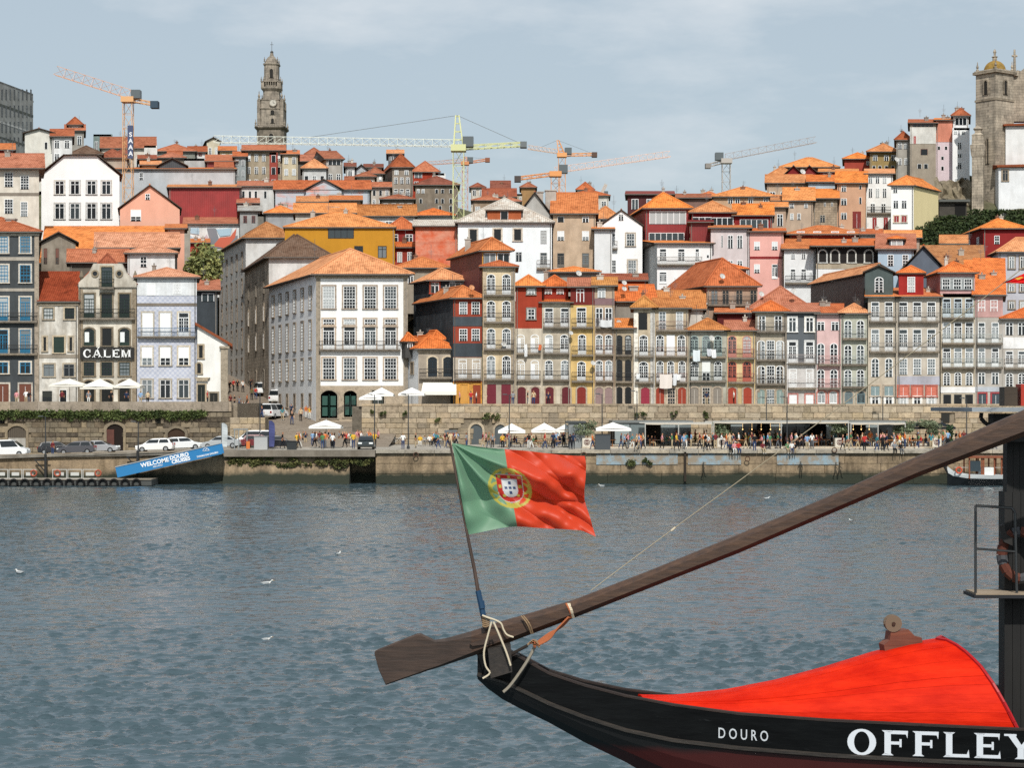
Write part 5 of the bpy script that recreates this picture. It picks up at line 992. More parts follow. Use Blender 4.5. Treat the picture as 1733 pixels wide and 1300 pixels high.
def net_wall():
    if 'net_wall' not in MATS:
        m, n, l, b = new_mat('net_wall'); geo = n.new('ShaderNodeNewGeometry').outputs['Position']
        a = noise_node(n, l, geo, .7, 5, .6, (.35, .35, 2.2)); c2 = noise_node(n, l, geo, .3, 3)
        f = mixc(n, l, 'MULTIPLY', 1, ramp(n, l, a.outputs['Fac'], [(.5, g4(0)), (.6, g4(1))]).outputs['Color'], ramp(n, l, c2.outputs['Fac'], [(.4, g4(0)), (.6, g4(1))]).outputs['Color'])
        l.new(mixc(n, l, 'MIX', f, C('b3bac2'), C('d08a76')), b.inputs['Base Color']); b.inputs['Roughness'].default_value = .9; MATS['net_wall'] = m
    return MATS['net_wall']
def safety_net():
    if 'safety_net' not in MATS:
        m, n, l, b = new_mat('safety_net'); geo = n.new('ShaderNodeNewGeometry').outputs['Position']; sp = n.new('ShaderNodeSeparateXYZ'); l.new(geo, sp.inputs[0])
        w = n.new('ShaderNodeTexWave'); w.bands_direction = 'Z'; w.inputs['Scale'].default_value = .16; w.inputs['Distortion'].default_value = 1.5; l.new(geo, w.inputs['Vector'])
        a = noise_node(n, l, geo, .9, 5); c = mixc(n, l, 'MIX', ramp(n, l, a.outputs['Fac'], [(.35, g4(0)), (.65, g4(1))]).outputs['Color'], C('c55f3c'), C('c98a72'))
        c = mixc(n, l, 'MULTIPLY', .5, c, ramp(n, l, w.outputs['Fac'], [(0, (.75, .6, .55, 1)), (.2, g4(1))]).outputs['Color'])
        l.new(c, b.inputs['Base Color']); b.inputs['Roughness'].default_value = .9; bump(n, l, b, a.outputs['Fac'], .5, .3); MATS['safety_net'] = m
    return MATS['safety_net']
hill()

# ---------------------------------------------------------------- the ground under the hill
def hillside():
    pts = np.array(GROUNDPTS+[(x, 700, 70) for x in (-160, -80, 0, 80, 160)]+[(x, 232, 8.2) for x in (10, 30, 55, 80)]+[(-60, 240, 8.2), (-75, 240, 8.2)]+[(-26, 262, 8), (-36, 290, 11), (-47, 330, 14)]*3+[(x, 1500, 60) for x in (-400, 0, 400)])
    xs = np.linspace(-420, 420, 170); ys = np.concatenate([np.linspace(262.5, 480, 90), np.linspace(490, 1600, 24)])
    Xg, Yg = np.meshgrid(xs, ys); num = np.zeros_like(Xg); den = np.zeros_like(Xg)
    for x, y, z in pts:
        w = 1/((Xg-x)**2+(Yg-y)**2+9)**1.7; num += w*z; den += w
    Zg = num/den-3.2
    xc = np.interp(Yg, [240, 262, 290, 330, 360, 420], [-28, -33, -43, -58, -70, -84]); sz = np.interp(Yg, [240, 262, 290, 330, 360, 420], [6, 8.2, 11, 14.6, 16.8, 24]); Zg = np.where((np.abs(Xg-xc) < 13) & (Yg < 400), np.minimum(Zg, sz-.5), Zg)
    Xg, Yg, Zg = np.vstack([Xg[:1], Xg]), np.vstack([Yg[:1]-.1, Yg]), np.vstack([Zg[:1]*0-2, Zg]); n, m = Xg.shape; b = MB(); b.v = [tuple(p) for p in np.stack([Xg, Yg, Zg], -1).reshape(-1, 3)]
    b.f = [(i*m+j, i*m+j+1, (i+1)*m+j+1, (i+1)*m+j) for i in range(n-1) for j in range(m-1)]; b.m = [0]*len(b.f)
    o = b.build('hillside', masonry('6f6a58', '5d6247', .4, 'hill_soil')); smoothed(o, 180)
    tag(o, 'hill ground under the old town houses', None, None, 'structure')
    b = MB(); b.box((-3000, 1590, -5), (3000, 1600, 40)); b.box((-3000, 206, -3), (-100, 1600, 2.0)); b.box((155, 206, -3), (3000, 1600, 2.0)); tag(b.build('far_ground', MATS['hill_soil']), 'ground of the town beyond the hill', None, None, 'structure')
hillside()

def mural():
    r = bpy.data.objects['mural_house']; D = 339.9; b = MB()
    for po, m in ((((318, 386), (337, 386), (337, 397), (318, 394)), 0), (((318, 396), (338, 410), (330, 420), (318, 418)), 0), (((350, 386), (365, 386), (375, 420), (358, 420)), 1), (((338, 412), (350, 396), (358, 420), (338, 420)), 2), (((366, 388), (392, 386), (390, 398), (372, 400)), 0), (((360, 416), (372, 402), (390, 400), (400, 386), (398, 402), (382, 420)), 3), (((388, 402), (402, 398), (402, 420), (384, 420)), 1)):
        q = [P3(px, py, D-.02-.006*m) for px, py in po]; b.hexa(q, [v+Vector((0, .1, 0)) for v in q], m)
    b.build('wall_painting', [plain(h, .8) for h in ('a3bccb', '7d7f85', 'b9aab0', 'c2654f')], r)
mural()
# ---------------------------------------------------------------- landmarks on the skyline
def ring_oct(cx, cy, w, ch, z):
    """square plan of width w with chamfered corners"""
    h = w/2; c = h*ch
    return [(cx+x, cy+y, z) for x, y in ((-h+c, -h), (h-c, -h), (h, -h+c), (h, h-c), (h-c, h), (-h+c, h), (-h, h-c), (-h, -h+c))]
def stack(b, cx, cy, prof, ch, m=0):
    for (w0, z0), (w1, z1) in zip(prof[:-1], prof[1:]): b.hexa(ring_oct(cx, cy, w0, ch, z0), ring_oct(cx, cy, w1, ch, z1), m, True)
def finial(root, x, y, z, s, m, name='finial'):
    b = MB(); b.lathe((x, y, z), [(.32*s, 0), (.32*s, .35*s), (.14*s, .5*s), (.3*s, .85*s), (.24*s, 1.1*s), (.08*s, 1.5*s), (.12*s, 1.7*s), (.03*s, 2.1*s)], 8); b.build(name, m, root)
def granite_tower():
    D = 700; u = D/F; cx = kx(460)*D; S = courses('a9a093', 1.6, .8); SD = courses('8f877b', 1.6, .8)
    root = empty('baroque_bell_tower', 'tall baroque granite bell tower with clock standing above the rooftops', 'tower', (cx, D, 60))
    z = lambda py: Z(py, D)
    def part(nm, prof, ch, m): b = MB(); stack(b, cx, D, [(w*u, z(y)) for w, y in prof], ch, m=0); b.build(nm, m, root)
    part('lower_shaft', [(46, 330), (46, 222)], .25, SD)
    part('main_cornice', [(46, 222), (52, 220), (54, 218), (50, 216), (44, 215)], .25, SD)
    part('clock_stage', [(43.5, 215), (43.5, 188), (46, 187), (46, 185.5), (41, 185), (40, 173), (42, 172), (42, 171)], .28, S)
    part('upper_shaft', [(29, 171), (27, 162), (27, 156)], .3, S)
    part('gallery_corbel', [(27, 156), (31, 153.5), (34, 151.5), (34, 149)], .3, S)
    part('lantern', [(24, 150), (24, 112), (27, 110.5), (27, 108.5), (22, 107.5), (22, 105)], .3, S)
    part('cupola', [(20, 105), (17, 101), (12, 97), (7, 95), (5.5, 92), (5, 90)], .35, S)
    b = MB(); b.lathe((cx, D, z(91)), [(.25, 0), (.5, .25), (.62, .6), (.5, .95), (.2, 1.2)], 10); b.bar((cx, D, z(86)), (cx, D, z(70)), .1); b.bar((cx-.6, D, z(75)), (cx+.6, D, z(75)), .09); b.build('cross_and_ball', plain('4a4a48', .6), root)
    for w, y0, y1, n in ((34, 149, 139, 8),):                            # balustrade
        h = w*u/2; b = MB(); b.hexa(ring_oct(cx, D, w*u, .3, z(140.5)), ring_oct(cx, D, w*u, .3, z(139)), 0)
        R0 = ring_oct(cx, D, w*u*.96, .3, 0)
        for i in range(8):
            p, q = Vector(R0[i]), Vector(R0[(i+1) % 8])
            for t in np.linspace(0, 1, 7)[:-1]: a = p.lerp(q, t); b.bar((a.x, a.y, z(149)), (a.x, a.y, z(140)), .14)
        b.build('balustrade', S, root)
        for i in range(0, 8): p = R0[i]; finial(root, p[0], p[1], z(140), .95, S)
    for sx in (-1, 1):
        for sy in (-1, 1):
            finial(root, cx+sx*19*u, D+sy*19*u, z(172), 1.6, S, 'urn'); finial(root, cx+sx*11*u, D+sy*11*u, z(106), .9, S, 'urn'); finial(root, cx+sx*24*u, D+sy*24*u, z(217), 1.3, S, 'urn')
            b = MB(); b.box((cx+sx*19.5*u-.55, D+sy*19.5*u-.55, z(215)), (cx+sx*19.5*u+.55, D+sy*19.5*u+.55, z(172))); b.build('corner_pilaster', S, root)
    def opening(px, yb, w, h, y0, nm='belfry_opening'):
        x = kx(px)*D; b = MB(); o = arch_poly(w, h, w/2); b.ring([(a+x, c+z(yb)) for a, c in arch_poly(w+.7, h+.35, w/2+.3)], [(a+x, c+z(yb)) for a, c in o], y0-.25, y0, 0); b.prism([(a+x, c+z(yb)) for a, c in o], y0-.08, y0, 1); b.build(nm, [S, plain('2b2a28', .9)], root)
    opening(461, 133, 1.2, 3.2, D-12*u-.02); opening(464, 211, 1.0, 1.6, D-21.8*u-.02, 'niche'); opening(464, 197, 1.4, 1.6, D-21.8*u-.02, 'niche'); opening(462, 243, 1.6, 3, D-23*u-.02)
    b = MB(); x, zz, y0 = kx(465)*D, z(177), D-21*u; ringp = lambda r_: [(x+r_*math.cos(t), zz+r_*math.sin(t)) for t in np.linspace(0, 6.283, 21)[:-1]]
    b.prism(ringp(1.25), y0-.5, y0+.6, 0); b.ring(ringp(1.45), ringp(1.2), y0-.62, y0-.2, 1); b.bar((x, y0-.56, zz), (x+.1, y0-.56, zz+.95), .06, 2); b.bar((x, y0-.56, zz), (x+.6, y0-.56, zz-.2), .07, 2); b.build('clock_face', [plain('bdb9ae', .6), S, plain('2a2a2a', .6)], root)
granite_tower()

def bell_tower_church():
    D = 345; u = D/F; S = courses('beb3a2', 1.0, .5); SD = courses('a59a89', 1.0, .5); z = lambda y: Z(y, D); LAM = masonry('b08c46', '8f7a4a', .8, 'lichen_dome')
    c = P(1685, D)                                                       # near corner of the tower
    l = P(1651, D+3.5); r = P(1716, D+3.0); k = l+r-c
    root = empty('hillside_church', 'granite church with domed bell tower and white side walls on the hilltop', 'church', (c.x, c.y, z(360)))
    def prismz(nm, q, y0, y1, m, grow=0):
        cen = sum(q, Vector((0, 0)))/len(q); q = [p+(p-cen).normalized()*grow for p in q]; b = MB(); b.hexa([(p.x, p.y, z(y0)) for p in q], [(p.x, p.y, z(y1)) for p in q]); return b.build(nm, m, root)
    q = [l, c, r, k]
    prismz('tower_shaft', q, 400, 167, S); prismz('string_course', q, 168, 164.5, SD, .18); prismz('belfry', q, 165, 121, S, -.05); prismz('cornice', q, 121.5, 117, SD, .55); prismz('cornice_top', q, 117, 115, S, .25)
    cen = (l+r)/2; rad = 18.5*u
    b = MB(); b.lathe((cen.x, cen.y, z(115)), [(rad*math.cos(t)*1.0, rad*.98*math.sin(t)) for t in np.linspace(0, 1.45, 9)], 20); smoothed(b.build('dome', LAM, root), 50)
    b = MB(); b.lathe((cen.x, cen.y, z(96)), [(.42, -.2), (.42, .5), (.6, .6), (.2, .8), (.2, 1.2), (.32, 1.5), (.12, 2.0)], 10); b.build('dome_finial', S, root)
    for p in q: pp = p+(cen-p)*.1; finial(root, pp.x, pp.y, z(115), .85, S)
    def op(a, b_, t, yb, wm, hm):
        d = (b_-a).normalized(); p = a.lerp(b_, t); nf = Vector((d.y, -d.x)); an = math.atan2(d.y, d.x); s = MB()
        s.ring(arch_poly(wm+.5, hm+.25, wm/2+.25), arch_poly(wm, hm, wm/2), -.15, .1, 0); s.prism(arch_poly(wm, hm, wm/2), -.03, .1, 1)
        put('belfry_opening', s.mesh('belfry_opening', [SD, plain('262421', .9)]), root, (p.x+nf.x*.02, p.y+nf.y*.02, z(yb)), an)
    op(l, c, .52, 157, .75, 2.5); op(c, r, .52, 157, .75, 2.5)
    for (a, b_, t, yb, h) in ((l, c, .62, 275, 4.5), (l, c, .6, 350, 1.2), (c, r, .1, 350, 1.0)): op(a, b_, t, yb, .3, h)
    t0 = P(1655, D-.6); w = 11*u                                         # round buttress turret
    b = MB(); b.lathe((t0.x, t0.y, z(365)), [(w*1.0, 0), (w*1.0, z(268)-z(365)), (w*1.15, z(264)-z(365)), (w*1.32, z(250)-z(365)), (w*1.32, z(247)-z(365)), (w*1.05, z(246)-z(365)), (w*1.0, z(232)-z(365)), (w*1.08, z(230)-z(365)), (w*.5, z(226)-z(365)), (w*.55, z(222)-z(365)), (w*.8, z(219)-z(365)), (w*.2, z(214)-z(365)), (w*.12, z(205)-z(365))], 4, 0, 1.2, 1.2, R(45-17)); b.build('buttress_turret', S, root)
    # nave and aisle, white, to the east; stone front gable with cross beyond
    n0 = P(1702, D+2.4)
    b = MB(); x0 = kx(1702)*(D+1); b.box((x0, D+1, z(420)), (x0+40, D+16, z(212))); b.build('nave_wall', plaster('dfe1e0', .2), root)
    b = MB(); b.hexa([(x0-.5, D+.4, z(212)), (x0+41, D+.4, z(205)), (x0+41, D+17, z(205)), (x0-.5, D+17, z(212))], [(x0-.5, D+.4, z(209)), (x0+41, D+.4, z(194)), (x0+41, D+17, z(188)), (x0-.5, D+17, z(200))]); b.build('nave_roof', tilework(TILE['r']), root)
    x1 = kx(1690)*(D-2.2); b = MB(); b.box((x1, D-2.2, z(420)), (x1+40, D+1, z(286))); b.build('aisle_wall', plaster('e4e7e9', .2), root)
    b = MB(); b.hexa([(x1-.4, D-2.8, z(286)), (x1+41, D-2.8, z(279)), (x1+41, D+.9, z(279)), (x1-.4, D+.9, z(286))], [(x1-.4, D-2.8, z(283)), (x1+41, D-2.8, z(273)), (x1+41, D+.9, z(268)), (x1-.4, D+.9, z(278))]); b.build('aisle_roof', tilework(TILE['r']), root)
    add_window(root, (kx(1701)*(D-2.2), D-2.23, z(308)), 0, 'n', 1.0, 1.9, '8d857a', 'b0a08a')
    g = [(1712, 205), (1760, 205), (1760, 100), (1738, 112), (1728, 120), (1722, 118), (1716, 125), (1712, 130)]; Dg = D+9
    b = MB(); b.prism([(kx(px)*Dg, Z(py, Dg)) for px, py in g], Dg, Dg+2); b.build('front_gable', S, root)
    p = P3(1717, 125, Dg); b = MB(); b.bar(p, p+Vector((0, 0, 4.6)), .32, 0, 6, .18); b.bar(p+Vector((-.5, 0, 3.4)), p+Vector((.5, 0, 3.4)), .2, 0, 6); b.lathe((p.x, p.y, p.z-.4), [(.7, 0), (.6, .5), (.35, .8)], 8); b.build('stone_cross', S, root)
bell_tower_church()

# ---------------------------------------------------------------- tower cranes
def lattice(b, p, q, w, h, n, r, m=0, up=Vector((0, 0, 1))):
    """square truss between p and q; w across, h upwards (one pointed chord on top when w<0)"""
    p, q = Vector(p), Vector(q); d = (q-p).normalized(); s = d.cross(up).normalized() if abs(d.dot(up)) < .95 else Vector((1, 0, 0)); t = s.cross(d).normalized()
    tri = w < 0; w = abs(w); offs = [s*(-w/2), s*(w/2), t*h] if tri else [s*(-w/2)-t*h/2, s*(w/2)-t*h/2, s*(w/2)+t*h/2, s*(-w/2)+t*h/2]
    k = len(offs)
    for o in offs: b.bar(p+o, q+o, r, m, 4)
    for i in range(n):
        a, c = p.lerp(q, i/n), p.lerp(q, (i+1)/n)
        for j in range(k):
            o1, o2 = offs[j], offs[(j+1) % k]; b.bar(a+o1, (c if i % 2 else c)+o2, r*.6, m, 3); b.bar(a+o1, a+o2, r*.5, m, 3)
def crane(name, label, D, mast, jib, counter, col, mw, jh, apex=None, cab=None, weight='55585a', jib_col=None, flat=False, wt_px=None, jw=None):
    """mast=(px, ytop, ybottom); jib and counter = tip (px, y) at distance D"""
    mx, mt, mb = mast; c = P3(mx, mt, D); u = D/F
    root = empty(name, label, 'crane', (c.x, D, Z(mb, D)), 'tower cranes on the skyline'); M = plain(col, .5); MJ = plain(jib_col or col, .5)
    b = MB(); n = max(6, int((mb-mt)*u/(mw*1.0))); lattice(b, (c.x, D, Z(mb, D)-6), c, mw, mw, n, .045*mw); b.build('mast', M, root)
    b = MB(); j = P3(jib[0], jib[1], D); L_ = (j-c).length; lattice(b, c+Vector((0, 0, .2)), j, -(jw or mw*.8), jh, max(8, int(L_/(jh*1.25))), .034*mw); b.build('jib', MJ, root)
    b = MB(); k = P3(counter[0], counter[1], D); lattice(b, c, k, mw*.8, mw*.35, max(3, int((k-c).length/2)), .05*mw); b.build('counter_jib', M, root)
    b = MB(); wx = (wt_px or 12)*u; b.box((k.x-wx/2, D-mw*.5, k.z-wx*.55), (k.x+wx/2, D+mw*.5, k.z+wx*.35)); b.build('counterweight', plain(weight, .8), root)
    b = MB(); b.box((c.x-mw*.7, D-mw*.7, c.z-mw*.35), (c.x+mw*.7, D+mw*.7, c.z+mw*.25)); b.build('slewing_ring', M, root)
    b = MB(); s = 1 if (cab or 'r') == 'r' else -1; b.box((c.x+s*mw*.9-mw*.5, D-mw*.6, c.z+.1), (c.x+s*mw*.9+mw*.5, D+mw*.5, c.z+mw*1.0)); b.build('operator_cab', plain('5f676a', .4), root)
    if apex:
        t = P3(apex[0], apex[1], D); b = MB()
        for sx in (-1, 1):
            for sy in (-1, 1): b.bar(c+Vector((sx*mw*.45, sy*mw*.4, 0)), t+Vector((sx*.25, sy*.2, 0)), .08*mw, 0, 4)
        for f in (.25, .5, .75, .97):
            a = c.lerp(t, f); w = mw*.45*(1-f)+.25*f
            for s1 in (-1, 1): b.bar(a+Vector((-w, s1*w*.8, 0)), a+Vector((w, s1*w*.8, 0)), .04*mw)
        b.build('apex_frame', M, root)
        b = MB(); b.bar(t, c.lerp(j, .62)+Vector((0, 0, jh)), .025*mw, 0, 4); b.bar(t, c.lerp(k, .93)+Vector((0, 0, .3)), .025*mw, 0, 4); b.build('tie_bars', plain('6a6e6e', .6), root)
    return root, c
def cranes():
    crane('tower_crane', 'large pale yellow-green tower crane with long level jib and grey counterweight', 300, (776, 250, 365), (362, 241), (886, 244), 'ccd09c', 1.7, 1.1, (774, 195), 'r', '6d7475', 'dde2d6', wt_px=11)
    r, c = crane('tower_crane', 'orange tower crane with a dark name banner on its mast', 335, (217, 168, 285), (92, 126), (262, 176), 'd9a877', 1.6, 1.6, None, 'r', '3b4c5a', 'd9a684', wt_px=13)
    b = MB(); b.box((kx(217)*334-.1, 333.9, Z(268, 334)), (kx(225.5)*334, 334, Z(212, 334))); bn = b.build('banner', plain('4a5470', .8), r)
    o = put('lettering', TXT['crane'], r, (kx(221.3)*334, 333.87, Z(244, 334))); TXT['crane'].materials.append(plain('e4e6ea', .6)); o.rotation_euler = (R(90), 0, 0); o.scale = (.56, .56, 1)
    crane('tower_crane', 'small brown-orange crane whose mast hides behind the yellow-green mast', 560, (787, 276, 345), (722, 279), (825, 270), 'c9875c', 1.7, 1.0, (788, 265), None, '8a5a44', wt_px=8)
    crane('tower_crane', 'tall orange crane with level counter jib near the twin cranes', 520, (951, 262, 345), (893, 252), (1006, 261), 'dfa068', 1.9, 1.1, (944, 237), None, '5d4a40', 'd9b08c', wt_px=9)
    crane('tower_crane', 'orange crane with long rising pale jib and dark counterweight', 480, (940, 294, 350), (1135, 265), (876, 302), 'df9a60', 2.2, 1.5, None, None, '4d4744', 'e0bfae', wt_px=11)
    crane('tower_crane', 'grey-white crane with jib slanting up towards the church', 430, (1229, 272, 335), (1382, 241), (1198, 280), 'b3ada6', 1.8, 1.4, None, 'l', '8b8782', 'a39a96', wt_px=9)
    crane('small_lattice_crane', 'tiny yellow crane behind the white domed house', 500, (1020, 330, 345), (1028, 312), (1016, 332), 'd09a45', 1.0, .7, None, None, '3a5560', wt_px=3)
cranes()

# ---------------------------------------------------------------- greenery
def leaf_cloud(b, c, rad, n, size, rr, shell=.35, m=0):
    for _ in range(n):
        d = Vector((rr.gauss(0, 1), rr.gauss(0, 1), rr.gauss(0, 1))).normalized()*(rr.random()**shell)
        p = Vector((c[0]+d.x*rad[0], c[1]+d.y*rad[1], c[2]+d.z*rad[2]))
        u = Vector((rr.gauss(0, 1), rr.gauss(0, 1), rr.gauss(0, 1))).normalized(); v = u.cross(Vector((rr.gauss(0, 1), rr.gauss(0, 1), rr.gauss(0, 1)))).normalized(); s = size*rr.uniform(.6, 1.4)
        b.face([p-u*s-v*s*.5, p+u*s-v*s*.5, p+u*s*.8+v*s*.6, p-u*s*.8+v*s*.6], m)
def tree(name, label, base, h, rads, col, seed, n=2600, size=.16, trunk=.2, th=.4, group=None, clumps=16, cat='tree'):
    rr = random.Random(seed); root = empty(name, label, cat, base, group); bx, by, bz = base
    b = MB(); top = (bx+rr.uniform(-.2, .2), by, bz+h*th); b.bar(base, top, trunk, 0, 7, trunk*.7); cl = []
    for i in range(clumps):
        a = rr.uniform(0, 6.28); f = rr.uniform(.0, 1); q = Vector((bx+rads[0]*math.cos(a)*rr.uniform(.2, .75), by+rads[1]*math.sin(a)*rr.uniform(.2, .75), bz+h*th+(h-h*th)*(.12+.76*f))); cl.append(q); b.bar(top, q, trunk*.4, 0, 4, trunk*.1)
    b.build('trunk', wood('5a4a3c', '73614f', 2, .9), root)
    b = MB()
    for q in cl: f = (q.z-bz-h*th)/(h-h*th); k = .62-.25*abs(f-.45); leaf_cloud(b, q, (rads[0]*k, rads[1]*k, (h-h*th)*.22), n//clumps, size, rr)
    b.build('crown', leafmat(*col), root); return root
def greenery():
    g = ('4d5a38', '6f7544')
    tree('street_tree', 'leafy green tree behind the pale blue house', (kx(347)*262, 262, Z(560, 262)), (Z(412, 262)-Z(560, 262)), (2.4, 2.4), ('68744a', '98995f'), 2, 5200, .2, .3, .35, clumps=26)
    # hedge of dense shrubs on the bank below the church
    rr = random.Random(8); r = empty('bank_shrubs', 'dark green bank of dense shrubs below the church wall', 'hedge', (kx(1640)*338, 336, Z(400, 336)))
    b = MB(); pts = []
    for px in range(1548, 1790, 7):
        for py in range(362 if px > 1640 else 372, 432, 9):
            if py > 378+(px-1548)*.0+50: continue
            D = 334-(py-362)*.35+rr.uniform(-1, 1); p = P3(px+rr.uniform(-4, 4), py, D); pts.append(p); leaf_cloud(b, p, (1.1, .9, .85), 95, .2, rr)
    tag(b.build('foliage', leafmat('28351f', '44512e'), r), kind='stuff')
    b = MB()
    for p in pts[::3]: b.bar(p+Vector((0, .6, -1.5)), p, .07, 0, 4)
    b.build('stems', wood('4a4034', '5c5040', 2, .9), r)
    # retaining wall on top of the bank and the rock under the white tenements
    b = MB(); b.hexa([(kx(1545)*338, 338, Z(420, 338)), (kx(1800)*338, 338, Z(420, 338)), (kx(1800)*338, 350, Z(420, 338)), (kx(1545)*338, 350, Z(420, 338))], [(kx(1545)*338, 338, Z(372, 338)), (kx(1800)*338, 338, Z(354, 338)), (kx(1800)*338, 350, Z(354, 338)), (kx(1545)*338, 350, Z(372, 338))])
    tag(b.build('bank_wall', masonry('8d8474', '9d9280', .9)), 'stone retaining wall along the church terrace above the shrubs', 'wall')
    rr2 = random.Random(3); b = MB(); n, m = 9, 14
    for i in range(n):
        for j in range(m):
            px = 1580+j*5.2; py = 300+i*9; b.v.append(tuple(P3(px+rr2.uniform(-2, 2), py+rr2.uniform(-2.5, 2.5)+(8 if i == 0 else 0)*rr2.random(), 352-i*1.2+rr2.uniform(-1.2, 1.2))))
    b.f = [(i*m+j, i*m+j+1, (i+1)*m+j+1, (i+1)*m+j) for i in range(n-1) for j in range(m-1)]; b.m = [0]*len(b.f)
    q = b.build('rock_outcrop', masonry('8a8070', '746c58', .9)); tag(q, 'bare rock face below the slim white house', None, None, 'structure')
    r = empty('timber_shed', 'dark timber shed with metal roof beside the church', 'shed', (kx(1612)*340, 340, Z(366, 340)))
    b = MB(); b.box((kx(1590)*340, 340, Z(368, 340)), (kx(1636)*340, 345, Z(342, 340))); b.build('wall', wood('3b3833', '4d4841', 0, .9), r); b = MB(); b.box((kx(1588)*340, 339.2, Z(342, 340)), (kx(1640)*340, 345.5, Z(338, 340))); b.build('roof', plain('5a5c58', .7), r)
    b = MB(); b.box((kx(1616)*340, 339.9, Z(366, 340)), (kx(1634)*340, 339.99, Z(345, 340))); b.build('doorway', plain('171615', .9), r)
    # ivy trailing over the parapet
    rr = random.Random(5); b = MB(); x = kx(-70)*221.6
    while x < kx(345)*221.6:
        d = rr.choice((.5, .7, .9, 1.2)); leaf_cloud(b, (x, 221.65, 7.55-d*.35), (.8, .22, .28+d*.32), 80, .12, rr); x += .5
    o = b.build('ivy', leafmat('3d4a2a', '5f6b3c')); tag(o, 'green ivy trailing along the top of the stone wall', 'ivy', None, 'stuff')
    # weeds in the wall joints
    for i, (px, y, D, s, lb) in enumerate(((628, 697, 227.6, .5, 'first weed tuft growing from the promenade wall beside the cafe umbrellas'), (648, 700, 227.6, .45, 'weed tuft under the second cafe umbrella on the promenade wall'), (683, 698, 227.6, .4, 'small weed tuft beside the tall lamp on the promenade wall'), (741, 710, 227.6, .45, 'weed tuft in the promenade wall below the cream awning'), (820, 702, 227.6, .6, 'trailing weed above the first arched door'), (840, 703, 227.6, .7, 'wide weed patch above the second arched door'), (1083, 700, 227.6, .7, 'weed clump hanging from the wall beside the lamp post'), (1141, 699, 227.6, .5, 'weed clump on the wall below the laundry'), (1195, 700, 227.6, .6, 'weed clump on the wall below the green glazed house'), (1068, 779, 199.6, .9, 'bushy weed growing on the painted river wall'), (1095, 778, 199.6, .5, 'small weed beside the bushy weed on the river wall'))):
        rr = random.Random(i); p = P3(px, y, D); b = MB(); [leaf_cloud(b, (p.x+rr.uniform(-.7, .7)*s, p.y, p.z+rr.uniform(-.9, .3)*s), (s*rr.uniform(.2, .6), .2, s*rr.uniform(.15, .5)), 36, .1, rr) for _ in range(4)]; o = b.build('wall_weed', leafmat('3f4a2c', '63693f')); tag(o, lb, 'weed', 'weeds in the walls')
    rr = random.Random(77); b = MB()
    for i in range(46):
        px = rr.uniform(385, 628); t = (px-385)/243; p = P3(px, rr.uniform(772, 786)+t*8, 199.9); leaf_cloud(b, p, (.55, .2, .25), 45, .11, rr)
    tag(b.build('bank_weeds', leafmat('414a2b', '6b6a3f')), 'straggling weeds on the embankment under the deck', 'weeds', None, 'stuff')
greenery()
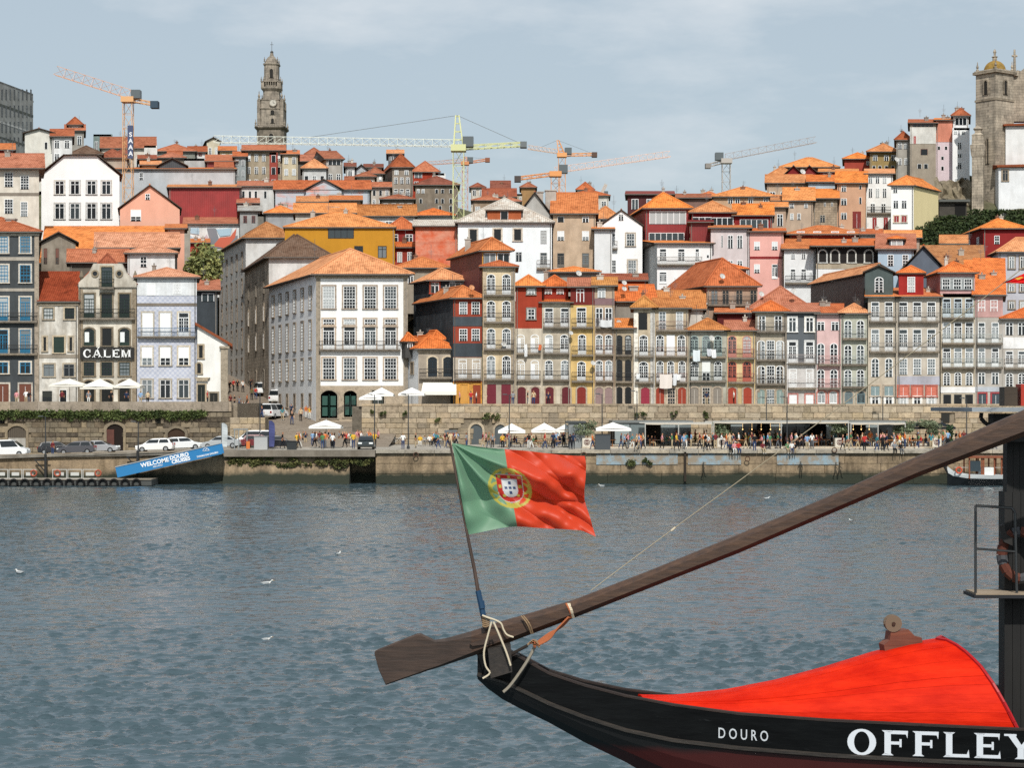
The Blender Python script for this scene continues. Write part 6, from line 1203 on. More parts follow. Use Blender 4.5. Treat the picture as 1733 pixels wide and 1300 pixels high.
# ---------------------------------------------------------------- vehicles
def street_z(D): return float(np.interp(D, [214, 224, 232, 240, 262, 290, 330, 360], [3.604, 4.4, 5.4, 6.25, 8.4, 11.2, 14.8, 17]))
_DS = np.linspace(214, 340, 400); _YS = np.array([HY-(street_z(d)-CAMZ)*F/d for d in _DS])
def street_D(y): return float(np.interp(-y, -_YS, _DS))
def car_proto(kind):
    """body along +x (nose), wheels on z=0; list of (name, MB, default material)"""
    if kind == 'hatch': L_, W_, H_ = 4.1, 1.72, 1.48; low = [(-2.0, .32), (-2.05, .6), (-1.98, .92), (-1.7, .98), (1.0, .93), (1.75, .78), (2.02, .62), (2.05, .36), (1.9, .25), (-1.9, .25)]; top = [(-1.86, .93), (-1.62, 1.36), (-1.1, 1.47), (.1, 1.46), (.45, 1.36), (1.2, .9)]; wh = 1.28
    elif kind == 'sedan': L_, W_, H_ = 4.5, 1.76, 1.43; low = [(-2.2, .36), (-2.25, .6), (-2.2, .93), (-1.5, .98), (1.0, .92), (1.9, .77), (2.22, .6), (2.25, .36), (2.1, .25), (-2.1, .25)]; top = [(-1.75, .95), (-1.15, 1.34), (-.6, 1.43), (.15, 1.42), (.45, 1.33), (1.25, .9)]; wh = 1.4
    else: L_, W_, H_ = 4.7, 1.85, 1.9; low = [(-2.3, .34), (-2.34, .7), (-2.32, 1.05), (1.3, 1.02), (2.1, .9), (2.33, .68), (2.35, .38), (2.2, .26), (-2.2, .26)]; top = [(-2.3, 1.03), (-2.22, 1.8), (-2.0, 1.9), (.45, 1.88), (.8, 1.76), (1.7, .98)]; wh = 1.5
    w = W_/2; parts = []
    b = MB(); inset = lambda po, k: [(x*(1-k*.04), z+(k*.03 if z < .5 else -k*.03)) for x, z in po]
    b.hexa([(x, -w, z) for x, z in inset(low, 1)], [(x, -w+.08, z) for x, z in low], 0, False); b.face([(x, -w, z) for x, z in inset(low, 1)])
    b.hexa([(x, -w+.08, z) for x, z in low], [(x, w-.08, z) for x, z in low], 0, False)
    b.hexa([(x, w-.08, z) for x, z in low], [(x, w, z) for x, z in inset(low, 1)], 0, False); b.face([(x, w, z) for x, z in inset(low, 1)])
    tp = lambda s: [(x, s*(w-.06-(z-.9)*.32), z) for x, z in top]
    b.hexa(tp(-1), tp(1), 0, True); parts.append(('body', b, 'body'))
    g = MB(); zt = max(z for _, z in top)
    for s in (-1, 1):                                                    # side windows
        x0, x1 = top[0][0], top[-1][0]; zz = lambda z: s*(w-.06-(z-.9)*.32+.012); zl, zh = .98 if kind != 'van' else 1.08, zt-.13
        xa = x0+.22; xb = x1-.28; ta = top[1][0]+.16; tb = top[-2][0]+.02
        f1 = .45; xm, tm = xa+(xb-xa)*f1, ta+(tb-ta)*f1
        g.face([(xa, zz(zl), zl), (xm-.05, zz(zl), zl), (tm-.05, zz(zh), zh), (ta, zz(zh), zh)]); g.face([(xm+.05, zz(zl), zl), (xb, zz(zl), zl), (tb, zz(zh), zh), (tm+.05, zz(zh), zh)])
    for (xa, za), (xb, zb_) in (((top[-1][0], top[-1][1]), (top[-2][0], top[-2][1])), ((top[0][0], top[0][1]), (top[1][0], top[1][1]))):
        dx = .03 if xa > 0 else -.03; p = lambda f: (xa+(xb-xa)*f+dx, za+(zb_-za)*f+.02); (q0, r0), (q1, r1) = p(.12), p(.92); e = w-.16
        g.face([(q0, -e, r0), (q0, e, r0), (q1, e-.1, r1), (q1, -e+.1, r1)])
    parts.append(('windows', g, 'glass'))
    wheels = []
    for x in (-wh, wh):
        for s in (-1, 1):
            t = MB(); A = [2*math.pi*i/14 for i in range(14)]; rr_ = .31; y0, y1 = s*(w-.2), s*(w+.01)
            t.hexa([(x+rr_*math.cos(a), y0, rr_+rr_*math.sin(a)) for a in A], [(x+rr_*math.cos(a), y1, rr_+rr_*math.sin(a)) for a in A])
            r_ = MB(); r_.hexa([(x+.2*math.cos(a), y1-s*.02, rr_+.2*math.sin(a)) for a in A], [(x+.18*math.cos(a), y1+s*.015, rr_+.18*math.sin(a)) for a in A])
            wheels.append((t, r_))
    li = []
    for s in (-1, 1):
        h = MB(); xh = low[-4][0] if kind != 'van' else 2.33; h.box((xh-.22, s*(w-.3)-.2, .6), (xh+.01, s*(w-.3)+.2, .76)); li.append(('headlight', h, plain('e8ecec', .15)))
        h = MB(); xt = low[1][0]; h.box((xt-.02, s*(w-.2)-.12, .66), (xt+.1, s*(w-.2)+.12, .92)); li.append(('tail_light', h, plain('8e1f1c', .2)))
    pl = MB(); pl.box((low[0][0]-.06, -.26, .45), (low[0][0]+.02, .26, .56)); li.append(('number_plate', pl, plain('d9d9d2', .4)))
    return parts, wheels, li
CARP = {}
def car(kind, label, loc, yaw, col, name='parked_car', group='cars parked on the quay', tilt=0, scale=1):
    if kind not in CARP:
        parts, wheels, li = car_proto(kind)
        CARP[kind] = ([(n, b.mesh(n, [plain('ffffff', .3)]), k) for n, b, k in parts], [(t.mesh('wheel', [plain('1b1b1c', .8)]), r_.mesh('rim', [plain('a9adb0', .35, .6)])) for t, r_ in wheels], [(n, b.mesh(n, [m]), None) for n, b, m in li])
    root = empty(name, label, 'van' if kind == 'van' else 'car', loc, group); root.rotation_euler = (0, tilt, yaw); root.scale = (scale,)*3
    P_, W_, L_ = CARP[kind]
    for n, me, k in P_:
        o = put(n, me, root, (0, 0, 0), 0, (0, 0, 0)); o.material_slots[0].link = 'OBJECT'; o.material_slots[0].material = paint(col) if k == 'body' else plain('20262a', .08, 0, .5)
    for t, r_ in W_: o = put('wheel', t, root, (0, 0, 0), 0, (0, 0, 0)); put('rim', r_, o, (0, 0, 0), 0, (0, 0, 0))
    for n, me, _ in L_: put(n, me, root, (0, 0, 0), 0, (0, 0, 0))
    return root
def paint(h):
    key = 'paint_'+h
    if key not in MATS:
        m, n, l, b = new_mat(key); b.inputs['Base Color'].default_value = C(h); b.inputs['Roughness'].default_value = .32; b.inputs['Coat Weight'].default_value = .5; b.inputs['Coat Roughness'].default_value = .08; MATS[key] = m
    return MATS[key]
def on_deck(px, D): x = kx(px)*D; return (x, D, deck_z(x)+.004)
def vehicles():
    sl = -.036
    for kind, lb, px, D, yaw, col, t in (('van', 'white minivan parked at the end of the line of cars', 13, 208, 0, 'e2e5e6', sl), ('hatch', 'dark hatchback with red tail light behind the lamp post', 96, 214, 8, '24262c', sl), ('hatch', 'dark grey hatchback parked nose towards the minivan', 130, 207, 183, '4b4c52', -sl), ('sedan', 'silver sedan parked before the dark vault door', 168, 211, 0, '9b9da0', sl), ('hatch', 'white hatchback parked alone between two lamp posts', 263, 206, 180, 'e4e6e6', -sl), ('hatch', 'small white car with dark roof beside the white hatchback', 309, 212, 20, 'dcdfe0', sl), ('sedan', 'silver estate car half hidden by the blue gangway', 375, 212, 178, 'a3a8ab', -sl)):
        car(kind, lb, on_deck(px, D), R(yaw), col, tilt=t)
    car('van', 'white van parked behind the red car at the foot of the street', (kx(431)*213, 213, 3.62), R(180), 'e4e6e7')
    car('hatch', 'dark red car between the white van and the black car', (kx(440)*210, 210, 3.61), R(5), '6a2226')
    car('sedan', 'black car parked behind the tall feather banner', (kx(468)*207, 207, 3.61), R(4), '191b20')
    car('sedan', 'dark green-black sedan facing the river beside the crowd', (kx(620)*203.5, 203.5, 3.61), R(-88), '1d2524')
    for lb, px, y, yaw in (('white minibus with headlights coming down the street', 442, 669, -75), ('white panel van seen from behind beside the white corner building', 472, 683, 82), ('white van at the foot of the street among pedestrians', 464, 708, 70)):
        D = street_D(y); car('van', lb, (kx(px)*D, D, street_z(D)+.01), R(yaw), 'e3e5e5', 'street_van', 'vans on the climbing street', tilt=0, scale=1.0)
vehicles()

# ---------------------------------------------------------------- people
def pose_mesh(kind, seed=0):
    """one continuous skinned body; material slots: skin, hair, top, bottom, shoes"""
    J = {}; E = []
    def j(n, x, y, z, r, tagp): J[n] = (Vector((x, y, z)), r, tagp)
    sit = kind in ('sit', 'ledge'); pz = .52 if sit else .95; ly = .04 if sit else 0
    j('pelvis', 0, ly, pz, .15, 3); j('spine', 0, ly, pz+.24, .135, 2); j('chest', 0, ly-.02*sit, pz+.46, .155, 2); j('neck', 0, ly-.03, pz+.59, .055, 0); j('head', 0, ly-.05, pz+.70, .10, 0); j('crown', 0, ly-.03, pz+.79, .085, 1)
    E += [('pelvis', 'spine'), ('spine', 'chest'), ('chest', 'neck'), ('neck', 'head'), ('head', 'crown')]
    for s, n in ((-1, 'l'), (1, 'r')):
        a = {'stand': (0, -.03), 'walk': (.16*s, -.12*s-.03), 'phone': (-.22, -.3), 'sit': (-.16, -.38), 'ledge': (-.06, -.22)}[kind]
        j('sh'+n, s*.19, ly, pz+.46, .065, 2); j('el'+n, s*.26, ly+a[0]*.6, pz+.2, .05, 2)
        if kind == 'phone': j('wr'+n, s*.13, ly-.28, pz+.36, .036, 0); j('ha'+n, s*.06, ly-.33, pz+.43, .035, 0)
        else: j('wr'+n, s*.24, ly+a[1]-.03, pz-.03+(.22 if sit else 0), .037, 0); j('ha'+n, s*.22, ly+a[1]-.08, pz-.12+(.28 if sit else 0), .035, 0)
        E += [('chest', 'sh'+n), ('sh'+n, 'el'+n), ('el'+n, 'wr'+n), ('wr'+n, 'ha'+n)]
        if sit: j('hi'+n, s*.1, ly-.04, pz-.01, .1, 3); j('kn'+n, s*.12, -.43, pz+.0, .07, 3); j('an'+n, s*.12, -.44 if kind == 'sit' else -.4, pz-.42, .046, 3); j('to'+n, s*.12, -.6, pz-.47, .038, 4)
        else:
            st = {'walk': .3*s}.get(kind, 0)
            j('hi'+n, s*.1, 0, pz-.08, .1, 3); j('kn'+n, s*.1, -st*.45-.02, .5, .07, 3); j('an'+n, s*.1, -st*.75+.03, .09, .046, 3); j('to'+n, s*.11, -st*.75-.13, .045, .04, 4)
        E += [('pelvis', 'hi'+n), ('hi'+n, 'kn'+n), ('kn'+n, 'an'+n), ('an'+n, 'to'+n)]
    names = list(J); me = bpy.data.meshes.new('person'); me.from_pydata([J[n][0] for n in names], [(names.index(a), names.index(b)) for a, b in E], [])
    o = bpy.data.objects.new('person', me); COL.objects.link(o); md = o.modifiers.new('skin', 'SKIN'); sb = o.modifiers.new('sub', 'SUBSURF'); sb.levels = 1; sb.render_levels = 1
    for i, n in enumerate(names): v = me.skin_vertices[0].data[i]; v.radius = (J[n][1], J[n][1]*(.75 if n in ('chest', 'spine', 'pelvis') else 1)); v.use_root = n == 'pelvis'
    dg = bpy.context.evaluated_depsgraph_get(); out = bpy.data.meshes.new_from_object(o.evaluated_get(dg)); bpy.data.objects.remove(o); out.name = 'person'
    out.materials.clear()
    for k in range(5): out.materials.append(plain('888888', .8))
    segs = []
    for a, b in E:
        tg = J[b][2]
        if a.startswith('el') or b.startswith('ha'): tg = 0
        if a.startswith('hi') or a == 'pelvis' and b.startswith('hi'): tg = 3
        segs.append((J[a][0], J[b][0], tg, b))
    for p in out.polygons:
        c = p.center; best = None
        for a, b, tg, nm in segs:
            d = b-a; t = max(0, min(1, (c-a).dot(d)/d.length_squared)); q = (c-(a+d*t)).length
            if best is None or q < best[0]: best = (q, tg, nm)
        tg = best[1]
        if best[2] in ('head', 'crown'): tg = 1 if (c.z > J['head'][0].z+.06 or c.y > J['head'][0].y+.045) else 0
        p.material_index = tg; p.use_smooth = True
    return out
POSES = {k: pose_mesh(k) for k in ('stand', 'walk', 'phone', 'sit', 'ledge')}
TOPS = dict(white='dfe0dc', red='b23430', navy='27324a', black='1f2022', orange='cf7038', grey='83868a', teal='3f7f86', yellow='d3a93a', pink='cf8f93', olive='66663f', sky_blue='7f9fc0', maroon='6a2a30', beige='c4b08f', green='4c7a52')
BOTS = dict(dark='23252b', blue='38486a', black='18191b', beige='b09f82', grey='63666b', white='d3d3cd')
SKIN = ['b98a6c', 'a87a5e', 'c79a7e', '8a5f47']; HAIR = ['2b211b', '3b2c22', '5d4630', '8b7350', '6f6b66', '1c1917']
PEOPLE = []; rp = random.Random(21)
def person(pose, px, D, z, yaw, top, bot, where, scale=None, dx=0):
    o = bpy.data.objects.new('person', POSES[pose]); COL.objects.link(o); s = scale or rp.uniform(.93, 1.05)
    o.location = (kx(px)*D+dx, D, z); o.rotation_euler = (0, 0, R(yaw)); o.scale = (s, s, s)
    for i, h in enumerate((rp.choice(SKIN), rp.choice(HAIR), TOPS[top], BOTS[bot], rp.choice(('1d1d1f', '4a3b30', 'b9b9b5')))):
        o.material_slots[i].link = 'OBJECT'; o.material_slots[i].material = plain(h, .85, 0, .15)
    act = {'stand': 'standing', 'walk': 'walking', 'phone': 'standing', 'sit': 'seated', 'ledge': 'sitting'}[pose]
    PEOPLE.append((f"person in {top.replace('_', ' ')} top and {bot} trousers {act} {where}", o.location.x, o)); return o
def name_people():
    by = {}
    for lb, x, o in PEOPLE: by.setdefault(lb, []).append((x, o))
    ords = 'first second third fourth fifth sixth seventh eighth ninth tenth'.split()
    for lb, v in by.items():
        v.sort(key=lambda t: t[0])
        for i, (x, o) in enumerate(v):
            l2 = lb if len(v) == 1 else f"{lb}, {ords[i] if i < 10 else str(i+1)+'th'} from gangway"
            tag(o, l2, 'person', 'people on the waterfront')
T_ = list(TOPS); B_ = list(BOTS)
def dD(y): return (CAMZ-3.6)*F/(y-HY)
# ---------------------------------------------------------------- tables, chairs, umbrellas, canopies
def chair_mesh():
    b = MB()
    for x in (-.2, .2):
        b.box((x-.018, -.2, 0), (x+.018, -.165, .45)); b.box((x-.018, .19, 0), (x+.018, .225, .86))
    b.box((-.22, -.22, .43), (.22, .23, .47)); b.box((-.2, .2, .6), (.2, .225, .84)); b.box((-.2, -.19, .2), (.2, -.17, .22)); b.box((-.2, .2, .2), (.2, .22, .22))
    return b
CHAIR = {h: chair_mesh().mesh('chair', [plain(h, .6)]) for h in ('3a3532', '8a5a34', 'a9a39a')}
def table_mesh():
    b = MB(); b.box((-.38, -.38, .7), (.38, .38, .74)); b.bar((0, 0, .03), (0, 0, .7), .03, 0, 6); b.box((-.22, -.04, 0), (.22, .04, .03)); b.box((-.04, -.22, 0), (.04, .22, .031)); return b
TABLE = {h: table_mesh().mesh('table', [plain(h, .6)]) for h in ('b9793f', '4a3f36', 'cfcac0')}
SEATS = []; TABLES = []
def set_tables(px0, px1, rows, zf, where, warm, step=2.0, seed=0, group='cafe tables'):
    r_ = random.Random(seed)
    for D in rows:
        x = kx(px0)*D+r_.uniform(0, .8)
        while x < kx(px1)*D:
            th = r_.choice(('b9793f', '4a3f36', 'b9793f')); o = put('cafe_table', TABLE[th], None, (x, D, zf)); TABLES.append((f"small {'wooden' if th == 'b9793f' else 'dark'} cafe table {where}", x, o))
            for s in (-1, 1):
                if r_.random() < .82:
                    c = put('cafe_chair', CHAIR[r_.choice(('3a3532', '8a5a34', '3a3532'))], None, (x+s*.62, D, zf), R(90 if s > 0 else -90)); SEATS.append((f"cafe chair at a table {where}", x+s*.62, c))
                    c.rotation_euler.z = R(-90*s)
                    tops = ['red', 'orange', 'white', 'pink', 'black', 'navy', 'beige', 'yellow', 'maroon'] if warm else T_
                    person('sit', CX+(x+s*.6)/D*F, D, zf-.03, -90*s+r_.uniform(-25, 25), r_.choice(tops), r_.choice(B_), where)
            x += step*r_.uniform(.85, 1.25)
def finish_seats():
    for L_, cat, g in ((SEATS, 'chair', 'cafe chairs on the quay'), (TABLES, 'table', 'cafe tables on the quay')):
        by = {}
        for lb, x, o in L_: by.setdefault(lb, []).append((x, o))
        for lb, v in by.items():
            v.sort(key=lambda t: t[0])
            for i, (x, o) in enumerate(v): tag(o, lb if len(v) == 1 else lb, cat, g)
def umbrella(label, px, y_top, y_eave, wpx, D, zf, col='ecebe6', name='cafe_umbrella', group='cafe umbrellas', n=4):
    c = P3(px, y_top, D); root = empty(name, label, 'umbrella', (c.x, D, zf), group); w = wpx/F*D/2; ze = Z(y_eave, D)
    b = MB(); R_ = [(c.x+w*1.0*math.cos(R(45+90*i))*1.35, D+w*1.35*math.sin(R(45+90*i)), ze) for i in range(4)]
    for i in range(4):
        p, q = Vector(R_[i]), Vector(R_[(i+1) % 4]); m = (p+q)/2+Vector((0, 0, .1)); t = Vector((c.x, D, c.z))
        b.face([p, m, t]); b.face([m, q, t]); b.face([p, q, q-Vector((0, 0, .22)), p-Vector((0, 0, .22))])
    b.build('canopy', fabric(col), root)
    b = MB(); b.bar((c.x, D, zf), (c.x, D, c.z+.15), .035, 0, 6); b.build('pole', plain('8b8b88', .5), root)
    b = MB(); b.box((c.x-.35, D-.35, zf), (c.x+.35, D+.35, zf+.09)); b.build('base', plain('6a6864', .8), root)
    b = MB()
    for p in R_: b.bar((c.x, D, c.z-.12), Vector(p)-Vector((0, 0, .03)), .015, 0, 3)
    b.build('ribs', plain('7d7d7a', .5), root)
    return root
def lamp_post(label, px, D, zf, ytop, kind='double', group='street lamps on the quay'):
    x = kx(px)*D; h = Z(ytop, D); root = empty('street_lamp', label, 'street lamp', (x, D, zf), group)
    b = MB(); b.lathe((x, D, zf), [(.16, 0), (.16, .3), (.09, .4), (.065, 1.2), (.05, h-zf)], 8); b.build('post', plain('3a3d3f', .6), root)
    for s in ((-1, 1) if kind == 'double' else (-1,)):
        b = MB(); b.bar((x, D, h-.1), (x+s*.5, D, h), .03); b.build('arm', plain('3a3d3f', .6), root); b = MB(); b.box((x+s*.5-.25, D-.12, h-.02), (x+s*.5+.25, D+.12, h+.08)); b.build('lamp_head', plain('54585a', .5), root)
def cafes():
    zf = 3.76; where = 'under the first cream awning'
    # raised terrace floor
    b = MB(); b.box((kx(985)*206.5, 206.5, 3.55), (kx(1625)*206.5, 227, zf)); tag(b.build('terrace_floor', masonry('c9bfae', 'b9ae9c', .6, 'terrace_slab')), 'pale raised floor of the restaurant terrace', None, None, 'structure')
    for lb, px0, px1, yt, ye, y2 in (('long cream fabric awning on white posts nearest the grey kiosk', 1092, 1205, 714, 718, 708), ('middle stretch of cream awning over the dark glazed pavilion', 1208, 1436, 710, 716, 707), ('last stretch of cream awning before the dark umbrellas', 1440, 1532, 712, 718, 709)):
        Df, Db = 208.5, 218; root = empty('restaurant_awning', lb, 'awning', (kx((px0+px1)/2)*Df, Df, zf), 'restaurant awnings'); x0, x1 = kx(px0)*Df, kx(px1)*Df
        n = 10; b = MB(); za = Z(ye-2, Df); zb_ = za-.1
        for i in range(n):
            a, c = x0+(x1-x0)*i/n, x0+(x1-x0)*(i+1)/n; sg = lambda t: -.22*math.sin(math.pi*t*3)**2
            f0, f1 = sg(i/n), sg((i+1)/n)
            for k in range(3):
                y0, y1 = Df+(Db-Df)*k/3, Df+(Db-Df)*(k+1)/3; zz = lambda y, f: za+(zb_-za)*(y-Df)/(Db-Df)+f*math.sin(math.pi*(y-Df)/(Db-Df))
                b.face([(a, y0, zz(y0, f0)), (c, y0, zz(y0, f1)), (c, y1, zz(y1, f1)), (a, y1, zz(y1, f0))])
            b.face([(a, Df, za-.16+f0*.2), (c, Df, za-.16+f1*.2), (c, Df, za), (a, Df, za)])
        b.build('awning_fabric', fabric('c9c1b2'), root)
        b = MB(); b.bar((x0, Df, za+.02), (x1, Df, za+.02), .05, 0, 6); b.bar((x0, Db, zb_+.02), (x1, Db, zb_+.02), .05, 0, 6); b.build('beam', plain('c9c9c4', .5), root)
        for i in range(max(2, round((x1-x0)/7))+1):
            x = x0+(x1-x0)*i/max(2, round((x1-x0)/7)); b = MB(); b.bar((x, Df, zf), (x, Df, za), .055, 0, 6); b.build('post', plain('b9b9b4', .5), root)
    # glazed pavilions against the wall
    for lb, px0, px1, col in (('grey glass pavilion with tinted panels under the first awning', 1040, 1170, '6f7a7c'), ('dark glass pavilion with warm lamps inside', 1236, 1392, '24292b'), ('glass pavilion with tall steel windows and pendant lamp', 1398, 1532, '2b3032')):
        D = 218.6; x0, x1 = kx(px0)*D, kx(px1)*D; root = empty('glass_pavilion', lb, 'pavilion', ((x0+x1)/2, D, zf), 'restaurant pavilions'); zt = Z(716, D)
        b = MB(); b.box((x0-.2, D-.2, zt), (x1+.2, 227.7, zt+.25)); b.build('roof', plain('6f7372', .6), root)
        b = MB(); b.box((x0, 226.5, zf), (x1, 227.3, zt)); b.build('back_wall', plain('35302b', .8), root)
        n = max(4, int((x1-x0)/1.5)); gl = plain(col, .05, 0, .5)
        for i in range(n):
            a, c = x0+(x1-x0)*i/n, x0+(x1-x0)*(i+1)/n
            if i % 4 != 2: b = MB(); b.box((a+.04, D, zf+.1), (c-.04, D+.03, zt-.05)); b.build('pane', gl if i % 3 else plain('8b9698', .06, 0, .5), root)
            b = MB(); b.box((a-.04, D-.05, zf), (a+.04, D+.08, zt)); b.build('mullion', plain('2a2c2c', .5), root)
        if col != '6f7a7c':
            wl = bpy.data.materials.new('warm_bulb'); wl.use_nodes = True; p = wl.node_tree.nodes['Principled BSDF']; p.inputs['Emission Color'].default_value = (1, .62, .25, 1); p.inputs['Emission Strength'].default_value = 2.5
            for i in range(5):
                x = x0+(x1-x0)*(.12+.1*i); b = MB(); b.lathe((x, D-1.2, zt-.75), [(.02, .12), (.05, .07), (.06, 0), (.03, -.06)], 8); b.bar((x, D-1.2, zt-.55), (x, D-1.2, zt+.05), .012, 0, 3); b.build('pendant_bulb', wl, root)
    # grey kiosk, planters with brand roundels, speakers boards
    D = 209; root = empty('grey_kiosk', 'grey metal kiosk box beside the first olive tree', 'kiosk', (kx(975)*D, D, 3.61)); b = MB(); b.box((kx(963)*D, D, 3.61), (kx(990)*D, D+4, Z(716, D))); b.build('wall', sheet_metal('8a8f90'), root); b = MB(); b.box((kx(958)*D, D-.2, Z(716, D)), (kx(992)*D, D+4.2, Z(713, D))); b.build('roof', plain('4a4e4f', .6), root)
    b = MB(); b.box((kx(966)*D, D-.04, 5.0), (kx(986)*D, D-.01, 5.9)); b.build('hatch', plain('6f7576', .5), root)
    for i, (px, lb) in enumerate(((993, 'square planter with dark round emblem below the first olive tree'), (1221, 'square planter with dark round emblem between the awnings'), (1420, 'square planter with dark round emblem by the glass pavilion'), (1584, 'square planter with dark round emblem beside the dark umbrellas'))):
        D = 208.5; x = kx(px)*D; root = empty('emblem_planter', lb, 'planter', (x, D, zf), 'emblem planters'); b = MB(); b.box((x-.5, D-.5, zf), (x+.5, D+.5, zf+.95)); b.build('box', plain('c9c4b8', .7), root)
        b = MB(); ring = lambda r_: [(x+r_*math.cos(t), zf+.5+r_*math.sin(t)) for t in np.linspace(0, 6.283, 17)[:-1]]; b.prism(ring(.34), D-.53, D-.505); e = b.build('emblem', plain('5a3a36', .6), root); b = MB(); b.ring(ring(.28), ring(.24), D-.545, D-.53); b.box((x-.2, D-.545, zf+.46), (x+.2, D-.53, zf+.54)); b.build('emblem_ring', plain('c9c4b8', .7), root)
    for i, (px, y, s, lb) in enumerate(((988, 728, 1.5, 'round-headed olive tree beside the grey kiosk'), (1222, 727, 1.2, 'olive tree between the two cream awnings'), (1418, 725, 1.25, 'olive tree in front of the glass pavilion'), (1533, 730, 1.3, 'olive tree at the end of the awnings'), (1573, 727, 1.3, 'leafy olive tree between the dark umbrellas'))):
        D = 209.6; tree('olive_tree', lb, (kx(px)*D, D, zf), Z(712, D)-zf, (s, s), ('5d6a4f', '7d866a'), 40+i, 900, .1, .09, .45, 'olive trees on the terrace', 9)
    D = 210; tree('cypress_shrub', 'slim dark conifer shrub at the end of the terrace', (kx(1608)*D, D, zf), Z(718, D)-zf, (.5, .5), ('2f4630', '3f5638'), 60, 700, .09, .06, .08, clumps=12)
    set_tables(1002, 1175, (209.5, 212.5), zf, where, False, 2.1, 1)
    set_tables(1240, 1405, (209.2, 211.8, 215), zf, 'by the dark glass pavilion', False, 1.9, 2)
    set_tables(1440, 1545, (208.6, 211.2, 214), zf, 'by the last glass pavilion', True, 1.7, 3)
    set_tables(1546, 1590, (208.4, 211), zf, 'under the dark umbrellas', True, 1.7, 4)
    for lb, px, yt, ye, w, D in (('white square umbrella over the cafe by the arched door', 866, 717, 730, 48, 214), ('white square umbrella next to the kiosk cafe', 921, 716, 729, 46, 215), ('white umbrella close to the grey kiosk', 957, 718, 728, 34, 213), ('wide white umbrella in front of the glass pavilion', 1037, 715, 726, 62, 210)):
        umbrella(lb, px, yt, ye, w, D, 3.62)
    for lb, px, D in (('black umbrella at the end of the awnings', 1552, 211), ('black umbrella beside the slim conifer shrub', 1594, 212)): umbrella(lb, px, 715, 723, 40, D, zf, '23272c')
    umbrella('wide white umbrella over the crowd by the street corner', 552, 711, 722, 56, 209, 3.62)
    set_tables(850, 945, (213, 216), 3.62, 'under the white cafe umbrellas', False, 2.0, 5)
    for i, (lb, px, yt, ye, w, D) in enumerate((('broad white umbrella on the wall top by the tavern', 697, 656, 667, 46, 230.5), ('middle white umbrella on the wall top', 646, 656, 668, 44, 231), ('white umbrella overlapping the others above the stair', 628, 664, 674, 40, 229.8))): umbrella(lb, px, yt, ye, w, D, 8.35)
    for i, (lb, px, yt, ye, w) in enumerate((('wide cream umbrella before the stained white house', 118, 641, 652, 60), ('cream umbrella before the lettered house', 169, 641, 656, 58), ('cream umbrella next to the pale blue tiled house', 219, 641, 654, 46))): umbrella(lb, px, yt, ye, w, 229, 8.35, 'e2dfd4')
    for lb, px, D, zf_, yt, k in (('tall thin lamp post rising past the cafe umbrellas', 691, 204, 3.61, 668, 's'), ('leaning lamp post beside the crowd', 634, 207, 3.61, 668, 's'), ('lamp post before the arched doors', 862, 212, 3.61, 668, 's'), ('lamp post behind the white umbrella by the kiosk', 1019, 209, 3.61, 667, 's'), ('lamp post by the crimson door', 1078, 226, 3.7, 662, 's'), ('thin lamp post by the grey three-window house', 1297, 221, 3.7, 673, 'double'), ('lamp post crossing the middle awning', 1332, 205, 3.61, 672, 's'), ('lamp post before the dormered stone house', 1494, 226, 3.7, 672, 's'), ('lamp post near the roofed end of the near boat', 1636, 205, 3.61, 674, 's'), ('black lamp post behind the parked dark hatchback', 77, 200.3, 2.8, 705, 's'), ('black lamp post at the nose of the white hatchback', 234, 200.3, 3.2, 714, 's'), ('dark lamp post beside the feather banner', 440, 203, 3.61, 665, 's')):
        lamp_post(lb, px, D, zf_, yt, k)
cafes()
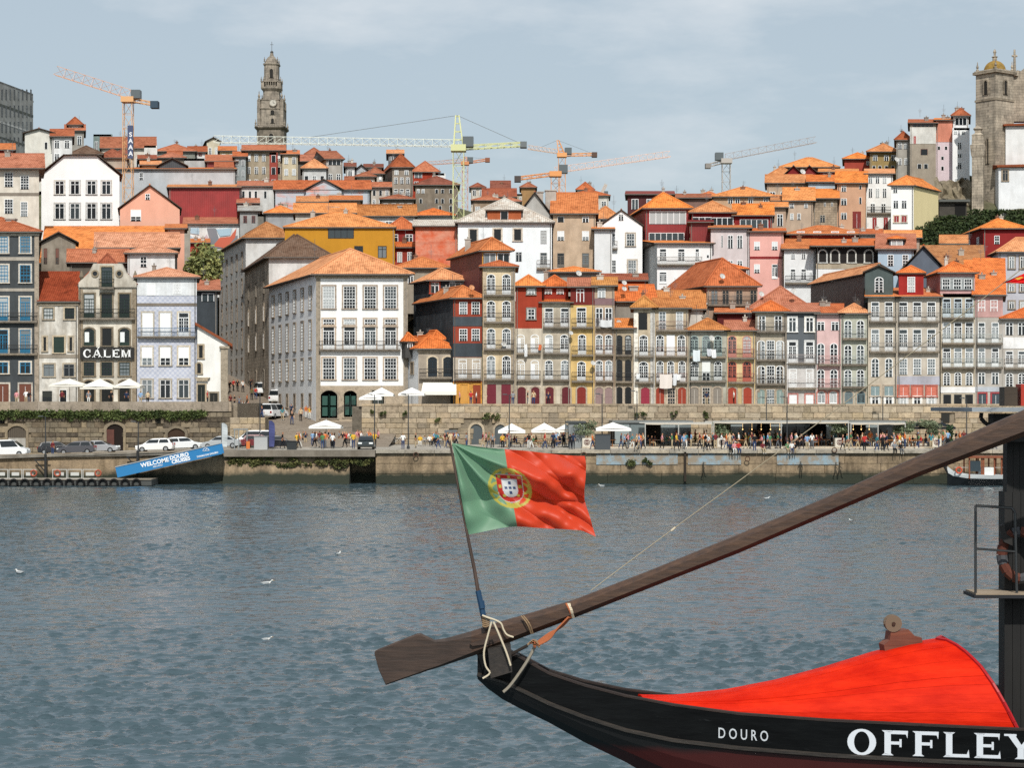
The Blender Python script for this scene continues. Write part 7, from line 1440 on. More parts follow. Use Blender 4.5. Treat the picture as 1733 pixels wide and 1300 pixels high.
def crowd():
    q = 'at the street foot'; st = 'on the climbing street'
    for px, y, pose, top, bot, yaw in ((389, 664, 'walk', 'black', 'dark', 150), (395, 662, 'walk', 'red', 'black', 150), (402, 663, 'walk', 'black', 'black', 0), (411, 664, 'walk', 'white', 'dark', 20), (433, 676, 'walk', 'red', 'blue', 200), (426, 677, 'walk', 'olive', 'dark', 10), (390, 690, 'stand', 'maroon', 'dark', 40), (397, 689, 'stand', 'black', 'dark', 300), (405, 691, 'stand', 'grey', 'blue', 0), (418, 688, 'walk', 'orange', 'black', 90), (412, 700, 'stand', 'white', 'blue', 20), (420, 701, 'stand', 'pink', 'dark', 60), (443, 711, 'walk', 'navy', 'blue', 30), (478, 712, 'walk', 'teal', 'beige', 10), (494, 729, 'walk', 'black', 'blue', 20), (493, 705, 'walk', 'navy', 'dark', 180), (509, 713, 'stand', 'beige', 'black', 0), (518, 708, 'stand', 'orange', 'white', 40), (524, 710, 'stand', 'yellow', 'white', 340), (424, 660, 'walk', 'black', 'dark', 170), (430, 658, 'walk', 'maroon', 'dark', 170)):
        D = street_D(y) if y < 728 else dD(max(y, 750)); person(pose, px, D, street_z(D)+.004, yaw, top, bot, st)
    for px, y, pose, top, bot, yaw in ((506, 751, 'stand', 'white', 'blue', 0), (517, 755, 'phone', 'navy', 'beige', 20), (529, 756, 'stand', 'sky_blue', 'blue', 160), (534, 752, 'stand', 'black', 'dark', 180), (541, 751, 'stand', 'maroon', 'grey', 200), (546, 760, 'stand', 'green', 'blue', 180), (556, 752, 'stand', 'black', 'black', 90), (563, 760, 'stand', 'white', 'dark', 170), (574, 752, 'walk', 'grey', 'beige', 80), (580, 752, 'stand', 'black', 'grey', 0), (586, 750, 'stand', 'red', 'dark', 0), (598, 760, 'stand', 'yellow', 'blue', 200), (605, 752, 'stand', 'pink', 'beige', 30), (612, 751, 'stand', 'white', 'dark', 60), (625, 750, 'phone', 'orange', 'dark', 0), (633, 751, 'stand', 'beige', 'grey', 330), (640, 752, 'stand', 'pink', 'dark', 300), (478, 760, 'walk', 'black', 'dark', 90), (549, 750, 'stand', 'teal', 'dark', 0), (592, 751, 'stand', 'white', 'black', 20)):
        D = dD(y) if y > 751 else 218; person(pose, px, min(D, 224), 3.615, yaw, top, bot, q)
    q = 'below the long wall'
    for px, y, pose, top, bot, yaw in ((682, 761, 'stand', 'white', 'blue', 180), (860, 759, 'stand', 'maroon', 'beige', 180), (827, 759, 'walk', 'olive', 'grey', 90), (895, 760, 'stand', 'black', 'white', 180), (922, 760, 'walk', 'red', 'blue', 90), (936, 760, 'stand', 'navy', 'dark', 200), (946, 754, 'phone', 'white', 'dark', 90), (941, 754, 'stand', 'sky_blue', 'blue', 0), (965, 761, 'stand', 'black', 'dark', 180), (970, 761, 'stand', 'navy', 'dark', 170), (1057, 761, 'walk', 'sky_blue', 'dark', 80), (1051, 760, 'walk', 'navy', 'blue', 80), (1077, 762, 'walk', 'beige', 'black', 100), (1081, 762, 'walk', 'sky_blue', 'beige', 100), (1145, 762, 'walk', 'yellow', 'dark', 60), (1194, 762, 'walk', 'black', 'black', 100), (1199, 763, 'walk', 'white', 'dark', 100), (1205, 760, 'stand', 'black', 'dark', 90)):
        D = dD(y); person(pose, px, D, 3.615, yaw, top, bot, q)
    for i, px in enumerate((711, 719, 727, 733, 739, 746, 752, 758)):
        D = dD(755)+rp.uniform(-1, 1); c = put('cafe_chair', CHAIR['a9a39a'], None, (kx(px)*D, D, 3.615), R(rp.choice((0, 20, 160)))); SEATS.append(('pale chair in the circle of people beside the flag', kx(px)*D, c)); person('sit', px, D, 3.585, math.degrees(c.rotation_euler.z), rp.choice(T_), rp.choice(B_), 'in a circle behind the flag')
    for px in (789, 796, 803, 811, 818, 836, 843): D = dD(752); c = put('cafe_chair', CHAIR['3a3532'], None, (kx(px)*D, D, 3.615), R(rp.uniform(-30, 30))); SEATS.append(('dark chair by the arched doors of the wall', kx(px)*D, c)); person('sit', px, D, 3.585, math.degrees(c.rotation_euler.z), rp.choice(T_), rp.choice(B_), 'by the arched doors of the wall')
    q = 'at the river edge'
    for px, y, pose, top, bot, yaw in ((1277, 764, 'stand', 'black', 'blue', 180), (1321, 761, 'stand', 'navy', 'dark', 90), (1366, 763, 'stand', 'sky_blue', 'beige', 180), (1390, 758, 'stand', 'white', 'dark', 90), (1426, 763, 'walk', 'maroon', 'dark', 80), (1433, 763, 'walk', 'teal', 'beige', 80), (1442, 759, 'stand', 'black', 'dark', 270), (1463, 764, 'stand', 'red', 'dark', 180), (1484, 764, 'walk', 'teal', 'blue', 100), (1494, 764, 'stand', 'black', 'black', 170), (1500, 764, 'walk', 'navy', 'dark', 90), (1473, 758, 'stand', 'orange', 'beige', 0), (1604, 759, 'stand', 'sky_blue', 'dark', 180), (1618, 757, 'walk', 'black', 'blue', 90), (1624, 757, 'walk', 'orange', 'dark', 90), (1631, 758, 'stand', 'maroon', 'dark', 0), (1655, 757, 'walk', 'white', 'blue', 90), (1672, 758, 'stand', 'green', 'dark', 0), (1690, 757, 'walk', 'pink', 'grey', 270), (1715, 758, 'stand', 'navy', 'dark', 90)):
        D = dD(y); person(pose, px, D, 3.615 if D < 206.3 else 3.765, yaw, top, bot, q)
    for px, top in ((1236, 'navy'), (1243, 'pink'), (1250, 'red'), (1291, 'maroon'), (1333, 'green'), (1340, 'white'), (1345, 'black'), (1514, 'grey'), (1524, 'black')): person('ledge', px, 199.75, 3.18, rp.uniform(-15, 15), top, rp.choice(B_), 'on the quay edge')
    q = 'before the row houses'
    for px, top in ((778, 'pink'), (797, 'red'), (806, 'white'), (903, 'beige'), (928, 'navy'), (893, 'black'), (1196, 'navy'), (1242, 'white'), (868, 'grey')): person('stand', px, 229.6, 8.34, rp.choice((0, 90, 180, 270)), top, rp.choice(B_), q)
    q = 'before the port houses'
    for px, top in ((28, 'pink'), (44, 'white'), (49, 'black'), (105, 'maroon'), (150, 'grey'), (238, 'sky_blue'), (250, 'beige'), (351, 'red'), (188, 'black'), (214, 'navy')): person('stand', px, 224.6 if px != 351 else 231, 8.34, rp.choice((0, 90, 180)), top, rp.choice(B_), q)
    person('stand', 89, 203.2, deck_z(kx(89)*203.2), 150, 'maroon', 'blue', 'beside the parked cars')
def strollers():
    r_ = random.Random(99)
    for px0, px1, n_, d0, d1, wh in ((700, 990, 26, 203, 216, 'below the long wall'), (1000, 1240, 20, 201, 206, 'at the river edge'), (1240, 1600, 30, 201.5, 206, 'at the river edge'), (500, 645, 18, 206, 222, 'at the street foot'), (1100, 1600, 30, 213, 217.5, 'under the pavilions'), (1590, 1730, 10, 202, 214, 'behind the moored tour boat')):
        for _ in range(n_):
            D = r_.uniform(d0, d1); px = r_.uniform(px0, px1); person(r_.choice(('stand', 'walk', 'walk', 'phone')), px, D, 3.765 if D > 206.5 and 985 < px < 1625 else 3.615, r_.choice((90, 270, 80, 250, 0, 180)), r_.choice(T_), r_.choice(B_), wh)
crowd(); strollers(); name_people(); finish_seats()

# ---------------------------------------------------------------- gangway, pontoon, banners, small quay things
def gangway():
    D = 197.2; root = empty('boarding_gangway', 'sloping blue boarding gangway with white lettering down to the pontoon', 'gangway', (kx(280)*D, D, 2))
    a, c = P3(197, 800, D), P3(374, 760, D); d = (c-a).normalized(); up = Vector((-d.z, 0, d.x)); h = 1.08
    b = MB(); q = [a-up*h*.5, c-up*h*.5, c+up*h*.5, a+up*h*.5]; b.hexa(q, [p+Vector((0, .06, 0)) for p in q]); pn = b.build('side_panel', plain('2f7ab0', .5), root)
    b = MB(); q2 = [p+Vector((0, 1.5, 0)) for p in q]; b.hexa(q2, [p+Vector((0, .06, 0)) for p in q2]); b.build('side_panel', plain('2f7ab0', .5), root)
    b = MB(); q3 = [a-up*h*.5, c-up*h*.5]; b.hexa([q3[0]+Vector((0, .07, 0)), q3[1]+Vector((0, .07, 0)), q3[1]+Vector((0, 1.49, 0)), q3[0]+Vector((0, 1.49, 0))], [p+up*.08 for p in (q3[0]+Vector((0, .07, 0)), q3[1]+Vector((0, .07, 0)), q3[1]+Vector((0, 1.49, 0)), q3[0]+Vector((0, 1.49, 0)))]); b.build('walkway', plain('77797a', .7), root)
    b = MB(); b.bar(a+up*(h*.5+.04)+Vector((0, -.01, 0)), c+up*(h*.5+.04)+Vector((0, -.01, 0)), .06, 0, 6); b.bar(a+up*(h*.5+.04)+Vector((0, 1.53, 0)), c+up*(h*.5+.04)+Vector((0, 1.53, 0)), .06, 0, 6); b.build('handrail', plain('b5b8b9', .4, .5), root)
    an = math.atan2(d.z, d.x); W = plain('eef1f2', .6)
    for k, t, o, s in (('welcome', .37, .12, .86), ('aboard', .39, -.28, .62), ('douro', .605, .22, .74), ('cruises', .612, -.24, .72), ('tomaz', .865, -.28, .68)):
        p = a.lerp(c, t)+up*o; m = TXT[k]
        if not m.materials: m.materials.append(W)
        e = put('lettering', m, root, (p.x, p.y-.02, p.z)); e.rotation_euler = (R(90), -an, 0); e.scale = (s, s, 1)
    p = a.lerp(c, .86)+up*.18; b = MB()                                  # sail emblem
    for k in range(9):
        t0, t1 = R(20+16*k), R(36+16*k); b.bar(p+Vector((.32*math.cos(t0), -.03, .3*math.sin(t0)-.05)), p+Vector((.32*math.cos(t1), -.03, .3*math.sin(t1)-.05)), .03, 0, 4)
    b.bar(p+Vector((-.35, -.03, -.05)), p+Vector((.4, -.03, .02)), .025); b.bar(p+Vector((-.1, -.03, -.05)), p+Vector((.1, -.03, .24)), .025); b.build('emblem', W, root)
    # floating pontoon with tyres, rails and life rings
    r2 = empty('pontoon', 'low floating pontoon with black tyre fenders below the car park wall', 'pontoon', (kx(110)*197, 197, .3)); x0, x1 = kx(-60)*197, kx(262)*197
    b = MB(); b.box((x0, 195.2, .05), (x1, 198.8, .62)); b.build('float', plain('4d4f4d', .8), r2); b = MB(); b.box((x0, 195.1, .62), (x1, 198.9, .7)); b.build('deck', wood('7d7466', '8f8678', 0, .9), r2)
    x = kx(4)*195
    while x < x1-.5:
        b = MB(); b.tube([(x+.4*math.cos(t), 195.05, .28+.4*math.sin(t)) for t in np.linspace(0, 6.28, 11)], .11, 0, 6); b.build('tyre_fender', plain('151515', .9), r2); x += 1.15
    for xa, xb in ((kx(-10)*195.4, kx(62)*195.4), (kx(88)*195.4, kx(165)*195.4)):
        n = max(3, int((xb-xa)/1.2))
        for i in range(n):
            a_, c_ = xa+(xb-xa)*i/n, xa+(xb-xa)*(i+1)/n; b = MB()
            b.ring([(a_+.04, .72), (c_-.04, .72), (c_-.04, 1.72), (a_+.04, 1.72)], [(a_+.1, .78), (c_-.1, .78), (c_-.1, 1.66), (a_+.1, 1.66)], 195.4, 195.46); b.box((a_+.35, 195.42, 1.05), (c_-.35, 195.44, 1.4)); b.build('rail_panel', plain('c3c3bd', .5), r2)
    for px in (97, 57, 166):
        b = MB(); p = P3(px, 801, 195.2); b.tube([p+Vector((.3*math.cos(t), 0, .3*math.sin(t))) for t in np.linspace(0, 6.28, 13)], .08, 0, 6); tag(b.build('life_ring', plain('a8553e', .7)), {97: 'orange life ring on the pontoon rail near the dark hatchback', 57: 'orange life ring at the end of the first pontoon rail', 166: 'orange life ring beside the gangway foot'}[px], 'life ring', 'life rings on the pontoon')
    # steel brackets holding the pontoon piles
    for px, lb in ((77, 'steel pontoon pile with triangular bracket behind the first rails'), (233, 'steel pontoon pile with bracket beside the gangway')):
        b = MB(); x = kx(px)*199.2; b.bar((x, 199.2, -1), (x, 199.2, deck_z(x)+.3), .14, 0, 8); b.bar((x-1.2, 199.4, deck_z(x)-.3), (x+.4, 199.4, deck_z(x)-.3), .08); b.bar((x-1.2, 199.4, deck_z(x)-.3), (x, 199.3, deck_z(x)-1.6), .07); tag(b.build('pontoon_pile', plain('2e2f2f', .7)), lb, 'pile', 'pontoon piles')
    # feather banners, rubbish bins, ticket booth
    for px, D_, yt, col, lb in ((455, 201.6, 712, '4a4f78', 'dark purple feather banner by the lamp post'), (375, 201.2, 716, 'b9bfc0', 'pale feather banner at the top of the gangway')):
        r_ = empty('feather_banner', lb, 'banner', (kx(px)*D_, D_, 3.61), 'feather banners'); p = P3(px, 762, D_); zt = Z(yt, D_); b = MB(); b.bar((p.x, D_, 3.6), (p.x, D_, zt), .025, 0, 5); b.build('pole', plain('2b2b2b', .5), r_)
        b = MB(); n = 10; L0 = [(p.x, 3.9+(zt-3.9)*i/n) for i in range(n+1)]; R0 = [(p.x+.55*(1-.5*(i/n)**3)*(1 if i < n else .25)+.25*(i/n), 3.9+(zt-3.9)*i/n) for i in range(n+1)]
        for i in range(n): b.hexa([(L0[i][0], D_-.01, L0[i][1]), (R0[i][0], D_+.08*math.sin(i), R0[i][1]), (R0[i+1][0], D_+.08*math.sin(i+1), R0[i+1][1]), (L0[i+1][0], D_-.01, L0[i+1][1])], [(L0[i][0], D_+.01, L0[i][1]), (R0[i][0], D_+.02+.08*math.sin(i), R0[i][1]), (R0[i+1][0], D_+.02+.08*math.sin(i+1), R0[i+1][1]), (L0[i+1][0], D_+.01, L0[i+1][1])])
        b.build('sail', fabric(col), r_)
    for px, w, h, col, lb in ((494, .95, .85, '2d3133', 'dark rubbish bin on the deck edge'), (442, 1.4, 1.35, 'a8aaa9', 'grey metal cabinet at the top of the gangway'), (1020, 1.6, 1.55, '474c50', 'tall dark bin cabinet before the terrace')):
        D_ = 201.4; x = kx(px)*D_; r_ = empty('quay_cabinet', lb, 'cabinet', (x, D_, 3.61), 'cabinets on the quay'); b = MB(); b.box((x-w/2, D_-.4, 3.61), (x+w/2, D_+.4, 3.61+h)); b.build('body', plain(col, .6), r_); b = MB(); b.box((x-w/2-.04, D_-.44, 3.61+h), (x+w/2+.04, D_+.44, 3.61+h+.08)); b.build('lid', plain(col, .5, 0, .3, .7), r_)
    r_ = empty('gangway_gate', 'grey tubular gate frame at the head of the gangway', 'gate', (kx(410)*201, 201, 3.61)); b = MB()
    for px in (397, 404, 418): x = kx(px)*201; b.bar((x, 201, 3.6), (x, 201, Z(727, 201)), .05, 0, 6)
    b.bar((kx(395)*201, 201, Z(727, 201)), (kx(420)*201, 201, Z(727, 201)), .06, 0, 6); b.build('frame', plain('8d9394', .5), r_)
    b = MB(); b.box((kx(417)*201, 200.9, 3.7), (kx(423)*201, 201.1, 4.5)); b.build('orange_bollard', plain('c8733a', .6), r_)
    for i, px in enumerate((656, 664, 671)):                             # bicycles against the wall
        D_ = 226.2; x = kx(px)*D_; r_ = empty('parked_bicycle', ['first', 'second', 'third'][i]+' bicycle in the rack by the promenade wall, counted from the stair', 'bicycle', (x, D_, 3.61), 'bicycles by the wall')
        for s in (-.5, .5): b = MB(); b.tube([(x+s+.33*math.cos(t), D_, 3.95+.33*math.sin(t)) for t in np.linspace(0, 6.28, 13)], .025, 0, 4); b.build('wheel', plain('2a2a2a', .7), r_)
        b = MB(); k_ = lambda a_, z_: (x+a_, D_, 3.61+z_); 
        for p, q in (((-.5, .34), (-.1, .34)), ((-.1, .34), (.35, .8)), ((-.1, .34), (-.22, .85)), ((-.22, .8), (.35, .8)), ((.5, .34), (.35, .95)), ((-.5, .34), (-.22, .8))): b.bar(k_(*p), k_(*q), .022, 0, 5)
        b.build('frame', plain(('b9bbbb', '6a6e70', 'c4c4c0')[i], .4), r_); b = MB(); b.box((x-.34, D_-.06, 4.45), (x-.1, D_+.06, 4.5)); b.build('saddle', plain('1c1c1c', .7), r_); b = MB(); b.bar((x+.35, D_-.25, 4.58), (x+.35, D_+.25, 4.58), .018); b.build('handlebar', plain('2a2a2a', .5), r_)
    # black iron stair rail beside the white building
    r_ = empty('iron_stair_rail', 'black slatted railing of the stair beside the white corner building', 'railing', (kx(585)*231, 231, 6)); a_, c_ = P3(562, 707, 231), P3(600, 686, 231)
    for i in range(7): b = MB(); b.bar(a_+Vector((0, 0, .12*i)), c_+Vector((0, 0, .12*i)), .03); b.build('rail', plain('1c1e1e', .6), r_)
    b = MB(); b.box((kx(596)*229.5, 229.5, 3.5), (kx(613)*229.5, 232, 8.2)); b.build('stair_side', masonry('6a645a', '7a7266', 1), r_)
gangway()

# ---------------------------------------------------------------- boat at the far quay, dishes, washing, gulls
def far_boat():
    D = 196.5; root = empty('moored_tour_boat', 'black and white tour boat with wooden cabin moored at the quay', 'boat', (kx(1680)*D, D, 0))
    st = [(1603, .05, 795), (1612, .55, 803), (1635, 1.2, 808), (1670, 1.5, 809), (1733, 1.6, 809), (1800, 1.4, 806), (1840, .2, 796)]
    for nm, f0, f1, col in (('hull', 0, .72, '14181b'), ('white_strake', .72, 1.0, 'dfe2e1')):
        b = MB(); rings = []
        for px, hb, y in st:
            x = kx(px)*D; zt = Z(y, D)+.35; k = lambda f: -.35+(zt+.35)*f; w = lambda f: hb*(.55+.45*f)
            rings.append([(x, D-w(f0), k(f0)), (x, D-w(f1), k(f1)), (x, D+w(f1), k(f1)), (x, D+w(f0), k(f0))])
        for p, q in zip(rings[:-1], rings[1:]): b.hexa(p, q, 0, True)
        b.build(nm, plain(col, .4), root)
    W = wood('7a3f24', '8f5130', 2, .6)
    for px in (1636, 1657, 1660, 1678, 1690, 1702, 1725, 1750):
        for s in (-1, 1): b = MB(); x = kx(px)*D; b.box((x-.07, D+s*1.15-.06, .75), (x+.07, D+s*1.15+.06, Z(775, D))); b.build('cabin_post', W, root)
    b = MB(); b.box((kx(1633)*D, D-1.4, Z(775, D)), (kx(1760)*D, D+1.4, Z(772, D))); b.build('cabin_roof', W, root)
    b = MB(); b.box((kx(1660)*D, D-1.2, .75), (kx(1677)*D, D+1.2, 1.9)); b.build('cabin', plain('dcdedb', .5), root)
    b = MB(); b.box((kx(1637)*D, D-1.1, 1.5), (kx(1655)*D, D-1.05, 2.6)); b.build('cabin_window', plain('39444a', .1), root)
    b = MB(); b.bar((kx(1605)*D, D, 1.2), (kx(1596)*D, D, 2.2), .12, 0, 6); b.box((kx(1594)*D, D-.1, 1.9), (kx(1603)*D, D+.1, 2.4)); b.build('stem_post', plain('1c2023', .5), root)
    b = MB(); b.bar((kx(1612)*D, D-.9, 1.9), (kx(1800)*D, D-1.4, 1.9), .02); b.build('guard_rail', plain('d0d2d0', .4), root)
    b = MB(); p = (kx(1619)*D, D-1.0, 1.6); b.tube([(p[0]+.3*math.cos(t), p[1], p[2]+.3*math.sin(t)) for t in np.linspace(0, 6.28, 13)], .08, 0, 6); tag(b.build('life_ring', plain('c8563a', .6)), 'orange life ring hung at the bow of the moored tour boat', 'life ring')
far_boat()
def dish_proto():
    b = MB(); b.lathe((0, 0, 0), [(.05, 0), (.3, .04), (.45, .11), (.5, .17)], 14, 0, cap=False); return b
def dishes():
    dm = dish_proto().mesh('reflector', [plain('b9b9b5', .6)])
    for px, y, D, s, lb in ((852, 583, 234, 1.0, 'white satellite dish on the balcony of the tallest ochre house'), (798, 487, 235, 1.0, 'orange-brown satellite dish on the slate side house roof'), (966, 564, 234.2, .8, 'small white dish between the grey glazed and yellow houses'), (1056, 479, 246, 1.0, 'upper of the twin white dishes on the orange roof'), (1056, 489, 245.9, 1.0, 'lower of the twin white dishes on the orange roof'), (1047, 546, 240, 1.0, 'white dish on the small roof over the black-door house'), (1068, 550, 240, .9, 'white dish beside the white pilaster house roof'), (1003, 615, 234.2, .9, 'white dish on the middle balcony of the yellow strip house'), (1222, 468, 247.5, 1.1, 'white dish on the wooden dormer of the broad orange roof'), (1193, 512, 248, 1.1, 'white dish at the maroon flank end of the broad orange roof'), (1288, 498, 247, 1.1, 'white dish by the plant balcony of the broad orange roof'), (1343, 493, 246, 1.1, 'white dish on the terracotta slope'), (1204, 573, 234.2, 1.1, 'white dish on the green glazed house balcony'), (1358, 291, 353, 1.6, 'large white dish between the twin red gables'), (979, 463, 254, 1.2, 'white dish on the grey terrace house roof'), (1517, 270, 361, 1.5, 'white dish high on the grey plastered house')):
        p = P3(px, y, D); root = empty('satellite_dish', lb, 'satellite dish', p, 'satellite dishes on the houses')
        o = put('reflector', dm, root, (0, 0, 0), 0, (0, 0, 0)); o.rotation_euler = (R(62), 0, R(25)); s *= .72; o.scale = (s, s, s)
        if px == 798: o.material_slots[0].link = 'OBJECT'; o.material_slots[0].material = plain('c28a62', .6)
        b = MB(); b.bar((0, .05, 0), (0, .35, -.5), .03); b.bar((0, .0, -.1), (.12*s, -.45*s, .05), .014); b.build('arm', plain('77797a', .5), root, (0, 0, 0))
dishes()
def cloth(name, px0, px1, y0, y1, D, col, lb, seed):
    rr = random.Random(seed); b = MB(); x0, x1 = kx(px0)*D, kx(px1)*D; zt, zb = Z(y0, D), Z(y1, D); nx, nz = 8, 5; vs = []
    for j in range(nz+1):
        for i in range(nx+1):
            t = i/nx; f = j/nz; vs.append((x0+(x1-x0)*t+.04*math.sin(f*3+seed), D+.1*math.sin(t*9+seed)*f, zt+(zb-zt)*f-.08*math.sin(math.pi*t)))
    b.v = vs; b.f = [(j*(nx+1)+i, j*(nx+1)+i+1, (j+1)*(nx+1)+i+1, (j+1)*(nx+1)+i) for j in range(nz) for i in range(nx)]; b.m = [0]*len(b.f)
    tag(b.build(name, fabric(col)), lb, 'laundry', 'washing hung from the balconies')
def washing():
    for i, (px0, px1, y0, y1, col, lb) in enumerate(((1116, 1137, 633, 657, 'dcd3cc', 'large pale sheet hung from the laundry house balcony'), (1139, 1145, 632, 652, 'd9dcdf', 'narrow white towel beside the large pale sheet'), (1145, 1152, 633, 643, 'e3e4e4', 'small white cloth at the end of the laundry line'), (1173, 1185, 592, 611, 'd3dce0', 'pale blue sheet hung on the green glazed house'), (1197, 1204, 590, 602, 'c9ccd2', 'grey cloth on the green balcony line'), (1204, 1212, 591, 605, 'e0e2e4', 'white cloth on the green balcony line'), (887, 892, 582, 603, 'e0e2e2', 'long white cloth on the red corner house balcony'), (911, 916, 583, 592, 'd3744a', 'orange cloth on the grey glazed house balcony'), (1077, 1083, 632, 641, 'dfe3e4', 'small white cloth on the white pilaster house balcony'), (1016, 1036, 541, 553, 'cdd0d1', 'pale blanket over the mauve house balcony rail'))):
        cloth('hung_washing', px0, px1, y0, y1, 234.3, col, lb, i)
washing()
def gull(label, px, y, s=1.0, yaw=0):
    D = CAMZ*F/(y-HY); x = kx(px)*D; z = float(waves(np.array([x]), np.array([D]))[0]); root = empty('seagull', label, 'bird', (x, D, z+.02), 'seagulls on the river'); root.rotation_euler = (0, 0, yaw); root.scale = (s*.85,)*3
    b = MB(); P_ = [(-.3, .12, .01), (-.2, .11, .06), (-.05, .09, .095), (.1, .1, .09), (.18, .15, .055), (.2, .2, .042), (.24, .23, .05), (.3, .23, .03)]; n = 8; prev = None
    for x_, z_, r_ in P_:
        rg = [(x_, r_*math.cos(2*math.pi*k/n), z_+r_*.85*math.sin(2*math.pi*k/n)) for k in range(n)]
        if prev: b.hexa(prev, rg, 0, True)
        prev = rg
    b.build('body', plain('c9cac6', .8), root, (0, 0, 0))
    for sd in (-1, 1): b = MB(); b.hexa([(-.34, sd*.03, .14), (.08, sd*.09, .15), (.06, sd*.1, .08), (-.2, sd*.09, .07)], [(-.34, sd*.05, .15), (.08, sd*.11, .15), (.06, sd*.11, .08), (-.2, sd*.11, .07)]); b.build('wing', plain('8f9598', .7), root, (0, 0, 0))
    b = MB(); b.bar((.29, 0, .23), (.37, 0, .21), .014, 0, 5, .004); b.build('bill', plain('c9a23a', .6), root, (0, 0, 0))
for a in (('pale seagull floating near the edge of the picture by the dark ripples', 33, 973, 1.1, 2.6), ('white seagull floating on the open river below the gangway', 452, 992, 1.1, .3), ('lone white seagull nearest below the embankment', 573, 941, 1.0, 1.2), ('distant gull speck on the water nearest the flag blade', 452, 1087, .7, 0), ('white gull close under the painted river wall', 1018, 824, 1.3, 3), ('white gull on the water beyond the long oar', 1298, 846, 1.2, .4), ('white gull between the oar and the moored boat', 1440, 884, .9, 2)): gull(*a)
# ---------------------------------------------------------------- the near cargo boat with its steering oar
YC = 36.0
ST = [(808, .10, 1104, 1142, 1150), (825, .12, 1102, 1147, 1166), (850, .15, 1104, 1154, 1184), (880, .18, 1115, 1168, 1200), (930, .24, 1143, 1192, 1224), (990, .32, 1163, 1215, 1257), (1060, .45, 1181, 1237, 1290), (1140, .62, 1196, 1254, 1335), (1250, .85, 1211, 1267, 1390), (1400, 1.2, 1222, 1279, 1440), (1560, 1.5, 1230, 1288, 1480), (1733, 1.75, 1238, 1296, 1505), (1900, 1.9, 1246, 1304, 1512), (2150, 2.0, 1250, 1308, 1515), (2500, 1.9, 1235, 1300, 1510), (2800, 1.5, 1190, 1270, 1490), (3050, .8, 1110, 1220, 1440), (3180, .15, 1040, 1160, 1380)]
SP = np.array(ST, float)
def hb_at(px): return float(np.interp(px, SP[:, 0], SP[:, 1]))
def hull_pt(px, py, off=.015):
    """point of the near topside under a pixel"""
    hb = hb_at(px); yg, ys = np.interp(px, SP[:, 0], SP[:, 2]), np.interp(px, SP[:, 0], SP[:, 3]); f = (py-yg)/(ys-yg); return P3(px, py, YC-hb*(1-.06*f)-off)
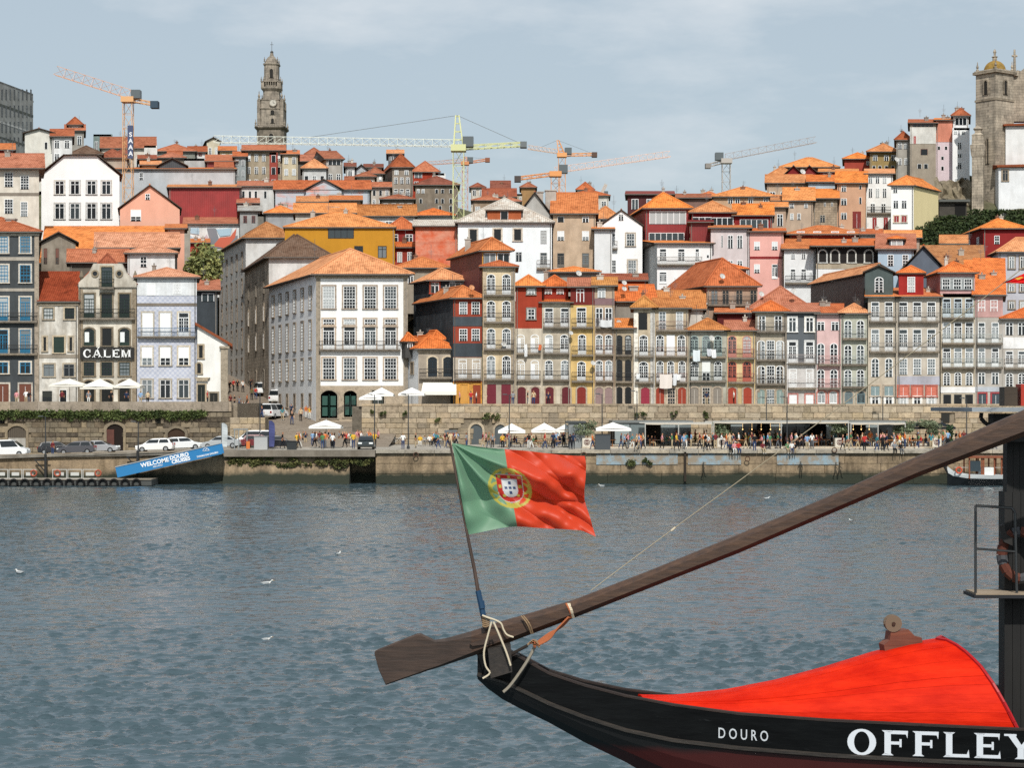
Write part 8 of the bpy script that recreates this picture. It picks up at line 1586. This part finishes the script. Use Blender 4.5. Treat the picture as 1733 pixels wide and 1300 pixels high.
def boat():
    root = empty('river_cargo_boat', 'black wooden river boat with red arched cover and long steering oar', 'boat', (kx(1600)*YC, YC, 0))
    BLK = hullmat()
    G, S, K = [], [], []
    for px, hb, yg, ys, yk in ST:
        D = YC-hb; x = kx(px)*D; G.append((x, hb, Z(yg, D))); S.append((x, hb*.94, Z(ys, YC-hb*.94))); K.append((x, 0, Z(yk, YC) if px < 1100 else Z(yk, YC)))
    n = len(ST)
    b = MB()
    for s in (-1, 1):
        for i in range(n-1):
            g0, g1, s0, s1 = G[i], G[i+1], S[i], S[i+1]
            b.hexa([(g0[0], YC+s*g0[1], g0[2]), (g1[0], YC+s*g1[1], g1[2]), (s1[0], YC+s*s1[1], s1[2]), (s0[0], YC+s*s0[1], s0[2])], [(g0[0], YC+s*max(0, g0[1]-.07), g0[2]), (g1[0], YC+s*max(0, g1[1]-.07), g1[2]), (s1[0], YC+s*max(0, s1[1]-.07), s1[2]), (s0[0], YC+s*max(0, s0[1]-.07), s0[2])])
    smoothed(b.build('topside_planks', BLK, root), 35)
    b = MB()
    for s in (-1, 1):
        for i in range(n-1):
            m0 = [(S[j][0], YC+s*S[j][1]*f, S[j][2]+(K[j][2]-S[j][2])*g) for j in (i, i+1) for f, g in ((.985, 0), (.9, .3), (.66, .62), (.0, 1.0))]
            for k in range(3): b.face([m0[k], m0[4+k], m0[5+k], m0[1+k]])
    b.build('bottom_planks', bottom_mat(), root)
    for nm, L_, dz, r_, m in (('gunwale_rail', G, .02, .035, wood('1e1715', '33261f', 0, .5)), ('rubbing_strake', S, 0, .045, wood('1c1a18', '3b352f', 0, .45))):
        for s in (-1, 1):
            b = MB(); b.tube([(p[0], YC+s*(p[1]-(.02 if dz else -.02)), p[2]+dz) for p in L_], r_, 0, 6); b.build(nm, m, root)
    b = MB()
    for i in range(4, n-2): g0, g1 = G[i], G[i+1]; b.face([(g0[0], YC-g0[1]+.08, g0[2]-.45), (g1[0], YC-g1[1]+.08, g1[2]-.45), (g1[0], YC+g1[1]-.08, g1[2]-.45), (g0[0], YC+g0[1]-.08, g0[2]-.45)])
    b.build('deck', wood('4a3a30', '5d4a3c', 0, .8), root)
    # sternpost block and the cross timber that carries the oar
    b = MB(); q = [P3(px, y, YC-.16) for px, y in ((806, 1106), (846, 1092), (880, 1112), (884, 1150), (820, 1146), (812, 1120))]; b.hexa(q, [p+Vector((0, .32, 0)) for p in q]); b.build('sternpost', BLK, root)
    b = MB(); a = P3(826, 1100, 35.4); c = P3(867, 1147, 35.4); b.hexa([(a.x, 35.4, a.z-.02), (c.x-.03, 35.4, a.z+.1), (c.x, 35.4, c.z+.1), (a.x+.05, 35.4, c.z-.02)], [(a.x-.06, 36.5, a.z+.0), (c.x-.09, 36.5, a.z+.12), (c.x-.06, 36.5, c.z+.12), (a.x-.01, 36.5, c.z)]); b.build('oar_block', wood('231f1c', '37302a', 1, .6), root)
    # red arched cover
    RB = [(1085, 1090, 1184), (1150, 1140, 1181.5), (1250, 1225, 1171), (1350, 1310, 1154), (1450, 1393, 1132), (1550, 1472, 1107), (1640, 1535, 1091), (1722, 1584, 1083)]; nn = 24; V = []
    for pb, pr, yr in RB:
        hb = hb_at(pb)-.07; yg = np.interp(pb, SP[:, 0], SP[:, 2])+3; ring = []
        for k in range(nn//2+1):
            f = k/(nn//2); al, be = np.interp(f, [0, .2, .4, .6, .8, .92, 1], [1, .86, .7, .52, .29, .12, 0]), np.interp(f, [0, .2, .4, .6, .8, .92, 1], [1, .75, .5, .28, .09, .015, 0]); ring.append(P3(pr+al*(pb-pr), yr+be*(yg-yr), YC-hb*math.cos(math.pi/2*f)**.9))
        V.append(ring+[Vector((p.x, 2*YC-p.y, p.z)) for p in ring[-2::-1]])
    rq = random.Random(4); RP = red_paint(); cen = Vector((0, YC, 1.5))
    for k in range(nn):                                                  # each board of the cover runs its full length
        bb = MB(); o_ = rq.uniform(0, .012); rows = []
        for r_ in V:
            p, q = r_[k].lerp(r_[k+1], .006), r_[k].lerp(r_[k+1], .994); nd = Vector((0, (p.y+q.y)/2-YC, .8)).normalized(); rows.append((p+nd*o_, q+nd*o_, q-nd*.03, p-nd*.03))
        for x_, y_ in zip(rows[:-1], rows[1:]): bb.hexa(x_, y_, 0, True)
        bo = bb.build('cover_board', RP, root); smoothed(bo, 30)
    b = MB(); b.tube([p+Vector((.02, 0, .015)) for p in V[-1]], .038, 0, 6); b.build('cover_rim', plain('a3161a', .4), root)
    # bracket with pulley on the cover
    D = 35.9; q = [P3(px, y, D) for px, y in ((1496, 1092), (1499, 1110), (1563, 1096), (1560, 1080), (1548, 1077), (1538, 1066), (1508, 1070), (1506, 1084))]; b = MB(); b.hexa(q, [p+Vector((-.05, .26, .0)) for p in q]); b.build('pulley_bracket', wood('5c2f20', '7a4630', 0, .6), root)
    c = P3(1512, 1056, D); b = MB()
    for y0, y1, r_ in ((-.02, .03, .16), (.05, .11, .11), (.13, .18, .16)): b.hexa([(c.x+r_*math.cos(t), D+y0, c.z+r_*math.sin(t)) for t in np.linspace(0, 6.283, 19)[:-1]], [(c.x+r_*math.cos(t), D+y1, c.z+r_*math.sin(t)) for t in np.linspace(0, 6.283, 19)[:-1]], 0 if r_ > .12 else 1)
    b.bar((c.x, D-.05, c.z), (c.x, D+.2, c.z), .035, 1, 8); b.build('pulley', [plain('71604f', .6), plain('3f2a20', .6)], root)
    # lettering on the topside
    b = MB()
    for p in letters('OFFLEY', 1752-1434, 1, .13):
        q = [hull_pt(1434+a, 1277+.03*a-42*c_, .012) for a, c_ in p]; b.hexa(q, [v+Vector((0, .012, 0)) for v in q])
    b.build('lettering', plain('dfe4ea', .5), root)
    me = TXT['hull']; xs = [v.co.x for v in me.vertices]; ys = [v.co.y for v in me.vertices]; x0, x1, y0, y1 = min(xs), max(xs), min(ys), max(ys)
    for v in me.vertices:
        px = 1216+(v.co.x-x0)/(x1-x0)*84; py = 1250+.07*(px-1216)-(v.co.y-y0)/(y1-y0)*18; h_ = hull_pt(px, py, .012+.004*(v.co.z > 0)); v.co = h_-root.location
    me.materials.append(plain('c9ced2', .5)); o = bpy.data.objects.new('lettering', me); COL.objects.link(o); o.parent = root
    # steering platform: posts, slab, rails
    DK = wood('0b0b0a', '151412', 2, .7)
    def bx(nm, px0, px1, y0, y1, Da, Db, m): Da += 2.4; Db += 2.4; bb = MB(); p = P3(px0, y1, Da); q = P3(px1, y0, Da); bb.box((p.x, Da, p.z), (q.x, Db, q.z)); return bb.build(nm, m, root)
    for i in range(4): bx('post_plank', 1704+i*11, 1714.5+i*11, 735, 835, 34.6, 34.9, DK)
    for i in range(9): bx('post_plank', 1700+i*14, 1713.3+i*14, 833, 1262, 34.55, 35.0, DK)
    for px in (1960, 2200):
        bx('post', px, px+40, 735, 1262, 34.6, 35.0, DK)
    bx('far_post', 1760, 1800, 735, 1240, 37.0, 37.4, DK)
    bx('bulkhead', 1690, 1990, 1162, 1262, 35.1, 35.3, DK)
    bx('roof_beam', 1681, 2260, 700, 748, 34.3, 34.7, DK); bx('roof_beam', 1681, 2260, 700, 742, 36.9, 37.3, DK)
    sl = MB(); p = P3(1645, 697, 36.4); q = P3(2300, 690, 36.4); sl.box((p.x, 36.4, p.z), (q.x, 40, q.z)); sl.build('platform_roof', plaster('9aa2a8', .4), root)
    b = MB(); b.tube([P3(1682, 722, 36.8), P3(1668, 717, 36.8), P3(1660, 708, 36.8), P3(1661, 699, 36.8)], .04, 0, 6); b.build('curved_bracket', DK, root)
    bx('storage_box', 1700, 1722, 655, 687, 34.6, 35.0, wood('3a3026', '4a3d30', 0, .8)); bx('red_canister', 1728, 1752, 650, 687, 34.6, 35.0, plain('a8392c', .5))
    MT = plain('4d4f50', .35, .7); b = MB(); t = lambda px, y: P3(px, y, 36.5)
    b.tube([t(1651, 1004), t(1651, 856), t(1712, 860), t(1718, 868), t(1721, 1010)], .026, 0, 6); b.build('rail_frame', MT, root); b = MB(); b.tube([t(1651, 929), t(1718, 934)], .022, 0, 6); b.tube([P3(1690, 856, 37.3), P3(1740, 855, 37.3)], .02, 0, 6); b.build('rail_bar', MT, root)
    b = MB(); a, c = P3(1649, 1008, 36.4), P3(1990, 1012, 36.4); b.box((a.x, 36.4, a.z-.06), (c.x, 37.3, a.z+.0)); b.build('step_frame', plain('26272a', .6), root); b = MB(); b.box((a.x+.04, 36.44, a.z+.002), (c.x-.04, 37.28, a.z+.035)); b.build('step_boards', wood('8a7a66', '9d8d78', 0, .8), root)
    # steering oar
    OS = [(634, 1103, 1108, .05), (641, 1099, 1134, .07), (653, 1094, 1160, .08), (705, 1073, 1142, .10), (712, 1072, 1140, .11), (722, 1077, 1136, .12), (736, 1083.5, 1132, .13), (754, 1081, 1126, .16), (798, 1069, 1111, .28), (839, 1055, 1096, .32), (905, 1036, 1071, .32), (971, 1016, 1046, .31), (1100, 966, 995, .29), (1250, 905, 936, .29), (1402, 841, 871, .30), (1550, 774, 808, .32), (1733, 694, 738, .35), (1950, 598, 650, .36)]
    def oar_part(nm, L_, mt):
        bb = MB(); prev = None
        for px, yt, yb, th in L_:
            D = YC-.1-(max(0, px-800)/1150)*1.6; a, c = P3(px, yt, D), P3(px, yb, D); h = a.z-c.z; e = min(h*.28, th*.3)
            rg = [(a.x, D-th/2, c.z+e), (a.x, D-th/2, a.z-e), (a.x, D-th/2+e, a.z), (a.x, D+th/2-e, a.z), (a.x, D+th/2, a.z-e), (a.x, D+th/2, c.z+e), (a.x, D+th/2-e, c.z), (a.x, D-th/2+e, c.z)]
            if prev: bb.hexa(prev, rg, 0, prev is None or px in (L_[1][0], L_[-1][0]))
            prev = rg
        return bb.build(nm, mt, root)
    oar_part('oar_blade', OS[:9], wood('2e241e', '4c3b31', 0, .55)); oar_part('oar_loom', OS[8:], wood('33251e', '58402f', 0, .55))
    b = MB(); q = [P3(px, y, YC-.32) for px, y in ((795, 1090), (830, 1078), (935, 1040), (985, 1021), (985, 1026), (830, 1090), (800, 1094))]; b.hexa(q, [p+Vector((0, .12, 0)) for p in q]); b.build('scarf_plank', wood('30231c', '4a382d', 0, .55), root)
    # rope lashings
    RW_, RO, RT = plain('c9bda4', .9), plain('a8623f', .9), plain('8a7358', .9)
    def rope(pts, r_, m, D=35.55, nm='rope_lashing', n_=4):
        P_ = [P3(px, y, D if len(q_) == 0 else q_[0]) for px, y, *q_ in pts]; out = []
        for i in range(len(P_)-1):
            p0, p1, p2, p3 = P_[max(0, i-1)], P_[i], P_[i+1], P_[min(len(P_)-1, i+2)]
            for k in range(n_): s = k/n_; out.append(.5*((2*p1)+(p2-p0)*s+(2*p0-5*p1+4*p2-p3)*s*s+(3*p1-p0-3*p2+p3)*s**3))
        out.append(P_[-1]); bb = MB(); bb.tube(out, r_, 0, 6); return bb.build(nm, m, root)
    rope([(816, 1042), (826, 1046), (838, 1050), (848, 1056), (852, 1066), (858, 1075), (869, 1079)], .018, RW_); rope([(832, 1053), (826, 1075), (819, 1105), (822, 1128), (829, 1140), (817, 1149)], .018, RW_, 35.3); rope([(835, 1053), (846, 1078), (857, 1105), (864, 1127)], .02, RW_, 35.3)
    for k in range(5): rope([(816, 1046+k*3.4), (822, 1048+k*3.4), (829, 1045+k*3.4)], .016, RT, 35.6)
    for k in range(2): rope([(882+k*4, 1043), (892+k*4, 1056, 35.5), (899+k*3, 1073)], .014, RT, 35.58)
    for k in range(3): rope([(958+k*3, 1022), (964+k*2, 1034, 35.5), (967+k*2, 1046)], .018, RW_ if k else RO, 35.58)
    for k in range(5): rope([(966-k, 1045), (950-k*2, 1062+k), (930, 1072+k*2.5), (908+k, 1088+k)], .018, RO, 35.6-.03*k)
    for k in range(4): rope([(893+k*3, 1092-k*3), (905, 1084+k*4), (913-k*2, 1096-k*3)], .022, RO if k % 2 else RT, 35.5)
    rope([(905, 1095), (892, 1120), (866, 1158), (852, 1172)], .03, plain('8f887a', .9), 35.6, 'strap'); rope([(893, 1093), (868, 1106), (856, 1110)], .03, plain('2c2622', .8), 35.7, 'strap')
    rope([(1000, 1000), (1140, 895), (1390, 712, 35.0), (1685, 489, 34), (1950, 285, 33)], .008, plain('a39880', .8), 35.6, 'mast_stay', 2); rope([(1136, 899), (1143, 893)], .02, plain('c9bda4', .8), 35.6, 'stay_splice', 1)
    rope([(975, 1042), (1250, 1049), (1500, 1051)], .0028, plain('77716a', .8), 35.8, 'hauling_line', 3)
    # life buoy on the post
    r2 = empty('lifebuoy', 'shade-toned orange lifebuoy with grey bands hung on the dark post', 'life ring', P3(1727, 940, 36.7)); cc = P3(1727, 940, 36.7); b = MB(); rr_ = .40
    for k in range(16):
        t0, t1 = 2*math.pi*k/16, 2*math.pi*(k+1)/16; b.bar(cc+Vector((rr_*.85*math.cos(t0), -.1*math.cos(t0), rr_*1.15*math.sin(t0))), cc+Vector((rr_*.85*math.cos(t1), -.1*math.cos(t1), rr_*1.15*math.sin(t1))), .105, 1 if k % 4 == 0 else 0, 8)
    b.build('ring', [plain('5a3226', .8), plain('4a4b4e', .8)], r2)  # orange and grey both darkened, shade put into the colour
    b = MB(); q = [P3(px, y, 36.6) for px, y in ((1692, 890), (1698, 888), (1704, 905), (1716, 912), (1716, 925), (1700, 918), (1694, 905))]; b.hexa(q, [p+Vector((0, .1, 0)) for p in q]); b.build('hook', plain('2b2927', .6), r2)
def hullmat():
    m, n, l, b = new_mat('black_hull'); o = n.new('ShaderNodeTexCoord').outputs['Object']; a = noise_node(n, l, o, 1.6, 6, .65, (.35, 3, 3)); f = noise_node(n, l, o, 6, 4, .6, (.3, 1, 2))
    l.new(mixc(n, l, 'MIX', ramp(n, l, a.outputs['Fac'], [(.35, g4(0)), (.7, g4(1))]).outputs['Color'], mixc(n, l, 'MIX', ramp(n, l, f.outputs['Fac'], [(.66, g4(0)), (.74, g4(.5))]).outputs['Color'], C('08090a'), C('3d4042')), C('121415')), b.inputs['Base Color']); b.inputs['Roughness'].default_value = .5; b.inputs['Specular IOR Level'].default_value = .14; bump(n, l, b, f.outputs['Fac'], .25, .03); return m
def bottom_mat():
    m, n, l, b = new_mat('bottom_paint'); geo = n.new('ShaderNodeNewGeometry').outputs['Position']; a = noise_node(n, l, geo, 1.2, 5); sp = n.new('ShaderNodeSeparateXYZ'); l.new(geo, sp.inputs[0])
    ad = n.new('ShaderNodeMath'); ad.operation = 'MULTIPLY_ADD'; ad.inputs[1].default_value = .25; l.new(a.outputs['Fac'], ad.inputs[0]); l.new(sp.outputs['Z'], ad.inputs[2]); mr = n.new('ShaderNodeMapRange'); mr.inputs['From Min'].default_value = 1.98; mr.inputs['From Max'].default_value = 2.12; l.new(ad.outputs[0], mr.inputs['Value'])
    l.new(mixc(n, l, 'MIX', mr.outputs['Result'], C('3d0f0c'), C('0a0b0c')), b.inputs['Base Color']); b.inputs['Roughness'].default_value = .5; return m
def red_paint():
    m, n, l, b = new_mat('red_boat_paint'); o = n.new('ShaderNodeTexCoord').outputs['Object']; a = noise_node(n, l, o, 1.1, 6, .65, (1, 2, 4)); f = noise_node(n, l, o, 5, 4, .6, (.6, 2, 5))
    l.new(mixc(n, l, 'MIX', ramp(n, l, a.outputs['Fac'], [(.35, g4(0)), (.7, g4(1))]).outputs['Color'], C('b81a06'), C('d82c10')), b.inputs['Base Color']); b.inputs['Roughness'].default_value = .6; b.inputs['Specular IOR Level'].default_value = .07; bump(n, l, b, f.outputs['Fac'], .3, .03); return m
boat()

# ---------------------------------------------------------------- flags
def flag_print(u, v):
    """the national flag's print: u along the fly, v down the hoist; linear colours"""
    col = np.where((u < .4)[..., None], np.array(C('74a080')[:3]), np.array(C('e0441a')[:3])); Y_ = np.array(C('c9bc4e')[:3]); RD = np.array(C('c4281c')[:3]); WH = np.array(C('dfe2e2')[:3]); BL = np.array(C('3a4f7a')[:3])
    x = (u-.4)*1.5; y = v-.5; r_ = np.hypot(x, y)
    def setc(mask, c): col[mask] = c
    setc(abs(r_-.245) < .016, Y_); setc((abs(np.hypot(x/1, y/.38)-.24) < .03) & (r_ < .25), Y_); setc((abs(np.hypot(x/.42, y)-.24) < .035) & (r_ < .25), Y_); setc((abs(x*.75+y) < .014) & (r_ < .24), Y_); setc((abs(x*.75-y) < .012) & (r_ < .24), Y_)
    sh = lambda w, h: (np.abs(x) < w) & (y > -h) & ((y < h*.25) | (np.hypot(x/w, (y-h*.25)/(h*.85)) < 1))
    setc(sh(.155, .175), WH*.9); setc(sh(.148, .168), RD); setc(sh(.09, .115), WH)
    for cx, cy in ((0, -.06), (0, 0), (0, .06), (-.048, 0), (.048, 0)): setc((abs(x-cx) < .017) & (abs(y-cy) < .02), BL)
    for cx, cy in ((-.12, -.14), (0, -.142), (.12, -.14), (-.12, -.02), (.12, -.02), (-.085, .1), (.085, .1)): setc((abs(x-cx) < .018) & (abs(y-cy) < .018), Y_)
    return col
def flag():
    root = empty('national_flag', 'green and red flag with yellow armillary emblem flying from a thin pole', 'flag', P3(815, 1036, 35.8))
    nu, nv = 180, 120; U, V = np.meshgrid(np.linspace(0, 1, nu), np.linspace(0, 1, nv)); D0 = 35.75
    TL, TR, BL, BR = (765, 752), (986, 773), (792, 905), (999, 897)
    top = lambda u: (TL[0]+(TR[0]-TL[0])*u, TL[1]+(TR[1]-TL[1])*u-2+np.sin(u*np.pi)*3+np.sin(u*9)*2.2*u)
    bot = lambda u: (BL[0]+(BR[0]-BL[0])*u, BL[1]+(BR[1]-BL[1])*u-np.sin(u*np.pi*1.15)*10+np.sin(u*11+1)*3*u)
    tx, ty = top(U); bx_, by_ = bot(U); PX = tx+(bx_-tx)*V; PY = ty+(by_-ty)*V
    PX += (4*np.sin(V*7+1.0)*U**2); tip = np.clip((U-.9)/.1, 0, 1)*np.clip((V-.9)/.1, 0, 1); PX += 4*tip; PY += 7*tip
    diag = (V*1.15-U*.62)                                                # folds fan from the upper hoist corner to the fly
    rd = np.hypot(U*1.45, V)+1e-4; th = np.arctan2(V, U*1.45)
    fold = lambda t: 1-2*np.abs(np.sin(t/2))**.8
    dep = .15*np.sin(th*11+.6)*np.clip(rd*2.2, 0, 1)*np.clip(1.5-rd, 0, 1)+.17*fold(diag*8.5+U*5.5)*U**.7+.10*fold(diag*15-U*8+1.2)*U+.07*np.sin(V*15+U*9)*U**1.5+.05*fold(U*21-V*13)*U+.025*np.sin(U*37+V*17)*U+.03*np.sin(U*9+V*21)*(1-U)*V
    Dp = D0+dep; X = (PX-CX)/F*D0; Zz = CAMZ+(HY-PY)/F*D0
    co = np.stack([X, Dp, Zz], -1).reshape(-1, 3)-np.array(root.location); me = bpy.data.meshes.new('flag_cloth'); idx = np.arange(nu*nv).reshape(nv, nu); q = np.stack([idx[:-1, :-1], idx[:-1, 1:], idx[1:, 1:], idx[1:, :-1]], -1).reshape(-1, 4)
    me.from_pydata(co.tolist(), [], q.tolist()); at = me.color_attributes.new('print', 'FLOAT_COLOR', 'POINT'); cols = np.ones((nu*nv, 4), np.float32); cols[:, :3] = flag_print(U, V).reshape(-1, 3); at.data.foreach_set('color', cols.ravel())
    me.polygons.foreach_set('use_smooth', [True]*len(me.polygons)); m, n, l, b = new_mat('flag_cloth'); a = n.new('ShaderNodeVertexColor'); a.layer_name = 'print'; l.new(a.outputs['Color'], b.inputs['Base Color']); b.inputs['Roughness'].default_value = .5; b.inputs['Sheen Weight'].default_value = .3
    tr = n.new('ShaderNodeBsdfTranslucent'); l.new(a.outputs['Color'], tr.inputs['Color']); ms = n.new('ShaderNodeMixShader'); ms.inputs['Fac'].default_value = .4; l.new(b.outputs[0], ms.inputs[1]); l.new(tr.outputs[0], ms.inputs[2]); l.new(ms.outputs[0], n['Material Output'].inputs['Surface'])
    me.materials.append(m); o = bpy.data.objects.new('flag_cloth', me); COL.objects.link(o); o.parent = root
    b = MB(); pts = [P3(px, y, 35.72) for px, y in ((822, 1065), (815, 1035), (803, 965), (791, 905), (776, 825), (761, 747))]
    for p, q_, r0, r1 in zip(pts[:-1], pts[1:], (.045, .042, .036, .03, .028), (.042, .036, .03, .028, .022)): b.bar(p, q_, r0, 0, 8, r1)
    b.build('pole', wood('3a2c25', '5c4a40', 2, .6), root)
    b = MB(); b.bar(P3(818, 1042, 35.71), P3(809, 1000, 35.71), .056, 0, 8); b.bar(P3(816, 1030, 35.7), P3(814, 1018, 35.7), .066, 0, 8); b.build('blue_tape', plain('24425e', .6), root)
    # tip of a second, red flag blowing in from beyond the frame
    n_ = 40; U, V = np.meshgrid(np.linspace(0, 1, n_), np.linspace(0, 1, 24)); Dd = 33.5
    PX = 1697+U*190+V*0; PY = 479-U*70+(V-.12)*U*95; X = (PX-CX)/F*Dd; Zz = CAMZ+(HY-PY)/F*Dd; dep = .12*np.sin(U*9+V*4)+.06*np.sin(V*11+U*5)
    b = MB(); b.v = [tuple(p) for p in np.stack([X, Dd+dep, Zz], -1).reshape(-1, 3)]; b.f = [(j*n_+i, j*n_+i+1, (j+1)*n_+i+1, (j+1)*n_+i) for j in range(23) for i in range(n_-1)]
    gold = ((U-.13)**2*16+(V-.25)**2*.5 < .012)[:-1, :-1].ravel(); b.m = [1 if g else 0 for g in gold]
    r2 = empty('red_flag', 'tip of a bright red flag blowing above the platform', 'flag', P3(1697, 479, Dd)); f_ = b.build('flag_cloth', [fabric('c21c1c'), fabric('c9963a')], r2); smoothed(f_, 180)
    b = MB(); p = P3(1888, 360, Dd); b.bar(p, (p.x, p.y, 2.5), .04, 0, 8); b.build('pole', wood('3a2c25', '5c4a40', 2, .6), r2)
flag()
